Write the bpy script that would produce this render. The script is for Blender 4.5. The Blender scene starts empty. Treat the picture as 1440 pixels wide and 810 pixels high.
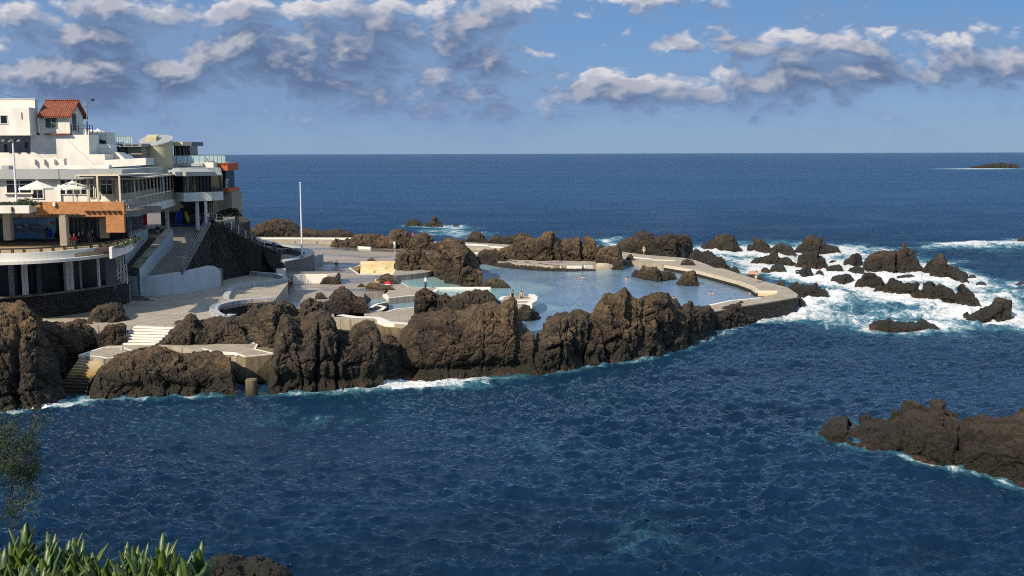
import bpy, bmesh, math, random
import numpy as np
from mathutils import Vector, Matrix
random.seed(7); RNG = np.random.default_rng(7)
SC = bpy.context.scene
COL = SC.collection
# ------------------------------------------------------------------ camera
F = 1500.0; CH = 20.0
cam = bpy.data.cameras.new('camera'); cam_o = bpy.data.objects.new('camera', cam); COL.objects.link(cam_o)
cam.sensor_width = 36; cam.lens = F/1440*36; cam.clip_start = .1; cam.clip_end = 60000
pitch = math.atan(190/F)
Rm = Matrix.Rotation(math.radians(90)-pitch, 3, 'X') @ Matrix.Rotation(math.radians(-.16), 3, 'Z')
cam_o.matrix_world = Matrix.Translation((0, 0, CH)) @ Rm.to_4x4()
SC.camera = cam_o
def ray(px, py):
    return Rm @ Vector(((px-720)/F, -(py-405)/F, -1.0))
def P(px, py, z=0.0):
    """point seen at a pixel of the photograph on the level z"""
    r = ray(px, py); t = (z-CH)/r.z
    return Vector((r.x*t, r.y*t, z))
def Q(px, py, y):
    """point seen at a pixel at the distance y"""
    r = ray(px, py); t = y/r.y
    return Vector((r.x*t, y, CH+r.z*t))
# ------------------------------------------------------------------ materials
def new_mat(name):
    m = bpy.data.materials.new(name); m.use_nodes = True
    nt = m.node_tree; b = nt.nodes['Principled BSDF']
    return m, nt, b
def N(nt, typ, **kw):
    n = nt.nodes.new(typ)
    for k, v in kw.items():
        if k in n.inputs.keys() if isinstance(k, str) else False: n.inputs[k].default_value = v
        else: setattr(n, k, v)
    return n
DIM = '3D'
def noise(nt, vec, scale, detail=4, rough=.55, dist=0):
    n = nt.nodes.new('ShaderNodeTexNoise'); n.inputs['Scale'].default_value = scale
    n.inputs['Detail'].default_value = detail; n.inputs['Roughness'].default_value = rough
    n.inputs['Distortion'].default_value = dist
    n.noise_dimensions = DIM
    if vec is not None: nt.links.new(vec, n.inputs['Vector'])
    return n.outputs['Fac']
def mapr(nt, val, a, b, c=0., d=1., smooth=False):
    n = nt.nodes.new('ShaderNodeMapRange'); n.interpolation_type = 'SMOOTHSTEP' if smooth else 'LINEAR'
    nt.links.new(val, n.inputs[0])
    for i, v in zip((1, 2, 3, 4), (a, b, c, d)): n.inputs[i].default_value = v
    return n.outputs[0]
def math_(nt, op, a, b=None, clamp=False):
    n = nt.nodes.new('ShaderNodeMath'); n.operation = op; n.use_clamp = clamp
    for i, v in enumerate((a, b)):
        if v is None: continue
        if isinstance(v, (int, float)): n.inputs[i].default_value = v
        else: nt.links.new(v, n.inputs[i])
    return n.outputs[0]
def mixc(nt, fac, a, b, mode='MIX'):
    n = nt.nodes.new('ShaderNodeMix'); n.data_type = 'RGBA'; n.blend_type = mode
    for s, v in ((0, fac), (6, a), (7, b)):
        if isinstance(v, (int, float)): n.inputs[s].default_value = v
        elif isinstance(v, tuple): n.inputs[s].default_value = (*v[:3], 1)
        else: nt.links.new(v, n.inputs[s])
    return n.outputs[2]
def bump(nt, b, h, strength, dist):
    n = nt.nodes.new('ShaderNodeBump'); n.inputs['Strength'].default_value = strength; n.inputs['Distance'].default_value = dist
    nt.links.new(h, n.inputs['Height']); nt.links.new(n.outputs[0], b.inputs['Normal']); return n
def scaled(nt, vec, s):
    n = nt.nodes.new('ShaderNodeVectorMath'); n.operation = 'MULTIPLY'; nt.links.new(vec, n.inputs[0]); n.inputs[1].default_value = s
    return n.outputs[0]
def wpos(nt): return nt.nodes.new('ShaderNodeNewGeometry').outputs['Position']
def setc(b, c): b.inputs['Base Color'].default_value = (*c, 1)
def plain(name, c, rough=.6, metal=0., var=.12, scale=1.2, bumpy=.0, bscale=8):
    """a painted or cast surface with faint stains"""
    m, nt, b = new_mat(name); b.inputs['Roughness'].default_value = rough; b.inputs['Metallic'].default_value = metal
    p = wpos(nt)
    f = mapr(nt, noise(nt, scaled(nt, p, (1, 1, .35)), scale, 6, .65), .3, .7, 1-var, 1+var*.4)
    setn = mixc(nt, 1.0, (*c,), f, 'MULTIPLY')
    nt.links.new(setn, b.inputs['Base Color'])
    if bumpy: bump(nt, b, noise(nt, p, bscale, 4, .6), bumpy, .05)
    return m
M = {}
M['white'] = plain('white_paint', (.76, .72, .64), .7, var=.10, scale=.6, bumpy=.1)
M['white_wall'] = plain('weathered_white_render', (.74, .70, .62), .8, var=.22, scale=.5, bumpy=.15)
M['cream'] = plain('cream_metal', (.62, .52, .38), .5)
M['grey_fascia'] = plain('grey_sheet_fascia', (.33, .34, .33), .55, var=.08)
M['grey_wall'] = plain('grey_painted_wall', (.34, .35, .36), .8, var=.15, scale=.8, bumpy=.15)
M['dark_grey'] = plain('dark_grey_paint', (.10, .11, .12), .6)
M['beige'] = plain('beige_render', (.50, .43, .27), .85, var=.12, bumpy=.2)
M['taupe'] = plain('taupe_render', (.30, .27, .20), .85, var=.15, bumpy=.2)
M['orange_red'] = plain('orange_red_render', (.52, .12, .04), .8, var=.2, bumpy=.2)
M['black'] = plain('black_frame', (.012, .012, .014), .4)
M['metal'] = plain('galvanised_metal', (.26, .26, .27), .5, .4)
M['pale_grey'] = plain('pale_blue_grey_paint', (.50, .53, .57), .8, var=.15, scale=.8)
M['pole_white'] = plain('white_pole_paint', (.75, .75, .74), .4)
M['blue_paint'] = plain('blue_paint', (.03, .07, .2), .4)
M['wood_dark'] = plain('dark_wood', (.05, .032, .02), .6, var=.3)
M['canvas'] = plain('cream_canvas', (.80, .74, .62), .85, var=.06)
M['plastic_white'] = plain('white_plastic', (.78, .76, .72), .4, var=.04)
M['cloth_blue'] = plain('blue_cloth', (.02, .06, .5), .8)
M['cloth_navy'] = plain('navy_cloth', (.012, .018, .06), .8)
M['cloth_black'] = plain('black_cloth', (.012, .012, .014), .8)
M['cloth_red'] = plain('red_cloth', (.65, .02, .03), .8)
M['cloth_white'] = plain('white_cloth', (.75, .74, .72), .85)
M['cloth_grey'] = plain('grey_cloth', (.22, .22, .22), .85)
M['cloth_yellow'] = plain('yellow_cloth', (.7, .55, .1), .8)
M['cloth_purple'] = plain('purple_cloth', (.12, .05, .4), .8)
M['cloth_brown'] = plain('brown_cloth', (.14, .08, .06), .8)
M['skin'] = plain('skin', (.55, .32, .22), .55, var=.05)
M['hair_dark'] = plain('dark_hair', (.02, .014, .01), .6)
M['hair_grey'] = plain('grey_hair', (.35, .33, .31), .6)
M['green_shutter'] = plain('dark_green_shutter', (.02, .07, .05), .5)
M['yellow_plastic'] = plain('yellow_plastic', (.75, .55, .02), .4)
M['sign_white'] = plain('sign_board', (.55, .5, .5), .5)
def glass_dark():
    m, nt, b = new_mat('dark_window_glass'); setc(b, (.010, .012, .014)); b.inputs['Roughness'].default_value = .06
    b.inputs['Specular IOR Level'].default_value = .35
    return m
M['glass'] = glass_dark()
def glass_amber():
    m, nt, b = new_mat('amber_curtained_glass'); b.inputs['Roughness'].default_value = .1
    p = wpos(nt); f = noise(nt, scaled(nt, p, (1.5, 1.5, .3)), 1.0, 2)
    nt.links.new(mixc(nt, mapr(nt, f, .48, .56), (.012, .010, .010), (.25, .17, .06)), b.inputs['Base Color']); return m  # noise mixes amber into the near-black base colour
M['glass_warm'] = glass_amber()
def glass_rail():
    m, nt, b = new_mat('green_tinted_rail_glass'); setc(b, (.55, .75, .70)); b.inputs['Roughness'].default_value = .05
    b.inputs['Alpha'].default_value = .38; return m
M['rail_glass'] = glass_rail()
def concrete(name, c1, c2, scale=.35, wet=False):
    m, nt, b = new_mat(name); p = wpos(nt)
    f1 = noise(nt, p, scale, 8, .65, .4); f2 = noise(nt, p, scale*9, 5, .7)
    c = mixc(nt, mapr(nt, f1, .36, .66), c1, c2)
    c = mixc(nt, mapr(nt, f2, .3, .75, .0, .35), c, tuple(x*.5 for x in c1))
    nt.links.new(c, b.inputs['Base Color']); b.inputs['Roughness'].default_value = .85
    br = nt.nodes.new('ShaderNodeTexBrick'); rp = nt.nodes.new('ShaderNodeVectorRotate'); rp.rotation_type = 'Z_AXIS'; rp.inputs['Angle'].default_value = .35; nt.links.new(p, rp.inputs['Vector']); nt.links.new(rp.outputs[0], br.inputs['Vector'])
    br.inputs['Scale'].default_value = .35; br.inputs['Mortar Size'].default_value = .012; br.inputs['Color1'].default_value = (.92, .92, .92, 1); br.inputs['Color2'].default_value = (1.0, 1.0, 1.0, 1); br.inputs['Mortar'].default_value = (.5, .5, .5, 1); br.offset = 0
    c = mixc(nt, 1.0, c, br.outputs[0], 'MULTIPLY')
    f3 = noise(nt, p, scale*2.2, 6, .75, .8); c = mixc(nt, mapr(nt, f3, .54, .70, 0, .55), c, tuple(x*.42 for x in c1))
    nt.links.new(c, b.inputs['Base Color'])
    if wet:
        w = mapr(nt, noise(nt, scaled(nt, p, (.05, .16, .1)), 1, 5, .6), .50, .60, 0, 1, True)
        c = mixc(nt, w, c, tuple(x*.55 for x in c1)); nt.links.new(c, b.inputs['Base Color'])
        nt.links.new(mapr(nt, w, 0, 1, .85, .16), b.inputs['Roughness'])
    bump(nt, b, noise(nt, p, 5, 6, .7), .25, .06)
    return m
M['plaza'] = concrete('warm_concrete_paving', (.38, .32, .25), (.50, .43, .34), .25)
M['deck'] = concrete('damp_deck_concrete', (.29, .245, .205), (.42, .36, .30), .12, wet=True)
M['walk'] = concrete('walkway_concrete', (.36, .30, .22), (.48, .41, .32), .4)
M['ramp'] = concrete('ramp_concrete', (.20, .175, .145), (.26, .23, .19), .5)
M['terrace'] = concrete('terrace_tiles', (.42, .31, .17), (.52, .40, .24), .7)
M['coping'] = concrete('pale_coping', (.42, .42, .42), (.52, .52, .51), .7)
M['concrete_old'] = None
def basin():
    m, nt, b = new_mat('yellow_stained_white_concrete'); p = wpos(nt)
    s = nt.nodes.new('ShaderNodeSeparateXYZ'); nt.links.new(p, s.inputs[0])
    z = math_(nt, 'ADD', s.outputs[2], math_(nt, 'MULTIPLY', math_(nt, 'SUBTRACT', noise(nt, p, .8, 6, .7), .5), .9))
    c = mixc(nt, mapr(nt, z, 1.1, 1.9), (.48, .33, .10), (.72, .64, .46)); b.inputs['Roughness'].default_value = .8
    c = mixc(nt, mapr(nt, z, .95, 1.15), (.05, .045, .02), c)
    nt.links.new(c, b.inputs['Base Color']); bump(nt, b, noise(nt, p, 3, 6), .3, .08); return m
M['basin'] = basin()
def basin2():
    m, nt, b = new_mat('bright_yellow_stained_concrete'); p = wpos(nt)
    n = noise(nt, scaled(nt, p, (.5, .5, 1.6)), 1.2, 6, .65)
    nt.links.new(mixc(nt, mapr(nt, n, .35, .65), (.66, .48, .20), (.78, .70, .50)), b.inputs['Base Color']); b.inputs['Roughness'].default_value = .8; return m
M['basin2'] = basin2()
def oldcon():
    m, nt, b = new_mat('streaked_old_concrete'); p = wpos(nt)
    st = noise(nt, scaled(nt, p, (2.6, 2.6, .22)), 1.0, 6, .7)
    s = nt.nodes.new('ShaderNodeSeparateXYZ'); nt.links.new(p, s.inputs[0])
    c = mixc(nt, mapr(nt, st, .35, .65), (.10, .075, .04), (.23, .18, .10))
    c = mixc(nt, mapr(nt, s.outputs[2], .1, 1.4), (.035, .03, .02), c)
    nt.links.new(c, b.inputs['Base Color']); b.inputs['Roughness'].default_value = .85
    bump(nt, b, noise(nt, p, 3, 6, .7), .6, .12); return m
M['concrete_old'] = oldcon()
def step_yellow():
    m, nt, b = new_mat('algae_stained_steps'); p = wpos(nt)
    s = nt.nodes.new('ShaderNodeSeparateXYZ'); nt.links.new(p, s.inputs[0])
    z = math_(nt, 'ADD', s.outputs[2], math_(nt, 'MULTIPLY', math_(nt, 'SUBTRACT', noise(nt, p, 1.5, 6, .7), .5), 1.2))
    r = nt.nodes.new('ShaderNodeValToRGB'); nt.links.new(mapr(nt, z, 0, 3), r.inputs[0])
    e = r.color_ramp.elements; e[0].position = .15; e[0].color = (.03, .018, .008, 1); e[1].position = .95; e[1].color = (.60, .52, .38, 1)
    for q, c in ((.34, (.07, .05, .025, 1)), (.42, (.30, .18, .05, 1)), (.52, (.36, .27, .14, 1))):
        k = e.new(q); k.color = c
    nt.links.new(r.outputs[0], b.inputs['Base Color']); b.inputs['Roughness'].default_value = .8
    bump(nt, b, noise(nt, p, 4, 5), .4, .1); return m
M['steps_old'] = step_yellow()
def orange_brick():
    m, nt, b = new_mat('orange_glazed_brick'); p = wpos(nt)
    s = nt.nodes.new('ShaderNodeSeparateXYZ'); nt.links.new(p, s.inputs[0])
    cb = nt.nodes.new('ShaderNodeCombineXYZ'); nt.links.new(s.outputs[0], cb.inputs[0]); nt.links.new(s.outputs[2], cb.inputs[1])
    br = nt.nodes.new('ShaderNodeTexBrick'); nt.links.new(cb.outputs[0], br.inputs['Vector'])
    br.inputs['Scale'].default_value = 1.6; br.inputs['Color1'].default_value = (.47, .20, .065, 1)
    br.inputs['Color2'].default_value = (.35, .14, .045, 1); br.inputs['Mortar'].default_value = (.42, .22, .09, 1); br.inputs['Mortar Size'].default_value = .012
    f = mapr(nt, noise(nt, p, 1.2, 6, .7), .3, .7, .75, 1.1)
    nt.links.new(mixc(nt, 1.0, br.outputs[0], f, 'MULTIPLY'), b.inputs['Base Color']); b.inputs['Roughness'].default_value = .7
    return m
M['orange_brick'] = orange_brick()
def roof_tile():
    m, nt, b = new_mat('terracotta_roof_tiles'); p = wpos(nt)
    w = nt.nodes.new('ShaderNodeTexWave'); w.wave_type = 'BANDS'; w.bands_direction = 'X'; w.inputs['Scale'].default_value = 1.3
    w.inputs['Distortion'].default_value = .2
    nt.links.new(p, w.inputs['Vector'])
    w2 = nt.nodes.new('ShaderNodeTexWave'); w2.bands_direction = 'Z'; w2.wave_profile = 'SAW'; w2.inputs['Scale'].default_value = 1.1; nt.links.new(p, w2.inputs['Vector'])
    n = noise(nt, scaled(nt, p, (3, 1, 3)), 1.3, 4, .8)
    c = mixc(nt, mapr(nt, n, .35, .65), (.15, .035, .02), (.36, .11, .045))
    c = mixc(nt, math_(nt, 'MULTIPLY', w2.outputs[1], .35), c, (.06, .02, .015))
    nt.links.new(c, b.inputs['Base Color']); b.inputs['Roughness'].default_value = .8
    bump(nt, b, math_(nt, 'ADD', w.outputs[1], w2.outputs[1]), .8, .1); return m
M['roof'] = roof_tile()
def stone_wall():
    m, nt, b = new_mat('dark_lava_stone_masonry'); p = wpos(nt)
    v = nt.nodes.new('ShaderNodeTexVoronoi'); v.feature = 'DISTANCE_TO_EDGE'; v.inputs['Scale'].default_value = 2.1
    q = scaled(nt, p, (1, 1, 1.5)); nt.links.new(q, v.inputs['Vector'])
    v2 = nt.nodes.new('ShaderNodeTexVoronoi'); v2.inputs['Scale'].default_value = 2.1; nt.links.new(q, v2.inputs['Vector'])
    sep = nt.nodes.new('ShaderNodeSeparateColor'); nt.links.new(v2.outputs['Color'], sep.inputs[0])
    c = mixc(nt, sep.outputs[0], (.016, .014, .013), (.055, .047, .040))
    c = mixc(nt, mapr(nt, noise(nt, p, 6, 4), .55, .75), c, (.09, .08, .065))
    c = mixc(nt, mapr(nt, v.outputs[0], .0, .09, 1, 0), c, (.006, .006, .006))
    nt.links.new(c, b.inputs['Base Color']); b.inputs['Roughness'].default_value = .9
    bump(nt, b, math_(nt, 'ADD', mapr(nt, v.outputs[0], 0, .18), math_(nt, 'MULTIPLY', noise(nt, p, 8, 4), .3)), 1.0, .15); return m
M['stone'] = stone_wall()
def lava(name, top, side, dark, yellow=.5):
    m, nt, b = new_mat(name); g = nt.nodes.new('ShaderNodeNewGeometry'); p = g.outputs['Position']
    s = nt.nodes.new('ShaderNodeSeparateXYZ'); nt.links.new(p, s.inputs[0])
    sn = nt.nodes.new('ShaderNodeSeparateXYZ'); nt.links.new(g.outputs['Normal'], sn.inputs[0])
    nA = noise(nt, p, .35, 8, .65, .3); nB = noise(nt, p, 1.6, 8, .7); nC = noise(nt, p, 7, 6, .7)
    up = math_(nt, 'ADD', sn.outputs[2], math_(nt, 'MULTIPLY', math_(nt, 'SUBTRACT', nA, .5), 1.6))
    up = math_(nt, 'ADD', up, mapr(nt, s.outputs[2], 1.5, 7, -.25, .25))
    c = mixc(nt, mapr(nt, up, .05, .70), side, top)  # weathered tan upper faces; top colour also carries some painted sun warmth
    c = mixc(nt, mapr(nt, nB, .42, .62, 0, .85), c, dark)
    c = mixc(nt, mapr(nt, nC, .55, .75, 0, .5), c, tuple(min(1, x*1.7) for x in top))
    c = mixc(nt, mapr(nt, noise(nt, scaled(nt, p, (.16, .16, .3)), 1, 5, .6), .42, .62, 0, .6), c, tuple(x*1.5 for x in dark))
    z = math_(nt, 'ADD', s.outputs[2], math_(nt, 'MULTIPLY', math_(nt, 'SUBTRACT', nB, .5), 1.4))
    # tide-line growth: dark wet band, then a rusty red algae fringe at the water
    c = mixc(nt, mapr(nt, z, .8, 2.7, .92, 0), c, (.022, .019, .010))
    rd = math_(nt, 'MULTIPLY', mapr(nt, z, .05, .5, .8, 0), mapr(nt, nA, .5, .6))
    c = mixc(nt, rd, c, (.11, .045, .035))
    nt.links.new(c, b.inputs['Base Color'])
    nt.links.new(mapr(nt, z, .5, 2.0, .48, .9), b.inputs['Roughness'])
    hgt = math_(nt, 'ADD', nB, math_(nt, 'MULTIPLY', nC, .45))
    bump(nt, b, hgt, 1.0, .45); return m
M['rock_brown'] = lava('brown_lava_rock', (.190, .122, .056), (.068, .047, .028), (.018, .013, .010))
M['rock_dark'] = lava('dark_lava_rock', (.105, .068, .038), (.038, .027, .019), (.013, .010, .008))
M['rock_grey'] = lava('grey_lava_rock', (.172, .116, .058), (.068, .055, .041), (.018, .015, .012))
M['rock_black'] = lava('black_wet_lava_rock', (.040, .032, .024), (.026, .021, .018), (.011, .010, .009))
def leaf_mat(name, a, b_, tr=.3):
    m, nt, b = new_mat(name); oi = nt.nodes.new('ShaderNodeTexCoord')
    p = wpos(nt); f = noise(nt, p, 22 if 'succulent' in name else 2.5, 3)
    nt.links.new(mixc(nt, mapr(nt, f, .35, .65), a, b_), b.inputs['Base Color']); b.inputs['Roughness'].default_value = .42 if 'succulent' in name else .8
    return m
M['succulent'] = leaf_mat('succulent_leaf', (.018, .050, .011), (.095, .135, .018))
M['shrub'] = leaf_mat('shrub_leaf', (.022, .042, .016), (.05, .07, .022))
M['twig'] = plain('dry_twig', (.06, .05, .03), .8)
# ------------------------------------------------------------------ mesh builder
class MB:
    def __init__(s): s.v = []; s.f = []
    def add(s, vs, fs):
        o = len(s.v); s.v += [tuple(v) for v in vs]; s.f += [tuple(i+o for i in f) for f in fs]; return s
    def box(s, x0, x1, y0, y1, z0, z1):
        vs = [(x, y, z) for z in (z0, z1) for y in (y0, y1) for x in (x0, x1)]
        return s.add(vs, [(0, 2, 3, 1), (4, 5, 7, 6), (0, 1, 5, 4), (2, 6, 7, 3), (0, 4, 6, 2), (1, 3, 7, 5)])
    def prism(s, pts, z0, z1):
        """closed outline pts (x,y), extruded from z0 to z1 (numbers or per-vertex lists)"""
        n = len(pts); a = sum(pts[i][0]*pts[(i+1) % n][1]-pts[(i+1) % n][0]*pts[i][1] for i in range(n))
        pts = list(pts); Z0 = [z0]*n if isinstance(z0, (int, float)) else list(z0); Z1 = [z1]*n if isinstance(z1, (int, float)) else list(z1)
        if a < 0: pts = pts[::-1]; Z0 = Z0[::-1]; Z1 = Z1[::-1]
        vs = [(p[0], p[1], z) for p, z in zip(pts, Z0)]+[(p[0], p[1], z) for p, z in zip(pts, Z1)]
        fs = [tuple(range(n-1, -1, -1)), tuple(range(n, 2*n))]+[(i, (i+1) % n, n+(i+1) % n, n+i) for i in range(n)]
        return s.add(vs, fs)
    def tube(s, pts, r, n=8, caps=True):
        pts = [Vector(p) for p in pts]; rs = [r]*len(pts) if isinstance(r, (int, float)) else r
        o = len(s.v); ref = Vector((0, 0, 1))
        for i, p in enumerate(pts):
            t = (pts[min(i+1, len(pts)-1)]-pts[max(i-1, 0)]).normalized()
            a = t.cross(ref); a = t.cross(Vector((1, 0, 0))) if a.length < .05 else a
            a.normalize(); b = t.cross(a).normalized()
            for k in range(n):
                an = 2*math.pi*k/n; q = p+a*math.cos(an)*rs[i]+b*math.sin(an)*rs[i]; s.v.append(tuple(q))
        for i in range(len(pts)-1):
            for k in range(n):
                s.f.append((o+i*n+k, o+i*n+(k+1) % n, o+(i+1)*n+(k+1) % n, o+(i+1)*n+k))
        if caps:
            s.f.append(tuple(o+k for k in range(n))[::-1]); s.f.append(tuple(o+(len(pts)-1)*n+k for k in range(n)))
        return s
    def ball(s, c, r, sx=1, sy=1, sz=1, nu=10, nv=7):
        o = len(s.v)
        for j in range(nv+1):
            th = math.pi*j/nv
            for i in range(nu):
                ph = 2*math.pi*i/nu
                s.v.append((c[0]+r*sx*math.sin(th)*math.cos(ph), c[1]+r*sy*math.sin(th)*math.sin(ph), c[2]+r*sz*math.cos(th)))
        for j in range(nv):
            for i in range(nu):
                s.f.append((o+j*nu+i, o+(j+1)*nu+i, o+(j+1)*nu+(i+1) % nu, o+j*nu+(i+1) % nu))
        return s
    def build(s, name, mat, parent=None, smooth=False):
        me = bpy.data.meshes.new(name); me.from_pydata(s.v, [], s.f); me.update()
        if smooth: me.polygons.foreach_set('use_smooth', [True]*len(me.polygons))
        me.materials.append(M[mat] if isinstance(mat, str) else mat)
        o = bpy.data.objects.new(name, me); COL.objects.link(o)
        if parent: o.parent = parent; o.matrix_parent_inverse = parent.matrix_world.inverted()
        return o
def recalc(o):
    bm = bmesh.new(); bm.from_mesh(o.data); bmesh.ops.recalc_face_normals(bm, faces=bm.faces); bm.to_mesh(o.data); bm.free()
def tag(o, label=None, cat=None, group=None, kind=None):
    if label: o['label'] = label
    if cat: o['category'] = cat
    if group: o['group'] = group
    if kind: o['kind'] = kind
    return o
def thing(name, label, cat, loc=(0, 0, 0), rz=0, group=None):
    o = bpy.data.objects.new(name, None); COL.objects.link(o); o.location = loc; o.rotation_euler = (0, 0, rz); o.empty_display_size = .3
    o.matrix_world = Matrix.Translation(loc) @ Matrix.Rotation(rz, 4, 'Z')
    return tag(o, label, cat, group)
def copy_tree(o, loc, rz=None, label=None):
    c = o.copy(); COL.objects.link(c); c.location = loc
    if rz is not None: c.rotation_euler = (0, 0, rz)
    if label: c['label'] = label
    def rec(src, dst):
        for ch in list(src.children):
            d = ch.copy(); COL.objects.link(d); d.parent = dst; d.matrix_parent_inverse = ch.matrix_parent_inverse.copy(); rec(ch, d)
    rec(o, c); return c
def lbuild(mb, name, mat, parent, smooth=False):
    """build a part in the LOCAL space of its parent thing"""
    o = mb.build(name, mat, None, smooth); o.parent = parent; return o
def XY(pts, z): return [P(px, py, z).xy for px, py in pts]
def smooth_path(pts, n=6):
    """Catmull-Rom through points"""
    pts = [Vector(p) for p in pts]; out = []
    for i in range(len(pts)-1):
        p0 = pts[max(i-1, 0)]; p1 = pts[i]; p2 = pts[i+1]; p3 = pts[min(i+2, len(pts)-1)]
        for k in range(n):
            t = k/n; out.append(.5*((2*p1)+(-p0+p2)*t+(2*p0-5*p1+4*p2-p3)*t*t+(-p0+3*p1-3*p2+p3)*t**3))
    out.append(pts[-1]); return out
def ribbon(mb, path, w0, w1, z0, z1):
    """wall along a 2D path, from offset w0 to w1 (left of travel positive), bottom z0, top z1 (number or list)"""
    path = [Vector(p[:2]) for p in path]; n = len(path)
    Z0 = [z0]*n if isinstance(z0, (int, float)) else z0; Z1 = [z1]*n if isinstance(z1, (int, float)) else z1
    vs = []
    for i, p in enumerate(path):
        t = (path[min(i+1, n-1)]-path[max(i-1, 0)]).normalized(); nn = Vector((-t.y, t.x))
        for w, z in ((w0, Z0[i]), (w1, Z0[i]), (w1, Z1[i]), (w0, Z1[i])):
            q = p+nn*w; vs.append((q.x, q.y, z))
    fs = [(0, 1, 2, 3), tuple(4*(n-1)+k for k in (3, 2, 1, 0))]
    for i in range(n-1):
        for k in range(4):
            fs.append((4*i+k, 4*(i+1)+k, 4*(i+1)+(k+1) % 4, 4*i+(k+1) % 4))
    o = MB(); o.add(vs, fs); mb.add(o.v, o.f); return mb
# ------------------------------------------------------------------ sun and sky
DIM = '2D'
SUN = Vector((-.60, -.72, .67)).normalized()
sl = bpy.data.lights.new('sun', 'SUN'); sl.energy = 4.8; sl.angle = math.radians(.6); sl.color = (1.0, .88, .72)
so = bpy.data.objects.new('sun', sl); COL.objects.link(so); so.rotation_euler = SUN.to_track_quat('Z', 'Y').to_euler(); so.location = (-60, -50, 80)
W = bpy.data.worlds.new('World'); SC.world = W; W.use_nodes = True; nt = W.node_tree; nt.nodes.clear()
out = nt.nodes.new('ShaderNodeOutputWorld'); bg = nt.nodes.new('ShaderNodeBackground'); nt.links.new(bg.outputs[0], out.inputs[0])
SKYS = .105
bg.inputs[1].default_value = SKYS
sky = nt.nodes.new('ShaderNodeTexSky'); sky.sky_type = 'NISHITA'; sky.sun_disc = False
sky.sun_elevation = math.asin(SUN.z); sky.sun_rotation = math.atan2(SUN.x, SUN.y)
sky.altitude = 200; sky.air_density = 1.0; sky.dust_density = .3; sky.ozone_density = 2.5
tc = nt.nodes.new('ShaderNodeTexCoord'); sep = nt.nodes.new('ShaderNodeSeparateXYZ'); nt.links.new(tc.outputs['Generated'], sep.inputs[0])
yy = math_(nt, 'MAXIMUM', math_(nt, 'ABSOLUTE', sep.outputs[1]), .05)
U = math_(nt, 'MULTIPLY', math_(nt, 'DIVIDE', sep.outputs[0], yy), 15.0)      # units of 100 photo pixels = 3.8 degrees
V = math_(nt, 'MULTIPLY', math_(nt, 'DIVIDE', sep.outputs[2], yy), 15.0)
V = math_(nt, 'MAXIMUM', V, -.2)
def density(du, dv, detail):
    u = math_(nt, 'ADD', U, du); v = math_(nt, 'ADD', V, dv)
    c = nt.nodes.new('ShaderNodeCombineXYZ'); nt.links.new(u, c.inputs[0]); nt.links.new(v, c.inputs[1]); c.inputs[2].default_value = 3.7
    q = scaled(nt, c.outputs[0], (.72, 1.2, 1))
    n1 = noise(nt, q, .85, detail, .57, .0)
    wn = nt.nodes.new('ShaderNodeTexVoronoi'); wn.feature = 'F1'; wn.voronoi_dimensions = '2D'; wn.inputs['Scale'].default_value = 2.2; wn.inputs['Detail'].default_value = 2.0
    wn.inputs['Roughness'].default_value = .6
    wv = nt.nodes.new('ShaderNodeVectorMath'); wv.operation = 'ADD'; nt.links.new(q, wv.inputs[0]); wc = nt.nodes.new('ShaderNodeCombineXYZ'); nt.links.new(math_(nt, 'MULTIPLY', n1, .9), wc.inputs[0]); nt.links.new(math_(nt, 'MULTIPLY', n1, -.7), wc.inputs[1]); nt.links.new(wc.outputs[0], wv.inputs[1]); nt.links.new(wv.outputs[0], wn.inputs['Vector'])
    d = math_(nt, 'ADD', math_(nt, 'MULTIPLY', math_(nt, 'SUBTRACT', n1, .5), 3.2), math_(nt, 'MULTIPLY', math_(nt, 'SUBTRACT', .42, wn.outputs['Distance']), 1.0))
    tot = None
    for (cx, cy, rx, ry, a) in CLOUDS:
        ux = math_(nt, 'MULTIPLY', math_(nt, 'SUBTRACT', u, (cx-720)/100), 100/rx)
        vy = math_(nt, 'MULTIPLY', math_(nt, 'SUBTRACT', v, (215-cy)/100), 100/ry)
        r2 = math_(nt, 'ADD', math_(nt, 'MULTIPLY', ux, ux), math_(nt, 'MULTIPLY', vy, vy))
        g = math_(nt, 'MULTIPLY', math_(nt, 'DIVIDE', 1.0, math_(nt, 'ADD', 1.0, math_(nt, 'MULTIPLY', r2, r2))), a*.95)
        tot = g if tot is None else math_(nt, 'ADD', tot, g)
    # higher up, out of view, cloud is added for brighter reflections in the sea
    hi = math_(nt, 'MULTIPLY', mapr(nt, v, 2.2, 6.0, 0, .75), 1.0)
    return math_(nt, 'ADD', math_(nt, 'ADD', d, tot), math_(nt, 'SUBTRACT', hi, .40))
CLOUDS = [(60, 75, 150, 62, 1.0), (250, 80, 170, 55, 1.0), (480, 75, 190, 55, 1.05), (690, 75, 140, 42, 1.0), (180, 20, 380, 16, .5),
          (700, 22, 300, 22, .75), (330, 130, 300, 40, .5), (40, 140, 200, 60, .6), (850, 125, 120, 22, 1.05), (1050, 135, 200, 22, .9), (1010, 165, 420, 20, .35),
          (940, 70, 50, 10, .75), (1110, 68, 120, 16, 1.0), (1150, 112, 150, 20, 1.0), (1290, 100, 140, 30, 1.1), (1410, 95, 60, 22, .8), (620, 150, 160, 22, .4), (900, 3, 120, 12, .7)]
D0 = density(0, 0, 8); D1 = density(-.16, .20, 6)
puff = mapr(nt, D0, -.10, .42, 0, 1, True)
cv = nt.nodes.new('ShaderNodeCombineXYZ'); nt.links.new(U, cv.inputs[0]); nt.links.new(V, cv.inputs[1]); cv.inputs[2].default_value = 8.1
vn = noise(nt, scaled(nt, cv.outputs[0], (.30, 1.0, 1)), 1.0, 6, .62, .3)
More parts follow.
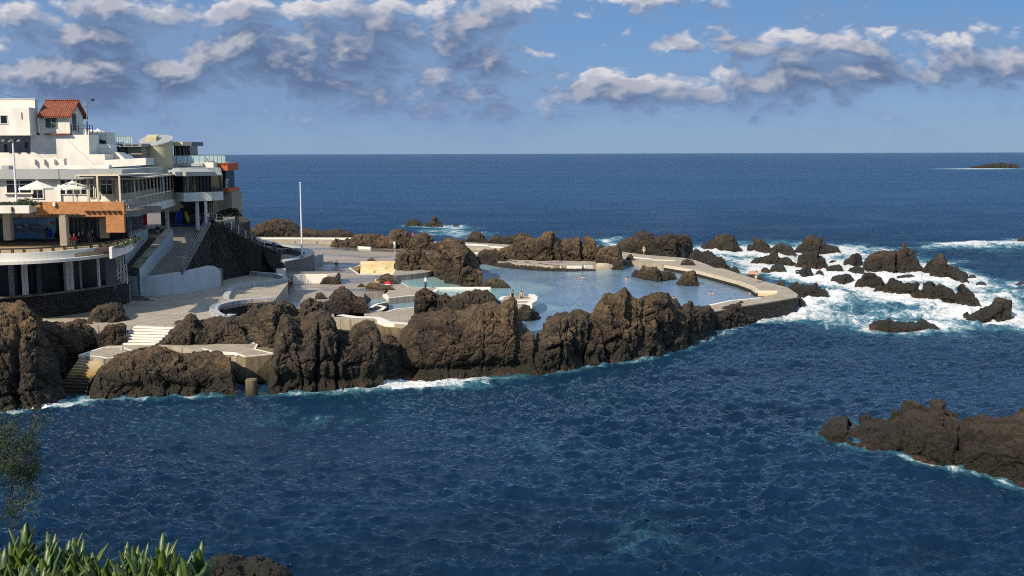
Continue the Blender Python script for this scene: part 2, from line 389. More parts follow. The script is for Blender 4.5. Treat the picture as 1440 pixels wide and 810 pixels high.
vm = math_(nt, 'ADD', mapr(nt, U, -7.2, 7.2, .30, .02), math_(nt, 'MULTIPLY', math_(nt, 'SUBTRACT', vn, .5), 2.2))
vm = math_(nt, 'ADD', vm, math_(nt, 'MULTIPLY', D0, .55))
veil = mapr(nt, vm, -.60, .65, 0, .85, True)
veil = math_(nt, 'MULTIPLY', veil, mapr(nt, V, .05, .55, .25, 1))
cover = math_(nt, 'MAXIMUM', puff, veil)
lit = math_(nt, 'POWER', mapr(nt, math_(nt, 'SUBTRACT', D0, D1), .05, 1.05, 0, 1, False), 1.2)
lit = math_(nt, 'MULTIPLY', lit, mapr(nt, D0, -.15, .25))
edge = mapr(nt, D0, .05, .9, 1, .15)
lit = math_(nt, 'MULTIPLY', lit, math_(nt, 'ADD', .35, math_(nt, 'MULTIPLY', edge, .65)))
lit = math_(nt, 'MULTIPLY', lit, mapr(nt, V, .35, 1.0, .25, 1))
lit = math_(nt, 'ADD', lit, mapr(nt, V, 2.4, 6, 0, .22), True)
K = 1/SKYS
thick = mapr(nt, D0, .15, 1.2, 0, 1)
body = mixc(nt, thick, (.175*K, .265*K, .435*K), (.098*K, .148*K, .265*K))
body = mixc(nt, mapr(nt, V, .2, .9, .75, 0), body, (.165*K, .255*K, .45*K))
body = mixc(nt, mapr(nt, V, 2.3, 5, 0, 1), body, (.19*K, .31*K, .47*K))
cc = mixc(nt, lit, body, (.76*K, .71*K, .69*K))
# clear air: Nishita, cooled
zen = mapr(nt, V, 2.3, 7, 0, 1)
grad = mixc(nt, mapr(nt, V, -.1, 2.2, 0, 1), (.62, .76, 1.0), (.48, .78, 1.10))
skyc = mixc(nt, 1.0, sky.outputs[0], grad, 'MULTIPLY')
clear = mixc(nt, .85, skyc, mixc(nt, mapr(nt, V, 0, 2.3, 0, 1), (.185*K, .285*K, .46*K), (.105*K, .225*K, .44*K)))
clear = mixc(nt, zen, clear, (.16*K, .32*K, .54*K))
final = mixc(nt, math_(nt, 'MULTIPLY', cover, .93), clear, cc)
nt.links.new(final, bg.inputs[0])
vs = SC.view_settings; vs.view_transform = 'Standard'; vs.look = 'None'; vs.exposure = .25; vs.gamma = 1
SC.cycles.use_denoising = False; SC.cycles.filter_width = 1.1; SC.cycles.sample_clamp_direct = 2.2; SC.cycles.max_bounces = 4; SC.cycles.diffuse_bounces = 2; SC.cycles.glossy_bounces = 2; SC.cycles.use_adaptive_sampling = True; SC.cycles.adaptive_threshold = .02; W.cycles.sampling_method = 'MANUAL'; W.cycles.sample_map_resolution = 256; SC.cycles.transparent_max_bounces = 8
SC.cycles.caustics_reflective = False; SC.cycles.caustics_refractive = False; SC.cycles.sample_clamp_indirect = 4

DIM = '3D'
# ------------------------------------------------------------------ numpy noise
def _hash(ix, iy, iz, seed):
    h = (ix.astype(np.int64)*374761393 + iy.astype(np.int64)*668265263 + iz.astype(np.int64)*2147483647 + seed*1274126177) & 0xffffffff
    h = ((h ^ (h >> 13))*1274126177) & 0xffffffff
    h = ((h ^ (h >> 16))*2246822519) & 0xffffffff
    return (h ^ (h >> 15)) & 0xffffffff
_G = np.array([(1,1,0),(-1,1,0),(1,-1,0),(-1,-1,0),(1,0,1),(-1,0,1),(1,0,-1),(-1,0,-1),(0,1,1),(0,-1,1),(0,1,-1),(0,-1,-1)], float)
def perlin(p, seed=0):
    i = np.floor(p).astype(np.int64); f = p-i; u = f*f*f*(f*(f*6-15)+10); r = 0
    for dx in (0, 1):
        for dy in (0, 1):
            for dz in (0, 1):
                g = _G[_hash(i[:, 0]+dx, i[:, 1]+dy, i[:, 2]+dz, seed) % 12]
                d = g[:, 0]*(f[:, 0]-dx)+g[:, 1]*(f[:, 1]-dy)+g[:, 2]*(f[:, 2]-dz)
                w = (u[:, 0] if dx else 1-u[:, 0])*(u[:, 1] if dy else 1-u[:, 1])*(u[:, 2] if dz else 1-u[:, 2])
                r = r+w*d
    return r
def fbm(p, o=4, seed=0, gain=.5):
    a = 1; r = 0
    for k in range(o): r = r+a*perlin(p*2.03**k+17.3*k, seed+k); a *= gain
    return r
def ridged(p, o=4, seed=0, gain=.5):
    a = 1; r = 0; w = 1
    for k in range(o):
        n = 1-np.abs(perlin(p*2.07**k+9.1*k, seed+k))*2; n = n*n*w; w = np.clip(n*1.6, 0, 1); r = r+a*n; a *= gain
    return r
def worley(p, seed=0):
    i = np.floor(p).astype(np.int64); f1 = np.full(len(p), 9.); f2 = np.full(len(p), 9.); cid = np.zeros(len(p))
    for dx in (-1, 0, 1):
        for dy in (-1, 0, 1):
            for dz in (-1, 0, 1):
                c = i+np.array((dx, dy, dz)); h = _hash(c[:, 0], c[:, 1], c[:, 2], seed); h2 = _hash(c[:, 0], c[:, 1], c[:, 2], seed+7)
                q = c+np.stack([(h & 1023)/1023., ((h >> 10) & 1023)/1023., (h2 & 1023)/1023.], 1)
                d = np.sqrt(((q-p)**2).sum(1)); m = d < f1
                f2 = np.where(m, f1, np.minimum(f2, d)); cid = np.where(m, ((h2 >> 10) & 1023)/1023., cid); f1 = np.where(m, d, f1)
    return f1, f2, cid
def facets(p, seed=0):
    """fractured blocks: every cell is cut by a plane of its own tilt"""
    i = np.floor(p).astype(np.int64); f1 = np.full(len(p), 9.); f2 = np.full(len(p), 9.); val = np.zeros(len(p))
    for dx in (-1, 0, 1):
        for dy in (-1, 0, 1):
            for dz in (-1, 0, 1):
                c = i+np.array((dx, dy, dz)); h = _hash(c[:, 0], c[:, 1], c[:, 2], seed); h2 = _hash(c[:, 0], c[:, 1], c[:, 2], seed+7); h3 = _hash(c[:, 0], c[:, 1], c[:, 2], seed+13)
                q = c+np.stack([(h & 1023)/1023., ((h >> 10) & 1023)/1023., (h2 & 1023)/1023.], 1); r = p-q
                d = np.sqrt((r**2).sum(1)); g = np.stack([((h2 >> 10) & 1023)/511.5-1, (h3 & 1023)/511.5-1, ((h3 >> 10) & 1023)/511.5-1], 1)
                v = (g*r).sum(1)*.9+(((h3 >> 20) & 1023)/1023.-.5)*.7; m = d < f1
                f2 = np.where(m, f1, np.minimum(f2, d)); val = np.where(m, v, val); f1 = np.where(m, d, f1)
    return f1, f2, val
def grid_mesh(name, pts, nu, nv, mat, smooth=True, wrap=False):
    me = bpy.data.meshes.new(name); me.vertices.add(nu*nv); me.vertices.foreach_set('co', pts.astype(np.float32).ravel())
    i, j = np.meshgrid(np.arange(nu-1), np.arange(nv-1), indexing='ij')
    a = (i*nv+j).ravel(); q = np.stack([a, a+nv, a+nv+1, a+1], 1)
    me.loops.add(q.size); me.loops.foreach_set('vertex_index', q.ravel().astype(np.int32))
    me.polygons.add(len(q)); me.polygons.foreach_set('loop_start', (np.arange(len(q))*4).astype(np.int32))
    me.polygons.foreach_set('use_smooth', np.full(len(q), smooth)); me.update(calc_edges=True); me.validate()
    me.materials.append(M[mat]); o = bpy.data.objects.new(name, me); COL.objects.link(o); return o
ROCKLINE = []          # points where rocks meet the sea: x, y, foam reach
def pix(s): return np.array([[float(c) for c in q.split(',')] for q in s.split()])
def rock(top, base, zb=0., mat='rock_brown', T=None, lean=.4, sq=.62, crag=1., flute=0., label='', name='lava_rock', cat='rock', foam=0., res=1.0, group=None, under=0., seed=None, cracks=()):
    """rock with the crest line `top` and the front foot line `base`, both noted as pixels of the photograph;
    it stands at its own distance with a real depth T (metres)"""
    top = pix(top); base = pix(base); seed = seed if seed is not None else int(abs(top[0, 0]*13+top[0, 1]*7)) % 9973
    x0, x1 = top[:, 0].min(), top[:, 0].max(); w = x1-x0
    hpx = max(4., base[:, 1].max()-top[:, 1].min())
    nu = int(np.clip(w*1.15*res, 14, 420)); nv = int(np.clip(hpx*2.3*res, 16, 330))
    u = np.linspace(0, 1, nu); px = x0+w*u
    ty = np.interp(px, top[:, 0], top[:, 1]); by = np.interp(px, base[:, 0], base[:, 1]); ty = np.minimum(ty, by-.3)
    Fp = np.array([P(a, b, zb) for a, b in zip(px, by)])
    mpp = Fp[:, 1].mean()/F; Wm = w*mpp; Hm = hpx*mpp
    if T is None: T = max(.55*Wm**.8, .7*Hm)
    tap = (1-np.abs(2*u-1)**3.0)**.55; Tu = T*np.clip(tap, .06, 1)
    rg = Fp[:, 1]+Tu*lean                                  # distance of the crest
    Tp = np.array([Q(a, b, y) for a, b, y in zip(px, ty, rg)]); H = np.maximum(Tp[:, 2]-zb, .05)
    k = np.linspace(0, 1, nv); th = -.12*math.pi+k*math.pi*1.24   # front foot, crest, back foot
    th = th[None, :]; c = np.cos(th); s_ = np.sin(th)
    zf = np.sign(s_)*np.abs(s_)**sq
    # depth: from front foot to crest, crest to back
    yy = np.where(c > 0, rg[:, None]-(Tu*lean)[:, None]*np.abs(c)**.85, rg[:, None]+(Tu*(1-lean))[:, None]*np.abs(c)**.85)
    zz = zb+np.where(s_ > 0, H[:, None]*zf, -2.0*np.abs(s_)/.37)
    xs = (Fp[:, 0]/Fp[:, 1])[:, None]*yy
    p = np.stack([xs, yy, zz], -1)
    du = np.gradient(p, axis=0); dv = np.gradient(p, axis=1); nr = np.cross(du, dv); L = np.linalg.norm(nr, axis=-1, keepdims=True); nr = nr/np.maximum(L, 1e-6)
    if nr[nu//2, nv//4, 1] > 0: nr = -nr
    q = p.reshape(-1, 3); sz = min(Wm, Hm*1.6)
    amp = crag*np.clip(sz/4.8, .16, 1.)
    warp = np.stack([fbm(q*.33/np.clip(amp, .35, 1), 2, seed+40+j) for j in range(3)], 1)
    q2 = q+warp*.5*amp; q2 = q2@np.array([[.86, .30, -.41], [-.18, .93, .31], [.47, -.20, .86]])
    sc = 1/np.clip(amp, .3, 1)
    d = .085*sz*fbm(q2*(2.1/max(sz, 1.)), 2, seed)*min(crag, 1.2)
    st = np.array([1, 1, 1-.62*flute])
    d += .16*amp*(ridged(q2*.40*sc*st, 4, seed+3, .5)-1.05)
    f1, f2, cid = facets(q2*.40*sc*st, seed+11)
    e = np.clip((f2-f1)/.22, 0, 1); d += amp*(-.30*(1-e)**2+.46*cid)
    g1, g2, cid2 = facets(q2*1.1*sc*st, seed+12); e2 = np.clip((g2-g1)/.22, 0, 1); d += amp*(-.13*(1-e2)**2+.24*cid2)
    k1, k2, cid3 = facets(q*3.1*sc, seed+14); d += amp*.11*cid3
    if flute:
        fl = ridged(q2*np.array([.62, .62, .10])*sc, 3, seed+21, .5); d += flute*.5*amp*(fl-1.0)*np.tile(1-np.exp(-((th[0]-math.pi/2)/.55)**2), nu)
    d += .07*amp*fbm(q*2.2*sc, 3, seed+30, .6)+.045*fbm(q*6.5, 2, seed+33)*min(1, amp*1.4)
    for (cx, cw, cd) in cracks:                           # deep vertical clefts
        xc = cx+3*fbm(np.stack([q[:, 2]*.35, q[:, 2]*0, q[:, 1]*.1], 1), 3, seed+50); pxq = np.repeat(px, nv)
        d -= np.tile(1-.9*np.exp(-((th[0]-math.pi/2)/.35)**2), nu)*cd*np.exp(-((pxq-xc)/cw)**2)
    if under:
        h = q[:, 2]-zb+.5*fbm(q*.5, 2, seed+60); d -= under*np.exp(-((h-.9)/.75)**2)
    # keep the traced crest: less displacement near it
    d = d.reshape(nu, nv); crest = np.exp(-((th-math.pi/2)/.22)**2); d = d*(1-.6*crest)
    d = d*np.clip(tap, .15, 1)[:, None]
    p = p+nr*d[..., None]
    o = grid_mesh(name, p.reshape(-1, 3), nu, nv, mat, smooth=False)
    recalc_if_needed(o)
    tag(o, label, cat, group)
    if foam:
        fr = p[:, 0:1].reshape(-1, 3)
        for a in range(0, nu, max(1, nu//int(max(6, Wm*1.2)))):
            y0 = Fp[a, 1]; n = max(1, int(Tu[a]/1.5))
            for t in np.linspace(0, 1, n+1): yq = y0+Tu[a]*t; ROCKLINE.append((Fp[a, 0]/y0*yq, yq, foam))
    return o
def recalc_if_needed(o):
    me = o.data; n = len(me.polygons)
    # crest faces should look up
    nz = np.zeros(n*3, np.float32); me.polygons.foreach_get('normal', nz); ar = np.zeros(n, np.float32); me.polygons.foreach_get('area', ar)
    if (nz.reshape(-1, 3)[:, 2]*ar).sum() < 0: me.flip_normals()
# ------------------------------------------------------------------ the rocks
# front shore, left to right
rock('-150,430 -60,412 -10,420 20,424 38,418 50,426 58,440 66,460 74,485 82,510 88,530 92,548',
     '-150,585 -60,585 0,578 60,572 80,563 92,557', mat='rock_brown', T=17, lean=.85, sq=1.1, crag=1.25, label='high craggy brown cliff at the left edge beneath the curved stone wall', name='lava_cliff', cat='cliff', foam=.5, cracks=[(28, 5, 1.2), (62, 5, .9)])
rock('44,462 56,452 70,450 80,455 95,453 115,449 132,449 142,454 152,458 165,460 178,463 186,469 190,480', '44,520 60,515 80,508 95,503 108,497 140,487 170,484 190,483', zb=1.9, mat='rock_brown', T=7, lean=.6,
     label='brown rock mound beside the upper white steps below the stone wall', foam=0)
rock('138,470 150,459 160,455 172,457 182,459 189,465 186,474 178,484', '138,487 160,488 180,485', zb=2.3, mat='rock_dark', T=2.6, crag=.8, label='low dark rock tucked under the plaza edge left of the broad white steps')
rock('125,446 132,436 150,428 158,424 166,425 172,430 178,443 183,450', '125,453 140,456 160,455 183,452', zb=3.7, mat='rock_grey', T=5, label='jagged rock standing on the plaza at the end of the curved stone wall')
rock('126,548 130,536 140,518 150,511 162,502 176,496 186,494 205,491 218,488 236,489 262,495 292,494 312,497 326,503 330,520 332,545', '126,561 200,560 280,556 332,556', mat='rock_brown', T=9, lean=.62, sq=.62,
     crag=.9, flute=.2, under=.8, label='long low brown cliff between the old steps and the concrete block', name='lava_cliff', cat='cliff', foam=.35)
rock('219,484 235,468 250,456 262,447 270,441 276,443 280,453 295,451 320,447 335,455 344,466 350,483', '219,485 260,486 300,484 350,484', zb=2.4, mat='rock_grey', T=5.5, lean=.55, crag=.75, sq=.62, label='broad grey rock behind the white edged path')
rock('322,447 345,441 362,432 384,429 398,424 408,428 420,436 430,425 437,420 447,422 458,427 466,438 470,460', '322,476 345,480 365,492 384,496 400,490 440,478 470,470', zb=2.0, mat='rock_grey', T=8, lean=.6, crag=1.1,
     label='jumble of rounded grey rock below the dark plaza wall', name='lava_rock')
rock('376,545 382,520 385,496 386,478 390,464 397,448 408,443 417,449 425,456 436,447 446,440 456,439 464,442 472,450 478,462 492,464 504,454 518,452 528,457 533,470 538,492 541,520', '376,554 400,553 440,552 480,549 520,546 541,541', mat='rock_grey', T=9, lean=.62, sq=.58,
     crag=1.0, flute=.45, under=.9, label='tall fluted grey cliff right of the concrete block', name='lava_cliff', cat='cliff', foam=.35, cracks=[(449, 3, .8), (477, 2.5, 1.1), (424, 2., .4)])
rock('455,425 462,420 468,412 476,408 485,404 495,410 503,419 512,421 518,428 519,438', '455,440 480,442 519,441', zb=2.0, mat='rock_dark', T=6, sq=.5, label='round reddish black boulder on the deck near the small pool')
rock('443,418 445,412 452,411 457,415 459,420', '443,421 459,421', zb=2.0, mat='rock_dark', T=1.6, crag=.4, label='small block of rock left of the round boulder')
rock('548,528 556,505 563,484 566,466 577,452 587,444 600,441 614,438 629,435 642,439 655,437 668,429 688,424 705,428 714,420 724,424 729,441 737,458 750,468 753,485 755,505 757,522', '548,531 590,533 630,533 680,531 720,529 757,527', mat='rock_brown', T=13, lean=.66, sq=.68,
     crag=.85, under=1.25, label='largest brown dome of rock in the middle of the front shore', name='lava_rock', foam=.55, cracks=[(682, 1.6, .25)])
rock('582,440 583,420 586,411 596,405 607,408 614,418 626,416 634,423 643,414 658,407 672,410 684,408 695,417 703,430 708,442', '582,446 620,446 660,446 708,446', zb=3.2, mat='rock_dark', T=7, lean=.5, crag=1.25, label='dark craggy crown of rock rising behind the largest dome')
rock('712,432 716,420 722,417 727,424 729,440', '712,446 729,446', zb=3.6, mat='rock_dark', T=3, crag=.6, sq=.5, label='upright rock finger beside the two sunbathers on the jetty')
rock('738,520 744,495 752,477 763,466 765,456 772,449 787,443 799,439 813,435 824,438 834,440 840,452 843,480 845,508', '738,527 765,526 800,522 830,513 845,510', mat='rock_grey', T=9, lean=.62, sq=.6,
     flute=.5, crag=.75, under=.3, label='dark fluted cliff with upright ribs just right of the largest dome', name='lava_cliff', cat='cliff', foam=.35, cracks=[(789, 1.5, .35), (799, 1.5, .35), (830, 3, 1.0), (812, 1.5, .35)])
rock('822,500 828,450 836,434 847,425 850,415 857,413 864,414 873,406 878,402 882,409 886,416 896,419 903,430 906,450 912,480 914,498', '822,514 850,510 880,508 914,502', mat='rock_brown', T=10, lean=.6, sq=.66,
     crag=.95, flute=.3, label='brown cliff with the highest pointed peak on the front shore', name='lava_cliff', cat='cliff', foam=.4)
rock('890,490 892,430 898,419 906,415 917,413 929,413 938,412.5 941,420 949,421 955,432 967,444 972,456 971,470 968,484', '890,504 920,501 940,494 968,486', mat='rock_brown', T=10, lean=.58, sq=.62, crag=.85, label='rounded brown rock mass with a flat top right of the pointed peak', foam=.4, cracks=[(905, 3, .8)])
rock('948,470 952,436 964,430 969,427 973,432 990,431 998,430 1003,438 1007,447 1006,466', '948,482 970,483 990,477 1006,470', mat='rock_dark', T=8, lean=.5, sq=.45, crag=.8, label='dark rock with a small knob left of the walkway steps', foam=.4)
rock('1000,460 1006,444 1019,432 1028,428 1040,424 1047,428 1052,438 1066,440 1077,444 1083,448', '1000,468 1030,463 1050,457 1083,449', mat='rock_dark', T=8, lean=.45, sq=.55, crag=.8, label='dark rock leaning against the outer pier wall', foam=.6)
rock('1056,443 1066,436 1078,432 1090,429 1100,426 1110,423 1118,420 1126,419 1133,426', '1056,450 1090,444 1110,437 1133,430', mat='rock_black', T=3, crag=.9, label='low black rocks washed by foam at the foot of the pier corner', foam=1.2)
rock('512,520 522,492 532,477 545,471 556,474 566,482 574,500 578,520', '512,543 530,540 545,537 560,534 578,533', mat='rock_brown', T=10, lean=.85, sq=1.0, crag=.9, label='low reddish brown rock filling the gap left of the largest dome', foam=.9)
# right foreground spit
rock('1150,608 1157,595 1163,588 1172,588 1182,589 1192,590 1197,600 1203,596 1212,590 1222,591 1232,596 1243,603 1250,596 1260,586 1275,582 1287,581 1295,584 1302,583 1308,574 1318,572 1323,577 1326,585 1340,590 1350,594 1370,594 1385,595 1397,597 1420,591 1445,586 1500,578 1560,572 1640,600', '1150,615 1180,622 1220,632 1262,639 1300,652 1345,660 1400,672 1445,688 1520,705 1640,720', mat='rock_dark', T=9, lean=.5, sq=.6,
     crag=1.05, label='long brown rock spit entering from the right edge in the near water', name='lava_spit', cat='rock', foam=.3, cracks=[(1199, 4, .9), (1262, 3, .7), (1348, 3, .7)], res=.95)
rock('266,845 278,812 288,795 303,785 322,783 335,787 348,795 360,793 376,793 390,799 404,808 418,820 432,845', '266,865 432,865', mat='rock_black', T=3.5, crag=.55, label='black wet rock breaking the water at the bottom edge', foam=.3)
# pool and deck rocks
rock('552,384 555,374 562,357 571,355 578,357 590,351 600,356 607,359 615,357 622,352 625,345 631,338 640,337 652,339 655,352 663,361 670,372 680,384 681,394 679,401', '552,387 575,389 592,386 620,395 645,403 681,403', zb=1.2, mat='rock_brown', T=18, lean=.35, sq=.62, crag=1.3,
     label='big craggy brown rock dividing the shallow pool from the large pool', cracks=[(577, 2, 1.), (602, 2, 1.)])
rock('674,403 682,395 690,392 697,390.5 706,395 713,399 718,404', '674,405 718,405.5', zb=1.2, mat='rock_grey', T=4, crag=.6, label='low grey rock at the waterline beside the big dividing rock')
rock('686,362 692,356 700,353 708,349 722,348 726,339 732,332 741,335 752,336 762,333 766,328 778,327 781,335 790,339 798,336 810,335 815,334 820,343 822,334 827,332 835,337 840,347 842,365', '686,370 720,370 760,372 842,372', zb=1.4, mat='rock_brown', T=16, lean=.4, sq=.5, crag=1.35, flute=.3,
     label='craggy wall of rock behind the white kerbed sunbathing ledge', cracks=[(780, 2, 1.4), (820, 2, 1.6)])
rock('838,360 842,353 848,349 855,346 862,347 869,344 873,356 876,368', '838,371 876,372', zb=2.0, mat='rock_brown', T=8, sq=.42, crag=.8, flute=.3, label='blocky brown rock at the right end of the sunbathing ledge')
rock('690,374 700,369 715,369 725,372 740,372 752,374 772,375 790,377 820,377 838,379', '690,374 720,378 760,381 800,382 838,381', zb=1.2, mat='rock_dark', T=4, crag=.5, label='low line of dark rock under the kerb of the sunbathing ledge')
rock('862,376 865,370 872,369 877,374 878,379', '862,380 878,380', zb=1.2, mat='rock_dark', T=2.5, crag=.5, label='small rock at the waterline below the white end wall of the ledge')
rock('866,349 872,341 881,337 889,332 897,326 906,325 914,327 922,333 932,331 944,330 954,333 960,331 967,331 972,336 975,346', '866,354 900,358 950,362 975,357', zb=.5, mat='rock_dark', T=13, lean=.4, crag=1.1, label='broad dark rock behind the walker on the sea walkway', foam=.5)
rock('888,386 892,379 899,380 905,373 912,376 922,374 930,381 940,381 947,385 953,392', '888,389 905,393 922,397 953,393', zb=1.2, mat='rock_brown', T=5, crag=.9, label='long low rock standing in the large pool')
rock('950,399 955,393 960,384 968,382 977,381 980,392 983,401', '950,400 965,403 983,402.5', zb=1.2, mat='rock_brown', T=4, sq=.5, crag=.6, label='squat rock in the large pool nearest the curved walkway')
rock('880,364 884,358 888,357 891,362', '880,366 891,366.5', zb=2, mat='rock_brown', T=2, crag=.4, label='small rock on the inner edge of the walkway near the walker')
rock('889,367 900,365 912,367 917,369', '889,369 917,371.5', zb=1.2, mat='rock_dark', T=2, crag=.4, label='low dark rocks below the walkway kerb')
rock('957,371 960,366 966,364 973,366 977,371', '957,373 977,373.5', zb=2, mat='rock_dark', T=3, crag=.5, label='rounded rock in the middle of the curved walkway')
rock('450,398 455,390 462,388 470,389 473,386 479,382 480,390 478,397', '450,400 478,400', zb=2.0, mat='rock_dark', T=4.5, crag=.8, label='dark rock at the end of the long white wall on the deck')
rock('531,393 535,388 541,385 548,386 553,389 558,393 560,398', '531,399 560,400', zb=2.0, mat='rock_brown', T=4, crag=.7, label='rounded brown rock between the yellow basin and the shallow pool')
rock('514,402 520,398 527,398 535,401 545,402 553,404 554,407', '514,406 535,408 554,408', zb=2.0, mat='rock_brown', T=3, crag=.6, label='low rock beside the yellow and red bathers')
rock('503,402 508,398 513,401 514,403', '503,404 514,404', zb=2.0, mat='rock_brown', T=1.5, crag=.3, label='little lone rock on the deck left of the yellow bather')
rock('550,370 555,364 562,366 567,371', '550,371 567,371.5', zb=2.0, mat='rock_brown', T=2.5, crag=.5, label='small rock right of the yellow basin')
rock('516,366 520,363 525,363 528,366', '516,367.5 528,367.5', zb=2.0, mat='rock_brown', T=2., crag=.3, label='small dome of rock on the far rim of the yellow basin')
rock('724,445 730,434 736,429 744,431 750,437 757,443 761,447', '724,452 745,452 761,448', zb=1.2, mat='rock_dark', T=3, crag=.7, label='dark rock foot of the sunbathers jetty')
rock('548,422 560,420 600,414 604,420', '548,424 580,424 604,420', zb=1.2, mat='rock_dark', T=1.5, crag=.3, label='low black rock under the small platform between the pools')
# back row
rock('328,325 340,316 344,321 354,324 360,322 366,318 372,312 385,308 399,308 408,310 416,315 424,325 427,333', '328,334 427,334', zb=1.5, mat='rock_dark', T=18, sq=.6, crag=1.1, label='big dark dome of rock at the far left behind the flagpole', foam=.0)
rock('415,330 421,323 432,321 446,324 458,325 470,323 477,321 484,324 493,326 500,332', '415,334 500,334', zb=1.5, mat='rock_dark', T=10, crag=.8, label='long low dark ridge along the far shore right of the flagpole')
rock('464,347 467,340 472,336 477,339 485,340 488,335 494,337 500,332 511,332 520,330 532,331 540,331 550,334 556,340', '464,349 500,350 556,352', zb=1.8, mat='rock_brown', T=12, crag=1.15, label='row of brown crags along the back of the deck')
rock('541,346 546,333 551,326 558,322 564,321 572,325 579,331 584,344', '541,351 584,352', zb=1.8, mat='rock_brown', T=12, sq=.5, crag=1.05, label='high rounded brown crag near the tiny red figure')
rock('574,342 578,334 585,333 590,327 596,326 601,329 607,335 614,345 618,353', '574,353 618,354', zb=1.8, mat='rock_brown', T=10, crag=1.05, label='pointed brown crag right of the high rounded one')
rock('612,350 614,340 620,341 626,337 634,338 650,340 655,350 668,358 672,366', '612,358 640,362 672,368', zb=1.8, mat='rock_dark', T=7, crag=1., label='dark crag behind the person in blue')
rock('654,340 657,334 663,328 668,326 675,326 681,332 686,341', '654,342 686,342.5', zb=1.2, mat='rock_dark', T=10, label='conical dark rock by the sea at the far end of the back walkway', foam=.5)
rock('684,342 687,337 693,334 699,331 707,334 714,332 722,333 727,328 733,327 740,331 746,336 748,343', '684,344 748,344', zb=1.2, mat='rock_dark', T=9, crag=1., label='ragged dark ridge beyond the back walkway', foam=.5)
rock('668,362 675,354 682,351 690,351 700,352 708,358 710,368', '668,366 690,368 710,370', zb=1.8, mat='rock_dark', T=5, crag=.8, label='dark rock behind the standing bather in black')
rock('840,350 843,344 849,345 852,349', '840,352 852,352', zb=.5, mat='rock_black', T=4, crag=.5, label='small black sea rock in the gap between the ledge and the walkway', foam=.6)
# open sea
rock('569,317 574,310 581,308 588,309 594,313 596,317', '569,318 596,318', mat='rock_dark', T=10, crag=.9, label='left rounded rock of the pair out at sea', foam=.9)
rock('597,317 602,311 607,310 611,304 615,308 619,313 623,318', '597,319 623,319', mat='rock_brown', T=9, crag=.9, label='pointed rock of the pair out at sea', foam=1.2)
rock('637,317 640,315 643,315 646,317.5', '637,318.5 646,318.5', mat='rock_dark', T=4, crag=.4, label='tiny rock right of the pair out at sea', foam=1.)
SURF = dict(foam=1.5)
rock('983,350 988,345 993,342 1003,339 1006,332 1012,330 1025,330 1031,337 1037,344 1044,352', '983,350 993,351 1010,354.5 1030,356.5 1044,355', mat='rock_dark', T=12, crag=1.0, sq=.6, label='large dark dome of rock standing alone behind the walkway bend', **SURF)
rock('1050,350 1053,346 1058,345 1059,338 1063,332 1068,336 1074,341 1080,346 1086,350', '1050,353 1065,356 1086,357', mat='rock_dark', T=9, crag=1., label='dark fin shaped rock with a sharp tip in the surf', **SURF)
rock('1084,350 1089,346 1094,345 1098,342 1103,345 1109,346 1115,350 1119,354', '1084,356 1119,359', mat='rock_dark', T=7, crag=.9, label='low dark rock right of the fin shaped one', **SURF)
rock('1117,353 1120,349 1126,343 1130,335 1136,333.5 1142,334 1146,337 1151,335 1156,341 1163,345 1173,346 1179,349 1182,353', '1117,356 1150,357 1182,356.5', mat='rock_dark', T=11, crag=1., label='wide flat backed rock at the back of the surf', **SURF)
rock('1055,370 1059,365 1067,363 1077,363 1082,361 1085,353 1089,351 1093,356 1096,363 1103,362 1110,363 1115,370 1124,373', '1055,371 1085,372.5 1124,376', mat='rock_dark', T=8, crag=1., label='spreading rock with a central horn in the surf', **SURF)
rock('1120,374 1122,360 1129,357 1136,355.5 1149,355 1151,361 1157,364 1162,370 1165,376', '1120,375.5 1145,378 1165,377.5', mat='rock_black', T=9, crag=1.1, label='black square shouldered rock in the middle of the surf', **SURF)
rock('1162,377 1166,374.5 1172,373 1180,372.5 1184,375 1186,380', '1162,380 1186,381', mat='rock_black', T=4, crag=.7, label='low black slab right of the square shouldered rock', **SURF)
rock('1165,370 1169,366 1176,366 1178,370', '1165,371 1178,371', mat='rock_dark', T=3, crag=.4, label='small oval rock in foam above the low slab', **SURF)
rock('1082,380 1086,375 1089,372 1096,373 1101,373 1105,379', '1082,381 1105,382', mat='rock_dark', T=5, crag=.7, label='smooth low rock below the horned one', **SURF)
rock('1070,380 1074,376.5 1079,377 1082,380', '1070,382 1082,382', mat='rock_dark', T=3, crag=.4, label='small rock awash left of the smooth low one', **SURF)
rock('1116,385 1119,381 1127,380 1130,376 1134,374 1140,379 1143,386', '1116,388.5 1130,390 1143,387.5', mat='rock_brown', T=5, crag=.8, label='brownish knobby rock in the nearer surf', **SURF)
rock('1146,386 1149,382 1152,379.5 1156,382 1159,387', '1146,388 1159,388', mat='rock_dark', T=3, crag=.5, label='small triangular rock right of the brownish one', **SURF)
rock('1155,391 1158,389 1162,391', '1155,392.5 1162,392.5', mat='rock_black', T=1.5, crag=.3, label='tiny black stone below the triangular rock', **SURF)
rock('1168,393 1171,389.5 1177,389 1182,387 1188,385.5 1195,386.5 1201,393', '1168,394.5 1185,398.5 1201,396', mat='rock_dark', T=5, crag=.8, label='rounded rock left of the long black reef', **SURF)
rock('1186,368 1188,365 1194,363 1199,358 1205,356.5 1210,358 1213,365 1212,371', '1186,373 1200,374.5 1212,373', mat='rock_black', T=6, crag=.7, label='black leaning rock left of the twin peaked reef', **SURF)
rock('1192,381 1195,377 1203,374.5 1211,376 1215,379', '1192,384 1215,385', mat='rock_black', T=4, crag=.6, label='low rock at the left foot of the twin peaked reef', **SURF)
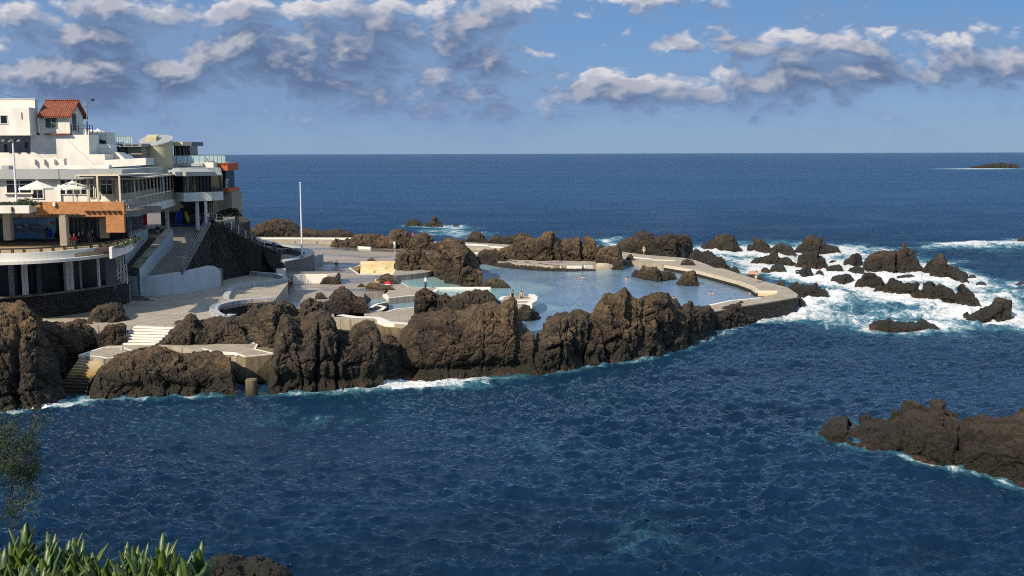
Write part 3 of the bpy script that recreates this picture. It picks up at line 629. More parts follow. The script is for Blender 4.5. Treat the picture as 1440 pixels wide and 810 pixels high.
rock('1211,379 1214,372 1217,365 1224,358 1233,355 1241,351 1248,354 1257,353 1262,353 1265,347 1269,343.5 1274,347 1277,354 1282,353.5 1286,359 1291,367 1294,374 1299,378', '1211,382 1240,384.5 1270,384 1299,384', mat='rock_dark', T=12, crag=1.1, flute=.3, label='largest surf rock with a high rear peak', cracks=[(1262, 2, 1.4), (1240, 1.5, .8)], **SURF)
rock('1295,380 1300,375 1303,367 1312,363 1319,364 1323,361 1327,365 1330,374 1335,376 1343,380 1349,386 1356,389 1363,396', '1295,384 1315,390.5 1340,393 1363,398', mat='rock_dark', T=8, crag=1.1, label='rock tapering to the right behind the black reef', **SURF)
rock('1202,400 1206,394 1210,391 1215,383 1220,381.5 1226,383 1235,388 1242,393 1246,399 1250,397 1255,394 1262,397 1268,398 1276,397 1284,396 1290,399 1294,406 1301,403 1309,400 1314,405 1318,403 1326,402 1334,404 1339,408 1344,412 1348,408 1352,404 1358,406 1364,411 1371,418 1376,424 1381,431', '1202,404.5 1225,407 1235,411 1262,415.5 1295,419 1320,423 1345,427 1360,432 1381,434', mat='rock_black', T=7, crag=1.3, flute=.3, sq=.5,
     label='long black reef running diagonally through the surf', cracks=[(1245, 2.5, 1.4), (1295, 2, 1.3), (1315, 2, 1.3), (1345, 2.5, 1.5)], **SURF)
rock('1350,449 1358,445 1370,441 1378,437 1390,437 1396,430 1400,423 1410,422 1424,422 1427,430 1425,440 1422,447', '1350,451 1380,454 1422,450', mat='rock_dark', T=7, crag=1.1, label='rock with a squared head at the right end of the surf', **SURF)
rock('1222,457 1228,453 1236,452 1248,449.5 1256,454 1270,456 1284,455.5 1295,451 1303,456 1315,457 1322,462', '1222,462 1250,467 1290,466 1322,465', mat='rock_black', T=5, crag=1., label='low black reef nearest the camera in the surf', **SURF)
rock('1104,413 1108,406 1112,403 1119,398 1127,401 1134,403 1140,401 1147,400 1150,406 1158,407 1165,412', '1104,416 1130,420.5 1165,418', mat='rock_black', T=7, crag=1.1, label='black rock just off the outer corner of the walkway', **SURF)
rock('1092,400 1094,395 1099,394 1103,398 1104,402', '1092,402.5 1104,403', zb=.8, mat='rock_brown', T=3, crag=.4, label='small brown rock at the outer edge of the walkway by the pink bathers', foam=.8)
rock('968,362 972,356 979,352 985,354 990,354 997,353 1003,357 1009,362 1012,366', '968,366 1012,368', zb=.6, mat='rock_black', T=6, crag=1., label='black rocks heaped on the seaward side of the walkway', foam=.8)
rock('991,376 993,371 999,365 1007,362 1014,362 1019,365 1021,372 1028,378', '991,378 1028,380', zb=.9, mat='rock_black', T=5, crag=.9, label='black rock pile against the walkway left of the pink bathers', foam=.8)
rock('1028,379 1031,375 1036,375 1038,379 1041,384', '1028,383 1041,385.5', zb=.8, mat='rock_dark', T=3, crag=.5, label='small rock in the foam at the seaward edge of the walkway', foam=.8)
rock('1048,388 1054,385 1064,386 1072,391 1076,394', '1048,391 1076,396', zb=.6, mat='rock_dark', T=3, crag=.5, label='low rock behind the pink bathers on the walkway', foam=.6)
rock('1258,391 1264,388 1274,387 1282,386 1288,390', '1258,392 1288,392', mat='rock_black', T=3, crag=.5, label='thin dark rock awash between the twin peaked and the black reef', **SURF)
rock('1360,391 1364,387 1370,387 1374,391', '1360,392 1374,392', mat='rock_dark', T=3, crag=.4, label='reddish rock right of the tapering one', foam=.8)
rock('1372,399 1376,397 1383,397 1387,400', '1372,401 1387,401', mat='rock_black', T=3, crag=.4, label='low dark rock between two wave crests', foam=.8)
rock('1428,400 1434,397 1445,397 1455,401', '1428,401.5 1455,402', mat='rock_dark', T=4, crag=.4, label='low rock cut by the right edge', foam=.8)
rock('1430,338 1436,334 1446,332 1460,338', '1430,340 1460,340', mat='rock_dark', T=8, crag=.6, label='far dark rock at the right edge in the breaker line', foam=1.2)
rock('1361,236 1368,233.5 1380,232 1390,230.5 1400,229.5 1408,228 1416,230 1428,231 1435,235.5', '1361,236.5 1435,236.5', mat='rock_black', T=40, crag=2.5, lean=.5, label='long low islet far out towards the horizon', name='islet', cat='islet', foam=0)
# ------------------------------------------------------------------ the sea: one sheet to the horizon with modelled waves
def wave_tiles(L, n, lam_p, seed, wind=(.12, -.993), spread=2, lo=0):
    r = np.random.default_rng(seed); k = np.fft.fftfreq(n, L/n)*2*np.pi
    kx, ky = np.meshgrid(k, k, indexing='ij'); kk = np.hypot(kx, ky); kk[0, 0] = 1
    kp = 2*np.pi/lam_p; c = (kx*wind[0]+ky*wind[1])/kk
    S = np.exp(-1.25*(kp/kk)**2)/kk**3.35*(np.abs(c)**spread*.85+.15)*np.where(c < 0, .35, 1.); S[0, 0] = 0
    S *= np.exp(-(kk*.06)**2)
    a = np.sqrt(S)*(r.normal(size=(n, n))+1j*r.normal(size=(n, n)))
    out = []
    for cut in (0, .9, 2.2, 5., 12.):
        f = np.exp(-(kk*cut/3.2)**2)
        h = np.real(np.fft.ifft2(a*f)); dx = np.real(np.fft.ifft2(1j*kx/kk*a*f)); dy = np.real(np.fft.ifft2(1j*ky/kk*a*f)); out.append(np.stack([h, dx, dy], -1))
    s = out[0][..., 0].std(); return [o/s for o in out], L, n
def sample(tile, L, n, x, y):
    fx = (x/L*n) % n; fy = (y/L*n) % n; i = np.floor(fx).astype(int); j = np.floor(fy).astype(int); a = (fx-i)[..., None]; b = (fy-j)[..., None]
    i %= n; j %= n; i1 = (i+1) % n; j1 = (j+1) % n
    return tile[i, j]*(1-a)*(1-b)+tile[i1, j]*a*(1-b)+tile[i, j1]*(1-a)*b+tile[i1, j1]*a*b
def waves(x, y, foot):
    """height and sideways drift of the surface; foot = size of the cells there, finer waves fade out"""
    tot = np.zeros(x.shape+(3,))
    for (tiles, L, n), (rot, amp) in zip(TILES, ((.12, .10), (-.22, .05), (-.4, .10))):
        c, s = math.cos(rot), math.sin(rot); xr = x*c-y*s; yr = x*s+y*c
        cuts = np.array([0, .9, 2.2, 5., 12.]); lv = np.interp(foot, cuts, np.arange(5.))
        res = np.zeros_like(tot)
        for q in range(5):
            w = np.clip(1-np.abs(lv-q), 0, 1)[..., None]
            if w.max() > 0: res += w*sample(tiles[q], L, n, xr, yr)
        dx = res[..., 1]*c+res[..., 2]*s; dy = -res[..., 1]*s+res[..., 2]*c
        tot += amp*np.stack([res[..., 0], dx*1.0, dy*1.0], -1)
    return tot
TILES = [wave_tiles(47.7, 512, 3.4, 1, spread=7), wave_tiles(23.3, 512, 1.5, 2, spread=5), wave_tiles(311., 512, 26., 3, spread=4)]
def inpoly(x, y, poly):
    r = np.zeros(x.shape, bool); n = len(poly); j = n-1
    for i in range(n):
        xi, yi = poly[i]; xj, yj = poly[j]
        if yi != yj: r ^= ((yi > y) != (yj > y)) & (x < (xj-xi)*(y-yi)/(yj-yi)+xi)
        j = i
    return r
def soft_poly(X, Y, pxs, blur):
    """0..1 map of a region of water noted by its corners, with soft borders (m)"""
    poly = [tuple(P(a, b, 0).xy) for a, b in pxs]; x = X+blur*1.5*fbm(np.stack([X/(blur*2.5), Y/(blur*2.5), X*0], -1).reshape(-1, 3), 3, 5).reshape(X.shape)
    y = Y+blur*2*fbm(np.stack([X/(blur*2.5), Y/(blur*2.5), X*0+9], -1).reshape(-1, 3), 3, 6).reshape(X.shape)
    acc = 0
    for k in range(12):
        a = 2*math.pi*k/12; rr = blur*(.35+.65*(k % 3)/2); acc = acc+inpoly(x+rr*math.cos(a), y+rr*math.sin(a)*1.5, poly)
    return acc/12.
def build_sea():
    # rows by distance, each cell under a pixel of the picture where that is worth it
    dep = np.concatenate([np.linspace(760, 24, 690), 24*np.exp(-np.linspace(0.02, 3.6, 60))])
    ys = F*CH/dep; ys = np.concatenate([np.linspace(4, ys[0]-.4, 14), ys]); ys = ys[ys < 24000]
    t = np.concatenate([-.58-np.geomspace(.9, .003, 60), np.linspace(-.58, .58, 1080), .58+np.geomspace(.003, .9, 60)]); ns = len(t)
    Yg, Tg = np.meshgrid(ys, t, indexing='ij'); Xg = Tg*Yg
    Xg[:14] = Tg[:14]*ys[14]
    foot = np.gradient(ys)[:, None]*np.ones_like(Xg); foot = np.maximum(foot*.55, Yg*1.2/ns)
    w = waves(Xg, Yg, foot)
    # maps at 1 m on the near sea: distance to rocks, surf
    gx = np.arange(-150, 190, 1.); gy = np.arange(30, 420, 1.); GX, GY = np.meshgrid(gx, gy, indexing='ij')
    RL = np.array(ROCKLINE); near = np.full(GX.size, 1e9); q = np.stack([GX.ravel(), GY.ravel()], 1)
    for a in range(0, len(RL), 64):
        b = RL[a:a+64]; d = np.sqrt(((q[:, None, :]-b[None, :, :2])**2).sum(-1))/b[None, :, 2]; near = np.minimum(near, d.min(1))
    near = near.reshape(GX.shape)
    surf = soft_poly(GX, GY, [(975, 352), (1000, 343), (1060, 338), (1120, 340), (1200, 343), (1250, 344), (1300, 356), (1345, 372), (1378, 392), (1400, 402), (1445, 402), (1520, 420), (1490, 462), (1395, 456), (1300, 452), (1200, 454), (1130, 458), (1080, 454), (1095, 428), (1125, 422), (1100, 404), (1040, 380)], 5)
    surf2 = soft_poly(GX, GY, [(1290, 348), (1340, 341), (1440, 339), (1520, 342), (1520, 352), (1440, 352), (1360, 353)], 5)
    mid = soft_poly(GX, GY, [(585, 322), (640, 318), (690, 322), (700, 332), (640, 334), (600, 331)], 5)
    gap = soft_poly(GX, GY, [(838, 336), (870, 332), (885, 340), (868, 347), (840, 347)], 4)
    dark = soft_poly(GX, GY, [(1095, 392), (1170, 398), (1200, 408), (1150, 412), (1100, 404)], 3)*.8 + soft_poly(GX, GY, [(1160, 415), (1280, 425), (1330, 436), (1250, 436), (1170, 430)], 3)*.6
    teal = soft_poly(GX, GY, [(1080, 445), (1100, 428), (1200, 430), (1445, 402), (1600, 410), (1600, 490), (1445, 478), (1300, 475), (1200, 472), (1110, 470)], 8)
    teal2 = soft_poly(GX, GY, [(500, 560), (560, 540), (650, 536), (760, 532), (850, 518), (960, 495), (1000, 480), (1040, 500), (900, 540), (760, 560), (560, 575)], 5)*.55
    teal3 = soft_poly(GX, GY, [(60, 585), (200, 568), (420, 560), (540, 552), (540, 575), (380, 600), (150, 615)], 5)*.6
    wash = soft_poly(GX, GY, [(535, 533), (580, 532), (690, 536), (700, 541), (600, 546), (550, 545)], 1.2)
    wash += soft_poly(GX, GY, [(62, 566), (140, 561), (150, 567), (75, 574)], 1.0)
    wash += soft_poly(GX, GY, [(1082, 432), (1120, 424), (1150, 427), (1100, 445)], 2)*.9
    streak = soft_poly(GX, GY, [(640, 606), (800, 618), (830, 632), (700, 622), (600, 618)], 2)*.62
    streak += soft_poly(GX, GY, [(330, 590), (470, 575), (520, 590), (350, 610)], 2)*.36 + soft_poly(GX, GY, [(840, 735), (980, 745), (960, 790), (860, 770)], 2)*.55
    ring = np.exp(-near/2.1)
    foam = .0+.86*ring+surf*(.59+.36*ring)+.75*surf2+.62*mid+.9*gap+.95*wash+streak-.45*dark*surf
    tl = np.clip(.85*surf+.55*surf2+.6*mid+.6*gap+teal*.55+teal2+teal3+.25*np.exp(-near/4)+.5*wash, 0, 1)
    def smp(A, x, y):
        fx = np.clip(x-gx[0], 0, len(gx)-1.001); fy = np.clip(y-gy[0], 0, len(gy)-1.001); i = fx.astype(int); j = fy.astype(int); a = fx-i; b = fy-j
        return A[i, j]*(1-a)*(1-b)+A[i+1, j]*a*(1-b)+A[i, j+1]*(1-a)*b+A[i+1, j+1]*a*b
    inside = (Yg < 415) & (Yg > 30)
    fo = np.where(inside, smp(foam, Xg, Yg), 0); te = np.where(inside, smp(tl, Xg, Yg), 0); su = np.where(inside, smp(surf, Xg, Yg), 0)
    # islet foam far out
    ip = P(1395, 237, 0); d = np.hypot((Xg-ip.x+18)/62, (Yg-ip.y+12)/24); fo = np.maximum(fo, np.exp(-d**2*1.2)*1.3)
    calm = 1-.35*smp(np.exp(-near/3.), Xg, Yg)*inside
    # a breaker line behind the surf and rougher water in it
    cr = np.array([P(a, b, 0)[:2] for a, b in ((1290, 352), (1330, 347), (1385, 345), (1445, 347), (1520, 350))]); yc = np.interp(Xg, cr[:, 0], cr[:, 1])
    br = np.exp(-((Yg-yc)/5)**2)*np.clip((Xg-cr[0, 0]+5)/14, 0, 1)*inside
    pt = 1+.9*np.clip(fbm(np.stack([Xg*.035, Yg*.03, Xg*0+4], -1).reshape(-1, 3), 3, 31).reshape(Xg.shape), -.6, .6)
    h = w[..., 0]*calm*pt*(1+.8*su)+.9*br
    fo = np.maximum(fo, br*1.05)
    r4 = fbm(np.stack([Xg*.35, Yg*.2, Xg*0], -1).reshape(-1, 3), 3, 77).reshape(Xg.shape); h = h+su*.35*r4+np.clip(fo-.6, 0, 1)*.25*np.abs(r4)
    pts = np.stack([Xg+w[..., 1]*.7, Yg+w[..., 2]*.7, h-.02], -1)
    o = grid_mesh('sea', pts.reshape(-1, 3), len(ys), ns, 'sea'); me = o.data
    if me.polygons[len(me.polygons)//2].normal.z < 0: me.flip_normals()
    for nm, A in (('foam', fo), ('teal', te)):
        at = me.attributes.new(nm, 'FLOAT', 'POINT'); at.data.foreach_set('value', A.astype(np.float32).ravel())
    tag(o, 'deep blue sea with wind chop and white surf', kind='structure'); return o
def sea_mat():
    m, nt, b = new_mat('sea_water'); p = wpos(nt)
    af = nt.nodes.new('ShaderNodeAttribute'); af.attribute_name = 'foam'; at = nt.nodes.new('ShaderNodeAttribute'); at.attribute_name = 'teal'
    fo = af.outputs['Fac']; te = at.outputs['Fac']
    n1 = noise(nt, scaled(nt, p, (.32, .20, .3)), 1.0, 6, .70, 1.2)
    n2 = noise(nt, scaled(nt, p, (1.6, .9, 1)), 1.0, 5, .75, .8)
    nn = math_(nt, 'ADD', math_(nt, 'MULTIPLY', n1, .7), math_(nt, 'MULTIPLY', n2, .3))
    v = math_(nt, 'ADD', fo, math_(nt, 'MULTIPLY', math_(nt, 'SUBTRACT', nn, .5), 3.4))
    mask = mapr(nt, v, .50, 1.02, 0, 1, True)
    mask = math_(nt, 'MULTIPLY', mask, mapr(nt, fo, .04, .25))
    mask2 = math_(nt, 'MULTIPLY', mapr(nt, v, .1, .9), mapr(nt, fo, .04, .5))
    sepz = nt.nodes.new('ShaderNodeSeparateXYZ'); nt.links.new(p, sepz.inputs[0])
    big = noise(nt, scaled(nt, p, (.010, .012, 1)), 1.0, 3, .6)
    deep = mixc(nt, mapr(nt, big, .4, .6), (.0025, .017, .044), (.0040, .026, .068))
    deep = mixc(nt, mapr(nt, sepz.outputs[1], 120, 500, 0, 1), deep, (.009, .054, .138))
    c = mixc(nt, math_(nt, 'MULTIPLY', te, mapr(nt, nn, .40, .62, .25, 1)), deep, (.005, .045, .072))
    c = mixc(nt, math_(nt, 'MULTIPLY', mask2, .8), c, (.11, .33, .40))
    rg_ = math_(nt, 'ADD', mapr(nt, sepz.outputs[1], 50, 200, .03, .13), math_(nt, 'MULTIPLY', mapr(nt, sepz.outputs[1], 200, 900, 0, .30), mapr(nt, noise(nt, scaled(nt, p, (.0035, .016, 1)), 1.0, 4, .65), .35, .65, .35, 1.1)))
    # wind ripples finer than the modelled waves, and larger ones for the far water
    r1 = noise(nt, scaled(nt, p, (1.1, 3.0, 1)), 1.0, 4, .66)
    bn = nt.nodes.new('ShaderNodeBump'); bn.inputs['Strength'].default_value = 1.0; nt.links.new(r1, bn.inputs['Height'])
    wp = mapr(nt, noise(nt, scaled(nt, p, (.03, .045, 1)), 1.0, 3, .6), .35, .65, .45, 1.25)
    nt.links.new(math_(nt, 'MULTIPLY', wp, mapr(nt, sepz.outputs[1], 50, 240, .15, .75)), bn.inputs['Distance'])
    r2 = noise(nt, scaled(nt, p, (.05, .12, 1)), 1.0, 4, .62)
    bn2 = nt.nodes.new('ShaderNodeBump'); bn2.inputs['Strength'].default_value = 1.0; nt.links.new(r2, bn2.inputs['Height'])
    nt.links.new(mapr(nt, sepz.outputs[1], 120, 700, 0, 7.5), bn2.inputs['Distance']); nt.links.new(bn.outputs[0], bn2.inputs['Normal'])
    bn3 = nt.nodes.new('ShaderNodeBump'); bn3.inputs['Strength'].default_value = .8; bn3.inputs['Distance'].default_value = .35
    nt.links.new(math_(nt, 'MULTIPLY', math_(nt, 'MULTIPLY', mask, n2), 1.0), bn3.inputs['Height']); nt.links.new(bn2.outputs[0], bn3.inputs['Normal'])
    # light scattered back from inside the water does not follow the ripples, the mirrored sky does
    up = nt.nodes.new('ShaderNodeCombineXYZ'); up.inputs[2].default_value = 1
    df = nt.nodes.new('ShaderNodeBsdfDiffuse'); nt.links.new(c, df.inputs['Color']); nt.links.new(up.outputs[0], df.inputs['Normal'])
    gl = nt.nodes.new('ShaderNodeBsdfGlossy'); gl.distribution = 'GGX'; gl.inputs['Color'].default_value = (1, 1, 1, 1); nt.links.new(rg_, gl.inputs['Roughness']); nt.links.new(bn2.outputs[0], gl.inputs['Normal'])
    fr = nt.nodes.new('ShaderNodeFresnel'); fr.inputs['IOR'].default_value = 1.33; nt.links.new(bn2.outputs[0], fr.inputs['Normal'])
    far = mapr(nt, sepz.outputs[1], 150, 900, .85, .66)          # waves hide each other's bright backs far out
    mx = nt.nodes.new('ShaderNodeMixShader'); nt.links.new(math_(nt, 'MULTIPLY', fr.outputs[0], math_(nt, 'MULTIPLY', far, .9)), mx.inputs[0]); nt.links.new(df.outputs[0], mx.inputs[1]); nt.links.new(gl.outputs[0], mx.inputs[2])
    fd = nt.nodes.new('ShaderNodeBsdfDiffuse'); fd.inputs['Color'].default_value = (.80, .82, .82, 1); nt.links.new(bn3.outputs[0], fd.inputs['Normal'])
    m2 = nt.nodes.new('ShaderNodeMixShader'); nt.links.new(mask, m2.inputs[0]); nt.links.new(mx.outputs[0], m2.inputs[1]); nt.links.new(fd.outputs[0], m2.inputs[2])
    nt.nodes.remove(b); nt.links.new(m2.outputs[0], nt.nodes['Material Output'].inputs['Surface']); return m
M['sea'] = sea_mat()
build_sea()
# ------------------------------------------------------------------ pool water, a separate calm sheet behind the sea wall
def pool_mat():
    m, nt, b = new_mat('pool_water'); p = wpos(nt)
    at = nt.nodes.new('ShaderNodeAttribute'); at.attribute_name = 'shallow'
    n = noise(nt, scaled(nt, p, (.3, .15, 1)), 1, 5, .6)
    deep = mixc(nt, mapr(nt, n, .4, .6), (.12, .205, .30), (.16, .25, .34))
    sh = mixc(nt, mapr(nt, noise(nt, p, .25, 5, .6), .35, .65), (.20, .38, .42), (.33, .45, .43))
    nt.links.new(mixc(nt, at.outputs['Fac'], deep, sh), b.inputs['Base Color']); b.inputs['Roughness'].default_value = .07; b.inputs['IOR'].default_value = 1.33
    bump(nt, b, noise(nt, scaled(nt, p, (1.3, 1.6, 1)), 1.2, 4, .6, .5), .8, .10); return m
M['pool'] = pool_mat()
def build_pool():
    poly = [tuple(P(a, b, 1.2).xy) for a, b in ((532, 412), (560, 384), (600, 380), (660, 364), (700, 360), (800, 366), (850, 368), (880, 360), (935, 366), (1000, 380), (1062, 396), (1110, 411), (1075, 425), (1010, 440), (960, 446), (900, 446), (840, 450), (770, 470), (752, 474), (700, 462), (640, 450), (590, 446), (520, 450), (512, 430))]
    xs = [p[0] for p in poly]; ys = [p[1] for p in poly]; nx = 260; ny = 330
    X, Y = np.meshgrid(np.linspace(min(xs), max(xs), nx), np.linspace(min(ys), max(ys), ny), indexing='ij')
    keep = inpoly(X, Y, poly)
    def reg(pxs, blur):
        pl = [tuple(P(a, b, 1.2).xy) for a, b in pxs]; acc = 0
        wx = X+blur*fbm(np.stack([X/4, Y/4, X*0], -1).reshape(-1, 3), 2, 3).reshape(X.shape)
        for k in range(10):
            an = 2*math.pi*k/10; rr = blur*(.4+.6*(k % 2)); acc = acc+inpoly(wx+rr*math.cos(an), Y+rr*math.sin(an)*1.6, pl)
        return acc/10.
    s = np.maximum.reduce([reg([(540, 410), (556, 385), (640, 390), (690, 398), (715, 404), (700, 420), (600, 421), (540, 421)], .6), reg([(520, 421), (600, 418), (600, 445), (520, 445)], .6)*.45,
                           reg([(670, 396), (740, 396), (782, 404), (760, 413), (700, 416)], .8)*.55, reg([(740, 428), (770, 428), (792, 434), (765, 439), (745, 440)], .5)*.6, reg([(660, 366), (700, 366), (705, 376), (678, 380)], .8)*.75,
                           reg([(890, 366), (940, 368), (940, 374), (890, 372)], .8)*.6, reg([(790, 380), (870, 378), (870, 386), (800, 387)], 1.0)*.4, reg([(1050, 408), (1095, 408), (1080, 416), (1055, 415)], .6)*.5])
    Z = 1.2+.022*fbm(np.stack([X*.7, Y*.6, X*0], -1).reshape(-1, 3), 4, 9).reshape(X.shape)
    o = grid_mesh('pool_water', np.stack([X, Y, Z], -1).reshape(-1, 3), nx, ny, 'pool'); me = o.data
    at = me.attributes.new('shallow', 'FLOAT', 'POINT'); at.data.foreach_set('value', s.astype(np.float32).ravel())
    bm = bmesh.new(); bm.from_mesh(me); kp = keep.ravel(); bm.verts.ensure_lookup_table()
    bmesh.ops.delete(bm, geom=[v for v in bm.verts if not kp[v.index]], context='VERTS')
    bm.to_mesh(me); bm.free()
    if me.polygons[0].normal.z < 0: me.flip_normals()
    tag(o, 'calm blue water of the lava pools', kind='structure')
build_pool()
# ------------------------------------------------------------------ decks, paths, plaza (the ground)
def slab(name, pxs, zt, zb, mat, parent=None, kind='structure'):
    o = MB().prism(XY(pxs, zt), zb, zt).build(name, mat, parent); recalc(o)
    if kind and not parent: o['kind'] = kind
    return o
def edge_strip(pxs, z, w, mat, parent, name='painted_edge', closed=False, h=.03, drop=0.):
    path = [P(a, b, z) for a, b in pxs]
    mb = MB(); ribbon(mb, path, -w/2, w/2, z-drop+.002, z+h); o = mb.build(name, mat, parent); recalc(o); return o
# pool deck with the hole of the yellow basin
BAS = [(491, 377), (507, 373), (559, 372), (553, 386), (505, 386)]
def deck_with_hole():
    outer = XY([(318, 452), (418, 446), (512, 445), (512, 412), (540, 411), (548, 400), (562, 398), (556, 388), (575, 386), (600, 383), (640, 372), (672, 364), (712, 363), (716, 350), (655, 346), (620, 341), (470, 334.5), (350, 333), (330, 350), (318, 400)], 2)
    hole = XY(BAS, 2); bm = bmesh.new(); es = []
    for loop in (outer, hole):
        vs = [bm.verts.new((p.x, p.y, 2.0)) for p in loop]; es += [bm.edges.new((vs[i], vs[(i+1) % len(vs)])) for i in range(len(vs))]
    bmesh.ops.triangle_fill(bm, use_beauty=True, use_dissolve=False, edges=es)
    bmesh.ops.recalc_face_normals(bm, faces=bm.faces)
    r = bmesh.ops.extrude_face_region(bm, geom=bm.faces[:]); bmesh.ops.translate(bm, verts=[v for v in r['geom'] if isinstance(v, bmesh.types.BMVert)], vec=(0, 0, -3.2))
    bmesh.ops.recalc_face_normals(bm, faces=bm.faces)
    me = bpy.data.meshes.new('pool_deck'); bm.to_mesh(me); bm.free(); me.materials.append(M['deck']); o = bpy.data.objects.new('pool_deck', me); COL.objects.link(o); o['kind'] = 'structure'
    return o
deck_with_hole()
# yellow basin: floor, lining, steps, kerb
bas = thing('wading_basin', 'empty wading basin with bright yellow stained walls sunk in the deck', 'basin', (*P(525, 380, 2).xy, 2))
MB().prism(XY(BAS, 2), .55, .75).build('floor', 'basin2', bas)
bp = [P(a, b, 2).xy for a, b in BAS]
mb = MB(); ribbon(mb, [bp[0], bp[1]], -.2, .1, .7, 2.02); recalc(mb.build('side_wall', 'basin2', bas))
mb = MB(); ribbon(mb, [bp[1], bp[2]], -.25, .15, .7, 2.62); recalc(mb.build('back_wall', 'basin2', bas))
mb = MB(); ribbon(mb, [bp[2], bp[3]], -.2, .1, .7, 2.05); recalc(mb.build('side_wall', 'basin2', bas))
mb = MB(); ribbon(mb, [bp[3], bp[4], bp[0]], -.12, .12, 1.7, 2.05); recalc(mb.build('kerb', 'white', bas))
mb = MB()
for k in range(3): 
    a = bp[1].lerp(bp[4], .05+.13*k); b_ = bp[2].lerp(bp[3], .05+.13*k); c = bp[2].lerp(bp[3], .18+.13*k); d = bp[1].lerp(bp[4], .18+.13*k); mb.prism([a, b_, c, d], .74, 1.9-.35*k)
recalc(mb.build('steps', 'basin2', bas))
# upper deck level with the long white retaining wall
slab('upper_deck', [(330, 385), (400, 382), (478, 381.5), (478, 384.5), (415, 385.5), (406, 391), (340, 392)], 3.25, .5, 'ramp')
o = MB(); ribbon(o, [P(a, b, 3.28) for a, b in ((407, 386.5), (430, 385.2), (460, 385), (478, 384))], -.45, .0, 1.9, 3.28); o = o.build('white_retaining_wall', 'white', None); recalc(o)
tag(o, 'long low white wall stepping down to the damp deck', 'wall')
# curved platform with the pale broad parapet, flagpole stands on it
cp = thing('curved_parapet', 'dark grey curved wall with a broad pale top around the flagpole', 'wall', (*P(425, 372, 3.3).xy, 3.3))
face = [P(a, b, 4.7) for a, b in ((400, 368.5), (410, 365.8), (425, 363), (435, 360), (442, 356.5))]
mb = MB(); ribbon(mb, smooth_path([f.xy.to_3d() for f in face], 4), -.02, .35, 2.0, 4.66); recalc(mb.build('wall_face', 'dark_grey', cp))
top = smooth_path([P(a, b, 4.7).xy.to_3d() for a, b in ((400, 368), (417, 364.5), (432, 361), (441, 356), (436, 351), (420, 347), (400, 344), (380, 340), (364, 336), (358, 333))], 5)
mb = MB(); ribbon(mb, top, -.1, 1.5, 4.64, 4.76); recalc(mb.build('coping', 'coping', cp))
mb = MB(); ribbon(mb, top[len(top)//3:], -.0, .3, 2.0, 4.64); recalc(mb.build('wall_back', 'grey_wall', cp))
slab('curved_platform', [(400, 369), (420, 364), (438, 357), (420, 349), (384, 343), (362, 337), (340, 340), (340, 370), (380, 372)], 4.35, 1.0, 'ramp')
o = MB(); ribbon(o, [P(a, b, 5.0) for a, b in ((394, 352), (404, 351), (414, 352.5), (424, 356))], 0, .5, 4.3, 5.15); o = o.build('planter_wall', 'dark_grey', None); recalc(o); tag(o, 'low dark grey bench wall behind the curved parapet', 'wall')
o = MB(); ribbon(o, [P(a, b, 2.0) for a, b in ((442, 376), (452, 372), (455, 369))], 0, .5, 1.9, 3.6); o = o.build('ramp_block', 'grey_wall', None); recalc(o); tag(o, 'short grey block at the foot of the curved parapet', 'wall')
o = MB(); ribbon(o, [P(a, b, 3.3) for a, b in ((389, 390), (402, 389.5))], 0, .3, 2.0, 4.45); o = o.build('white_screen', 'white', None); recalc(o); tag(o, 'small upright white panel between the stone wall and the steps', 'panel')
# steps (cream) beside curved wall
def steps(name, TL, TR, BL, BR, zt, zb, n, mat, label, nosing=None, cat='steps', floor=None):
    """flight between the top edge (TL,TR) and bottom edge (BL,BR), pixels at their own levels"""
    a, b, c, d = P(*TL, zt), P(*TR, zt), P(*BL, zb), P(*BR, zb); t = thing(name, label, cat, tuple(c.lerp(d, .5))); mb = MB(); ns = MB()
    for k in range(n):
        f0 = k/n; f1 = (k+1)/n; z = zt-(zt-zb)*(k+.5)/n; q = [a.lerp(c, f0).xy, b.lerp(d, f0).xy, b.lerp(d, f1).xy, a.lerp(c, f1).xy]
        mb.prism(q, min(zb-1.2, z-.5) if floor is None else floor, z)
        if nosing:
            u = (q[3]-q[0]).normalized()*.04; ns.prism([q[3]-u*5, q[2]-u*5, q[2]+u, q[3]+u], z-.16, z+.012)
    recalc(mb.build('flight', mat, t))
    if nosing: recalc(ns.build('nosing', nosing, t))
    return t
steps('cream_steps', (392, 371), (400, 371), (376, 381), (399, 380.5), 4.3, 3.25, 3, 'walk', 'three cream steps down beside the curved grey wall')
steps('pool_steps', (494, 411), (537, 411), (503, 422), (550, 422), 2.0, .9, 5, 'basin', 'yellow stained steps going down into the small pool')
# platform between pools
pl = slab('pool_platform', [(548, 402), (556, 397.5), (563, 397.5), (574, 403.5), (600, 404.5), (611, 404), (616, 406.5), (611, 410), (600, 413), (585, 415.5), (547, 419.5), (541, 414), (546, 409)], 2.0, 1.0, 'walk')
edge_strip([(541, 413.5), (547, 419), (585, 415), (600, 412.7), (611, 409.7), (615, 406.7)], 2, .5, 'white', pl, drop=.4)
edge_strip([(563, 397.7), (574, 403.7), (600, 404.6), (640, 404), (690, 404)], 1.45, .35, 'white', pl, name='pool_kerb', drop=.5)
pl2 = slab('near_platform', [(470, 436), (500, 435.5), (540, 438), (556, 435), (590, 432), (632, 431), (632, 452), (596, 457), (560, 456), (546, 453), (532, 449.5), (470, 449)], 2.0, -1.5, 'walk')
edge_strip([(478, 443), (500, 446), (529, 446.5), (545, 453), (596, 457), (606, 452), (620, 448)], 2, .9, 'white', pl2, drop=.45)
edge_strip([(472, 436), (503, 435.5), (507, 434)], 2, .5, 'white', pl2)
edge_strip([(546, 438), (558, 434.5), (590, 431.8), (632, 431)], 2, .3, 'white', pl2)
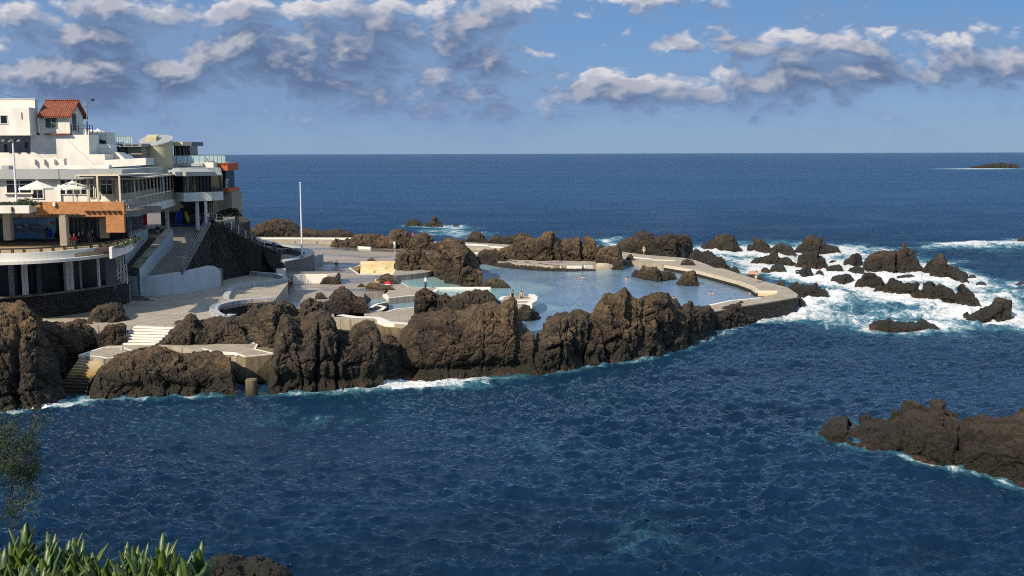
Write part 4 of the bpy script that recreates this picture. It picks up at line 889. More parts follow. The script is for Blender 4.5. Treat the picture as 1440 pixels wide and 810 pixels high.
cwall = MB().prism([P(526, 451, 2).xy+Vector((0, -.25)), P(546, 455.5, 2).xy+Vector((0, -.1)), P(600, 459.5, 2).xy, P(620, 450, 2).xy, P(540, 444, 2).xy], -2.0, 1.58).build('channel_wall', 'concrete_old', None); recalc(cwall)
tag(cwall, 'brown stained concrete wall closing the gap left of the largest dome', 'wall')
o = MB().tube([P(532, 516, .2), P(575, 475, 2.6)], .13, 6).build('pipe', 'black', None); tag(o, 'dark pipe running down the gap into the water', 'pipe')
def grating():
    t = thing('water_gate', 'rusty barred gate below the concrete edge in the gap', 'gate', tuple(P(560, 478, .5)))
    a = P(541, 474, .2); b = P(590, 476, .2); mb = MB()
    for k in range(11): q = a.lerp(b, k/10); mb.tube([(q.x, q.y-.6, -.2), (q.x, q.y-.6, 1.5)], .06, 5)
    mb.build('bars', 'wood_dark', t); MB().tube([(a.x, a.y-.6, 1.5), (b.x, b.y-.6, 1.5)], .09, 5).build('top_rail', 'wood_dark', t)
grating()
# little landing right of the big boulder
p3 = slab('small_landing', [(519, 432), (528, 426), (545, 423.5), (547, 428), (541, 433), (520, 440)], 1.75, .2, 'stone', kind='structure')
edge_strip([(521, 433), (530, 427.5), (546, 424.5)], 1.75, .45, 'white', p3); edge_strip([(520, 439), (536, 436), (541, 432), (532, 429.5)], 1.75, .5, 'white', p3)
slab('small_pool_pad', [(700, 462), (757, 471), (757, 478), (730, 478), (700, 470)], 1.7, -1, 'walk')
# sunbathing ledge
lg = slab('sunbathing_ledge', [(700, 362), (740, 365), (800, 365), (838, 368), (873, 369), (870, 371.5), (838, 371.5), (780, 374), (730, 371), (700, 368)], 2.0, .3, 'walk')
for a, b in (((715, 366.5), (728, 369)), ((738, 369.5), (747, 371)), ((757, 371), (771, 373)), ((773, 373), (790, 374.5)), ((797, 374.6), (818, 374.5)), ((822, 374), (833, 373.5))):
    edge_strip([a, b], 1.9, .5, 'white', lg, name='white_kerb', drop=.75, h=.1)
o = MB().prism([P(839, 371, 2.1).xy, P(873, 369.8, 2.1).xy, P(873, 368, 2.1).xy, P(839, 369, 2.1).xy], .9, 2.1).build('white_end_wall', 'basin', None); recalc(o); tag(o, 'bright yellowish white end wall of the sunbathing ledge', 'wall')
# far bather corner
o = MB().prism([P(667, 356.5, 2.1).xy, P(689, 357, 2.1).xy, P(689, 355, 2.1).xy, P(667, 354.5, 2.1).xy], .9, 2.1).build('white_pool_wall', 'basin', None); recalc(o); tag(o, 'short yellowish wall behind the bather dressed in black', 'wall')
slab('far_pool_step', [(664, 363), (690, 364), (690, 367.5), (668, 368)], 1.28, .2, 'basin')
# back walkway with kerb
bw = slab('back_walkway', [(345, 333), (500, 333.5), (620, 340), (655, 340.5), (750, 346), (750, 350), (655, 348), (560, 341), (345, 338)], 2.5, .3, 'walk')
edge_strip([(368, 336), (440, 336.3), (505, 337), (560, 341)], 2.5, .5, 'white', bw, name='kerb', drop=1.0, h=.25)
edge_strip([(655, 344.5), (688, 346)], 2.5, .5, 'white', bw, name='kerb', drop=.8, h=.2); edge_strip([(690, 347.5), (724, 350)], 2.5, .6, 'white', bw, name='kerb', drop=1.1, h=.2)
o = MB(); ribbon(o, [P(504, 348.6, 2.1), P(522, 349.6, 2.1)], -.2, .2, 2, 2.4); o = o.build('white_bench_block', 'white', None); recalc(o); tag(o, 'low white block on the deck below the row of brown crags', 'bench')
o = MB(); ribbon(o, [P(440, 346, 1.9), P(466, 347, 1.9), P(470, 350, 1.9), P(430, 350, 1.9)], -.2, .2, 2, 2.1)
# sea walkway
INNER = [(866, 364), (881, 366.5), (917, 370), (935.6, 373), (973, 379), (1007, 387.7), (1038.5, 396), (1058, 403), (1066, 408.7), (1093, 409.5)]
ARM_B = [(1093, 412.5), (1070, 418.5), (1028, 422.5), (998, 429)]
ARM_F = [(1006, 438), (1049, 429.7), (1080.5, 425), (1121, 418)]
OUTER = [(1108, 404.5), (1066, 393), (1038, 384.5), (1017.5, 377.5), (1005, 376.5), (992, 371), (977.6, 366), (961, 362.5), (908, 358.5), (871.5, 353.5)]
wk = slab('sea_walkway', INNER+ARM_B+ARM_F+[(1122, 414)]+OUTER, 2.0, -1.6, 'walk')
edge_strip([(935.6, 373.3), (973, 379.3), (1007, 388), (1038.5, 396.3), (1058, 403.3), (1065, 408.5)], 2, .5, 'cream', wk, name='kerb', drop=.35, h=.05)
o = MB(); ribbon(o, [P(a, b, 2) for a, b in ((935.6, 373.3), (973, 379.3), (1007, 388), (1038.5, 396.3), (1058, 403.3), (1065, 408.5))], -.3, 0, .9, 1.62); recalc(o.build('algae_footing', 'rock_black', wk))
edge_strip([(1066, 409), (1093, 409.3)], 2.0, .4, 'basin', wk, name='step_edge', drop=.7)
o = MB(); ribbon(o, [P(a, b, 2) for a, b in ((917, 365.8), (925, 366), (950, 366.5))], -.35, 0, .8, 2.12); recalc(o.build('inner_wall', 'basin', wk))
edge_strip([(998, 429.3), (1028, 422.8), (1048, 421), (1070, 418.8)], 2, .5, 'white', wk, name='painted_edge', drop=.2)
edge_strip([(890, 362), (917, 365)], 2.0, .4, 'white', wk, name='painted_edge', drop=.5, h=.1)
o = MB(); ribbon(o, [P(a, b, 1.98) for a, b in ((1003, 439), (1049, 430.5), (1080.5, 426), (1121, 419), (1123, 414.5), (1109, 404.8))], -.0, .8, -1.5, 1.9); o = o.build('pier_wall', 'stone', None); recalc(o); tag(o, 'dark stone face of the sea walkway where the surf breaks', 'wall')
steps('walkway_steps', (999, 430), (1022, 425), (1006, 438), (1019, 436), 1.99, .9, 4, 'basin', 'narrow pale steps at the near end of the sea walkway', floor=-1)
# jetty of the sunbathers
jt = slab('sunbathers_jetty', [(706, 417), (727, 416), (747, 416.5), (752, 420), (751, 427), (742, 431), (726, 431), (706, 424)], 2.3, .2, 'walk')
edge_strip([(747, 417), (752, 420), (751, 426), (744, 430)], 2.3, .7, 'white', jt, drop=.3, h=.3)
edge_strip([(727, 423), (749, 422.5)], 2.3, .3, 'white', jt, name='step_line', h=.12); edge_strip([(727, 427), (747, 427)], 2.3, .5, 'white', jt, name='step_line', h=.02)
edge_strip([(704, 422), (706, 418), (713, 416.5)], 2.3, .5, 'white', jt)
o = MB().prism([P(725, 431, 2.2).xy, P(742, 431, 2.2).xy, P(742, 429, 2.2).xy, P(725, 429, 2.2).xy], .7, 2.2); recalc(o.build('front_face', 'basin', jt))
# ------------------------------------------------------------------ plaza
slab('plaza', [(60, 449), (130, 458), (190, 457), (250, 458), (290, 452), (312, 449), (326, 447), (322, 444), (308, 443.5), (302, 438), (303, 432), (320, 427), (345, 424), (385, 422), (392, 415), (405, 398), (404, 393), (385, 388), (330, 381), (180, 381), (60, 400)], 3.8, 1.0, 'plaza')
slab('plaza_apron', [(-40, 440), (80, 452), (140, 462), (188, 460), (188, 452), (60, 440)], 3.4, 0.5, 'plaza')
pp = smooth_path([P(a, b, 3.9).xy.to_3d() for a, b in ((386, 419), (345, 422), (322, 425), (303, 430), (299, 437), (306, 443), (318, 445.5), (328, 443))], 5)
o = MB(); ribbon(o, pp, -.35, .55, 2.4, 4.02); o = o.build('curved_coping', 'coping', None); recalc(o); tag(o, 'curved grey coping around the dark pit at the plaza edge', 'wall')
o = MB().prism(XY([(313, 433), (345, 427), (387, 424), (387, 420), (345, 418), (305, 428)], 3.8), 1.0, 3.6).build('pit_wall', 'stone', None); recalc(o); tag(o, 'dark stone wall inside the pit below the curved coping', 'wall')
# dark stone retaining wall with pale top at the right of the plaza
dw = [P(a, b, 3.8).xy for a, b in ((344, 402), (372, 399), (406, 394))]
o = MB(); ribbon(o, [p.to_3d() for p in dw]+[P(402, 387, 3.8)], .0, .7, 1.0, 3.8); o = o.build('plaza_stone_wall', 'stone', None); recalc(o); tag(o, 'dark lava stone retaining wall at the right end of the plaza', 'wall')
o = MB(); ribbon(o, [P(a, b, 4.2).xy.to_3d() for a, b in ((321, 416), (328, 404), (345, 400), (372, 397), (404, 392), (400, 388), (388, 385), (345, 381.5))], -.1, .5, 3.6, 4.28); o = o.build('plaza_parapet', 'coping', None); recalc(o); tag(o, 'low pale parapet framing the right end of the plaza', 'wall')
o = MB(); ribbon(o, [P(a, b, 3.8) for a, b in ((320, 421), (330, 408), (344, 402))], -.0, .6, 2.9, 4.22); o = o.build('grey_kerb_wall', 'grey_wall', None); recalc(o); tag(o, 'short grey wall end at the corner of the dark stone wall', 'wall')
# curved grey wall in front of the ramp
cw = smooth_path([P(a, b, 3.8).xy.to_3d() for a, b in ((160, 416), (200, 417), (245, 414), (280, 409), (300, 406), (312, 402))], 5)
nn = len(cw); cz = [6.1+.55*max(0, 1-abs(i-nn*.72)/(nn*.5))-1.1*max(0, (i-nn*.80)/(nn*.2)) for i in range(nn)]
o = MB(); ribbon(o, cw, 0, .45, 3.5, cz); o = o.build('curved_grey_wall', 'pale_grey', None); recalc(o); tag(o, 'long curved grey wall sweeping across the foot of the ramp', 'wall')
steps('plaza_side_steps', (180, 414), (196, 415), (182, 423), (217, 423), 4.3, 3.8, 3, 'ramp', 'low grey steps at the left end of the curved grey wall')
# steps and path to the sea
steps('white_steps', (192, 456.5), (249, 458.5), (163, 484), (220, 484.5), 3.8, 2.45, 7, 'plaza', 'broad flight of white edged steps from the plaza to the lower path', nosing='white', floor=1)
pth = slab('lower_path', [(158, 483.5), (222, 483.5), (262, 482), (300, 482), (348, 480.5), (363, 483.5), (357, 491), (384, 497), (345, 501.5), (332, 496), (290, 494.5), (245, 487), (205, 487.5), (178, 494), (170, 503), (145, 505), (112, 499), (146, 488)], 2.4, .9, 'walk')
edge_strip([(384, 497.5), (345, 501.5), (330, 496), (300, 494.5), (285, 490)], 2.4, .22, 'white', pth, drop=.2)
edge_strip([(384, 497), (358, 491), (362, 483.5), (348, 480.7), (325, 481.5)], 2.4, .2, 'white', pth, drop=.1)
edge_strip([(222, 491), (200, 492), (185, 493), (173, 489), (170, 492)], 2.4, .22, 'white', pth, drop=.1)
edge_strip([(112, 499.5), (146, 488.5), (172, 488)], 2.4, .3, 'white', pth, drop=.2); edge_strip([(112, 499.5), (140, 501.5), (150, 504), (170, 502)], 2.4, .2, 'white', pth, drop=.2)
steps('old_sea_steps', (114, 500), (150, 504), (86, 540), (124, 541), 2.3, .65, 10, 'steps_old', 'worn yellow stained steps descending to the sea', floor=-1)
steps('sunken_steps', (86, 540), (124, 541), (78, 556), (122, 557), .65, -.1, 3, 'steps_old', 'dark wet bottom steps at the waterline', floor=-1.5)
o = MB(); ribbon(o, [P(152, 458, 3.6), P(172, 456, 3.6), P(194, 451.5, 3.6)], -.25, .1, 2.3, 3.7); o = o.build('white_edged_kerb', 'white_wall', None); recalc(o); tag(o, 'low white kerb left of the broad white steps', 'wall')
o = MB(); ribbon(o, [P(344, 473.5, 2.8), P(372, 477, 2.8)], -.1, .5, 2.0, 2.9); o = o.build('white_topped_sill', 'white', None); recalc(o); tag(o, 'small white topped ledge between the grey rocks', 'wall')
o = MB(); ribbon(o, [P(405, 469, 3.3), P(419, 470.5, 3.3)], -.1, .6, 3.0, 3.5); o = o.build('white_ledge_block', 'white', None); recalc(o); tag(o, 'short white block wedged on the fluted cliff', 'wall')
# concrete block and round pillar in the water
fb = P(345, 548, .2).y
blk = thing('concrete_abutment', 'tapering brown stained concrete block carrying the end of the path', 'abutment', (*P(355, 552, 0).xy, 0))
tl, tm, tr = P(333, 500, 2.36), P(345, 503, 2.36), P(383, 499, 2.36)
bl, bm_, br_ = Q(328, 535, tl.y-.5), Q(346, 538, tm.y-.7), Q(384, 536, tr.y-.4)
mb = MB(); back = 4.0
mb.add([bl, bm_, br_, (br_.x, br_.y+back, br_.z), (bl.x, bl.y+back, bl.z), tl, tm, tr, (tr.x, tr.y+back, tr.z), (tl.x, tl.y+back, tl.z)],
       [(0, 1, 6, 5), (1, 2, 7, 6), (2, 3, 8, 7), (4, 0, 5, 9), (3, 4, 9, 8), (4, 3, 2, 1, 0), (5, 6, 7, 8, 9)])
recalc(mb.build('block', 'concrete_old', blk))
c = P(352, 557, 0); rr = 8.5*c.y/F; h = Q(352, 533, c.y+rr).z; mb = MB(); mb.tube([(c.x, c.y+rr, -1.5), (c.x, c.y+rr, h-.1), (c.x, c.y+rr, h)], [rr*1.05, rr, rr*.93], 20); recalc(mb.build('pillar', 'concrete_old', blk, False))
# ------------------------------------------------------------------ ramp, stairs, big lava stone wall
def quad3(mb, pts): mb.add(pts, [(0, 1, 2, 3)])
RT = 9.9; RB = 6.0
ra, rb_, rc, rd = P(241, 322, RT), P(277, 321, RT), P(252, 386, RB), P(190, 386, RB)
mb = MB(); mb.add([ra, rb_, rc, rd, (ra.x, ra.y, 1), (rb_.x, rb_.y, 1), (rc.x, rc.y, 1), (rd.x, rd.y, 1)], [(0, 1, 2, 3), (4, 5, 1, 0), (5, 6, 2, 1), (6, 7, 3, 2), (7, 4, 0, 3)])
o = mb.build('ramp', 'ramp', None); recalc(o); o['kind'] = 'structure'
o = MB().prism([(q.x, q.y+.5) for q in cw[:-8]]+[(P(290, 386, RB).x, 131), (P(252, 386, RB).x-1, 131), (P(150, 386, RB).x, 131)], 2, RB-.004).build('ramp_landing', 'ramp', None); recalc(o); o['kind'] = 'structure'
dv = thing('dividing_wall', 'sloping grey dividing wall with a pale top between stairs and ramp', 'wall', (*P(190, 385, RB).xy, RB))
a0, a1 = P(184, 377, 6.95), P(233, 323, 10.5); b1_ = P(243, 322, 10.5); b0_ = P(196, 379, 6.95)
mb = MB(); mb.add([a0, a1, b1_, b0_, (a0.x, a0.y, 3.5), (a1.x, a1.y, 3.5), (b1_.x, b1_.y, 3.5), (b0_.x, b0_.y, 3.5)], [(0, 1, 2, 3), (4, 5, 1, 0), (5, 6, 2, 1), (6, 7, 3, 2), (7, 4, 0, 3)])
recalc(mb.build('wall_body', 'pale_grey', dv))
mb = MB()
for k in range(4):
    f0 = k/4; f1 = (k+.93)/4; q = [a0.lerp(a1, f0), a0.lerp(a1, f1), b0_.lerp(b1_, f1), b0_.lerp(b1_, f0)]
    q = [v+Vector((0, 0, .12)) for v in q]; mb.add([*q, *[v-Vector((0, 0, .1)) for v in q]], [(0, 1, 2, 3), (4, 5, 1, 0), (5, 6, 2, 1), (6, 7, 3, 2), (7, 4, 0, 3)])
recalc(mb.build('coping', 'walk', dv))
steps('stairway', (207, 334), (224, 334), (164, 386), (184, 386), 9.3, RB, 20, 'ramp', 'long shaded stairway rising left of the ramp', floor=1)
slab('stair_landing', [(206, 334), (225, 334), (238, 322), (206, 322)], 9.3, 4, 'ramp')
slab('upper_forecourt', [(205, 322), (241, 322.3), (277, 321.3), (330, 322), (330, 300), (205, 300)], 9.895, 3, 'ramp')
lw = MB(); v = [Q(158, 392, 117), Q(162, 352, 118), Q(184, 331, 128), Q(208, 322, 136), Q(208, 336, 136), Q(167, 387, 121)]
w = [p+Vector((-1.2, .6, 0)) for p in v]; lw.add(v+w, [tuple(range(6)), tuple(range(11, 5, -1))]+[(i, (i+1) % 6, 6+(i+1) % 6, 6+i) for i in range(6)])
o = lw.build('stair_side_wall', 'pale_grey', None); recalc(o); tag(o, 'shaded grey side wall left of the stairway', 'wall')
bs = thing('lava_stone_bastion', 'massive dark lava stone bastion right of the ramp', 'wall', (*P(300, 392, 4).xy, 4))
A = P(256, 384, 6.2); B_ = Q(294, 316, 134); C_ = Q(310, 316, 136); D_ = Q(347, 338, 141); E_ = Q(371, 352, 145); F_ = Q(373, 362, 145)
foot = [P(257, 387, 5.9), P(301, 394, 4.0), P(350, 388, 3.6), P(373, 375, 4.0)]
vs = [A, B_, C_, D_, E_, F_, Vector((B_.x+.2, B_.y+6, B_.z)), Vector((F_.x+1, F_.y+5, F_.z)), foot[0]-Vector((0, 0, 3)), foot[1]-Vector((0, 0, 2)), foot[2]-Vector((0, 0, 2)), foot[3]-Vector((0, 0, 2)), Vector((F_.x+1, F_.y+5, 2)), Vector((B_.x, B_.y+6, 2))]
mb = MB(); mb.add(vs, [(0, 8, 9, 1), (1, 9, 10, 2), (2, 10, 3), (3, 10, 11, 4), (4, 11, 5), (5, 11, 12, 7), (1, 2, 6), (2, 3, 7, 6), (3, 4, 5, 7), (0, 1, 6), (0, 6, 13, 8), (6, 7, 12, 13)])
o = mb.build('stone_body', 'stone', bs); recalc(o)
def sub_disp(o, cuts, amp, fq, seed):
    bm = bmesh.new(); bm.from_mesh(o.data); bmesh.ops.triangulate(bm, faces=bm.faces)
    for _ in range(cuts): bmesh.ops.subdivide_edges(bm, edges=bm.edges[:], cuts=1, use_grid_fill=True)
    bm.normal_update(); vv = np.array([v.co for v in bm.verts]); f1, f2, cid = worley(vv*fq, seed); d = amp*(fbm(vv*.4, 3, seed)+(cid-.5)*.6-.5*np.clip(1-(f2-f1)/.2, 0, 1)**2)
    for v, k in zip(bm.verts, d): v.co += v.normal*float(k)
    bm.to_mesh(o.data); bm.free()
sub_disp(o, 5, .28, 1.9, 4)
cr = [A+Vector((0, 0, .1)), A.lerp(B_, .5)+Vector((0, 0, .1)), B_+Vector((0, 0, .15))]
mb = MB(); q = []
for p in cr: q += [p+Vector((-.3, -.1, .0)), p+Vector((.3, -.1, 0)), p+Vector((.3, -.1, .22)), p+Vector((-.3, -.1, .22))]
mb.add(q, [(0, 1, 2, 3), (11, 10, 9, 8)]+[(4*i+k, 4*i+4+k, 4*i+4+(k+1) % 4, 4*i+(k+1) % 4) for i in range(2) for k in range(4)]); recalc(mb.build('sloping_coping', 'ramp', bs))
def railing(name, pts, h, label, mat='metal', posts=8, rails=(1., .62, .3), r=.035, cat='railing'):
    t = thing(name, label, cat, tuple(pts[0])); pts = [Vector(p) for p in pts]
    seg = [(pts[i+1]-pts[i]).length for i in range(len(pts)-1)]; L = sum(seg)
    def at(s):
        for i, l in enumerate(seg):
            if s <= l or i == len(seg)-1: return pts[i].lerp(pts[i+1], min(1, s/l))
            s -= l
    up = Vector((0, 0, h))
    for k in range(posts):
        p = at(L*k/(posts-1)); MB().tube([p, p+up], r*1.2, 6).build('post', mat, t)
    for f in rails: MB().tube([p+up*f for p in pts], r, 6).build('rail', mat, t)
    return t
railing('metal_railing', [A+Vector((0, 0, .4)), B_+Vector((0, 0, .4)), C_+Vector((0, .5, .2)), D_+Vector((0, .5, .1)), E_+Vector((0, .5, .1))], 1.05, 'galvanised pipe railing climbing the crest of the dark bastion', posts=16)
railing('metal_railing', [Q(266, 314, 145), Q(282, 311, 145), Q(301, 309, 146), Q(303, 318, 142)], .95, 'short pipe railing beside the columns above the ramp', posts=6)
o = MB(); ribbon(o, [P(372, 368, 4.3), P(382, 365, 4.3), P(389, 357, 4.3), P(387, 352, 4.3)], 0, .5, 3.5, 5.6); o = o.build('low_stone_wall', 'stone', None); recalc(o); tag(o, 'low curved stone wall running from the bastion to the cream steps', 'wall')
# headland under the building and rear ground
hl = MB().prism([Q(140, 330, 150).xy, Q(326, 330, 150).xy, Q(352, 330, 172).xy, Q(330, 330, 205).xy, (-260, 230), (-260, 128), Q(0, 300, 128).xy], -1, 9.3).build('headland', 'rock_dark', None); recalc(hl); hl['kind'] = 'structure'
rock('303,326 306,316 312,300 320,296 330,297 336,303 338,318 345,324 360,335', '303,330 330,332 360,336', zb=6, mat='rock_dark', T=12, lean=.3, sq=.45, crag=.7, label='dark crag under the beige corner block of the building')
# ------------------------------------------------------------------ the buildings
class Fr:
    """a facade frame: A, B ground points; s along, d outwards (towards the viewer), z up"""
    def __init__(s, A, B):
        s.A = Vector(A[:2]); s.u = (Vector(B[:2])-s.A).normalized(); s.n = Vector((s.u.y, -s.u.x)); s.L = (Vector(B[:2])-s.A).length
    def sz(s, px, py, d=0.):
        r = ray(px, py); o = s.A+s.n*d; den = r.x*s.n.x+r.y*s.n.y; t = (o.x*s.n.x+o.y*s.n.y)/den
        q = Vector((r.x*t, r.y*t)); return (q-o).dot(s.u), CH+r.z*t
    def w(s, a, z, d): q = s.A+s.u*a+s.n*d; return (q.x, q.y, z)
    def box(s, mb, s0, s1, z0, z1, d0, d1):
        v = [s.w(a, z, d) for z in (z0, z1) for d in (d1, d0) for a in (s0, s1)]
        mb.add(v, [(0, 2, 3, 1), (4, 5, 7, 6), (0, 1, 5, 4), (2, 6, 7, 3), (0, 4, 6, 2), (1, 3, 7, 5)]); return mb
    def pbox(s, mb, x0, y0, x1, y1, d0, d1):
        """box whose front face (at d1) spans the pixels x0,y0 - x1,y1"""
        a, zt = s.sz(x0, y0, d1); b, _ = s.sz(x1, y0, d1); _, zb = s.sz((x0+x1)/2, y1, d1); return s.box(mb, a, b, zb, zt, d0, d1)
def flat(y): return Fr((-100, y), (100, y))
def part(mb, name, mat, par): o = mb.build(name, mat, par); recalc(o); return o
def window(fr, x0, y0, x1, y1, par, cols=2, rows=1, glass='glass', frame='white', d=.0, name='window', transom=None, fw=.07):
    a, zt = fr.sz(x0, y0, d); b, _ = fr.sz(x1, y0, d); _, zb = fr.sz((x0+x1)/2, y1, d)
    f = MB()
    fr.box(f, a-fw, b+fw, zt, zt+fw, d-.05, d+.07); fr.box(f, a-fw, b+fw, zb-fw, zb, d-.05, d+.10)
    fr.box(f, a-fw, a, zb, zt, d-.05, d+.07); fr.box(f, b, b+fw, zb, zt, d-.05, d+.07)
    for k in range(1, cols): c = a+(b-a)*k/cols; fr.box(f, c-fw*.5, c+fw*.5, zb, zt, d-.03, d+.055)
    if transom: z = zb+(zt-zb)*transom; fr.box(f, a, b, z-fw*.45, z+fw*.45, d-.03, d+.05)
    fo = part(f, name, frame, par); g = MB(); fr.box(g, a, b, zb, zt, d-.04, d+.025); part(g, 'pane', glass, fo); return fo
# ---- lower pavilion: curved slab, terrace, columns, glass front
pav = thing('lower_pavilion', 'lower pavilion with a curved white slab over a dark glazed hall', 'building', (*P(90, 430, 4.5).xy, 4.5))
SL = [(-60, 374), (0, 372.5), (50, 370.5), (100, 367), (140, 362.5), (165, 358), (180, 353.5), (187, 350)]
edge = smooth_path([P(a, b, 9.75).xy.to_3d() for a, b in SL], 6)
inner = [p+Vector((-3.0, 14, 0)) for p in edge]
tip = P(187, 349, 9.75).xy; cap = [Vector((tip.x-.5, tip.y+2.2)), Vector((tip.x-2.5, tip.y+5.0)), Vector((tip.x-8, tip.y+9))]
outl = [e.xy for e in edge]+cap+[Vector((-12-40, 126)), Vector((-95, 126))]
part(MB().prism(outl, 9.72, 10.02), 'slab', 'white', pav)
i0 = len(edge)-2
mb = MB(); ribbon(mb, edge[:i0], .55, .85, 10.0, 10.75); part(mb, 'parapet', 'white', pav)
tl_ = [(e+ (Vector((0, 1.0, 0)))).xy for e in edge[:i0]]
part(MB().prism(tl_+[Vector((-48, 118)), Vector((-100, 118))], 10.0, 10.4), 'terrace_floor', 'terrace', pav)
# columns under the slab
wl = smooth_path([P(a, b, 6.2).xy.to_3d() for a, b in ((-60, 425), (0, 419), (60, 414), (110, 408), (150, 402), (172, 397.5), (181, 395))], 5)
def colm(px, py, r0=.16, mat='white', name='column'):
    p = P(px, py, 6.2); part(MB().box(p.x-r0, p.x+r0, p.y+.3, p.y+.3+2*r0, 5.6, 9.73), name, mat, pav)
colm(33, 415.5, .22); colm(94, 409.5, .13); colm(99, 409.2, .13); colm(137.5, 404, .11)
# hall: floor, glazed wall set back
fr1 = [P(a, b, 6.2).xy.to_3d()+Vector((-.3, 2.6, 0)) for a, b in ((-60, 425), (0, 419), (60, 414), (110, 408), (150, 402))]
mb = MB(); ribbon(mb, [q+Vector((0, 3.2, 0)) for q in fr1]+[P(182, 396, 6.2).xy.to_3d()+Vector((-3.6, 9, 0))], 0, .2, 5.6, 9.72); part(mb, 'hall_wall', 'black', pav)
for k, (x0, x1, mt) in enumerate([(0, 8, 'grey_wall'), (16, 31, 'glass'), (40, 47, 'dark_grey'), (79, 94, 'grey_wall'), (102, 105, 'grey_wall'), (139, 154, 'dark_grey')]):
    p0 = P(x0, 414-x0*.07, 6.2).xy.to_3d()+Vector((0, 2.0, 0)); p1 = P(x1, 414-x1*.07, 6.2).xy.to_3d()+Vector((0, 2.0, 0)); mb = MB(); ribbon(mb, [p0, p1], 0, .12, 5.7, 9.70); part(mb, 'door_panel' if mt != 'glass' else 'window', mt, pav)
p0 = P(138, 403, 6.2); mb = MB().box(p0.x+.3, p0.x+1.3, p0.y+1.9, p0.y+1.97, 8.9, 9.0); mb.box(p0.x+1.5, p0.x+2.2, p0.y+1.9, p0.y+1.97, 8.95, 9.0); part(mb, 'sign_strip', 'sign_white', pav)
# pierced screen
sc_ = thing('pierced_screen', 'white pierced block screen at the right end of the pavilion', 'screen', (*P(162, 398, 6.2).xy, 6.2)); p0 = P(156, 398, 6.2); mb = MB(); bw_ = .27
for c in range(5):
    n = 6 if c < 4 else 4
    for r in range(n):
        x = p0.x+c*.30; z = 6.15+r*.54+(.27 if c % 2 else 0)+(0 if c < 3 else -.15); y = p0.y+.7+c*.12
        mb.box(x-.14, x-.09, y, y+.15, z, z+.40); mb.box(x+.09, x+.14, y, y+.15, z, z+.40); mb.box(x-.14, x+.14, y, y+.15, z-.06, z)
        mb.box(x-.14, x+.14, y, y+.15, z+.40, z+.46)
part(mb, 'blocks', 'white', sc_)
# stone base wall
sw = thing('curved_stone_wall', 'curved dark lava stone wall carrying the pavilion terrace', 'wall', (*P(100, 430, 4.5).xy, 4.5))
q = wl+[P(183, 392, 6.2).xy.to_3d(), P(180, 386, 6.2).xy.to_3d()+Vector((0, 1, 0))]
mb = MB(); ribbon(mb, q, 0, .6, 2.0, 6.1); part(mb, 'wall_face', 'stone', sw); mb = MB(); ribbon(mb, q, -.08, .7, 6.1, 6.22); part(mb, 'coping', 'ramp', sw)
part(MB().prism([p.xy+Vector((0, .5)) for p in wl]+[P(180, 388, 6.2).xy, Vector((-70, 124)), Vector((-110, 120))], 3.0, 5.8), 'terrace_base', 'ramp', sw)
# terrace balustrade (timber posts) and planting behind the parapet
bal = thing('terrace_balustrade', 'dark timber balustrade along the curved terrace edge', 'balustrade', (*edge[10].xy, 10.4))
bpth = [e+Vector((-.1, 1.5, 0)) for e in edge[:i0+2]]
mb = MB(); ribbon(mb, bpth, 0, .14, 11.02, 11.16); part(mb, 'top_rail', 'wood_dark', bal); mb = MB(); ribbon(mb, bpth, .03, .1, 10.42, 10.56); part(mb, 'bottom_rail', 'wood_dark', bal)
tot = 0; last = bpth[0]; nxt = 0
for p in bpth:
    tot += (p-last).length; last = p
    if tot >= nxt: nxt += 1.25; MB().box(p.x-.12, p.x+.12, p.y, p.y+.16, 10.4, 11.1).build('post', 'wood_dark', bal)
# second slab wing behind (white planter turning right)
wp = smooth_path([P(a, b, 11.2).xy.to_3d() for a, b in ((157, 347.5), (166, 344.5), (177, 341), (187, 336))], 4)
t = thing('terrace_planter', 'white curved planter at the right end of the terrace', 'planter', (*wp[0].xy, 10.4)); mb = MB(); ribbon(mb, wp, 0, .25, 10.1, 11.2); part(mb, 'planter_wall', 'white', t)
mb = MB(); ribbon(mb, wp, .25, 1.6, 10.8, 11.05); part(mb, 'soil', 'wood_dark', t)
def foliage(name, cells, n, size, par, mat='shrub', seed=1):
    """leaf faces scattered through small volumes: cells = (x,y,z, rx,ry,rz)"""
    r = random.Random(seed); mb = MB()
    for k in range(n):
        c = r.choice(cells); a = r.uniform(0, 6.28); b = math.acos(r.uniform(-.3, 1)); q = r.random()**.4
        p = Vector((c[0]+c[3]*q*math.sin(b)*math.cos(a), c[1]+c[4]*q*math.sin(b)*math.sin(a), c[2]+c[5]*q*math.cos(b)))
        u = Vector((r.gauss(0, 1), r.gauss(0, 1), r.gauss(0, .6))).normalized()*size*r.uniform(.6, 1.3); v = u.cross(Vector((r.gauss(0, 1), r.gauss(0, 1), r.gauss(0, 1)))).normalized()*size*.45
        mb.add([p-u, p+v, p+u, p-v], [(0, 1, 2, 3)])
    return mb.build(name, mat, par)
cells = [(p.x, p.y+.9, 11.1, .9, .7, .35) for p in wp]
tag(foliage('hedge', cells, 700, .12, None), 'low green plants filling the white curved planter', 'plant')
cells = [(p.x, p.y+.1, 10.75, .7, .35, .28) for p in [e+Vector((0, 1.05, 0)) for e in edge[24:i0+1]]]
tag(foliage('trailing_plants', cells, 1600, .10, None, seed=3), 'dark green plants trailing along the terrace edge', 'plant')
g = P(82, 338, 10.5); tag(foliage('potted_shrub', [(g.x, g.y, 10.9, .5, .4, .5)], 260, .14, None, seed=5), 'round green shrub beside the left stone pillar', 'plant')
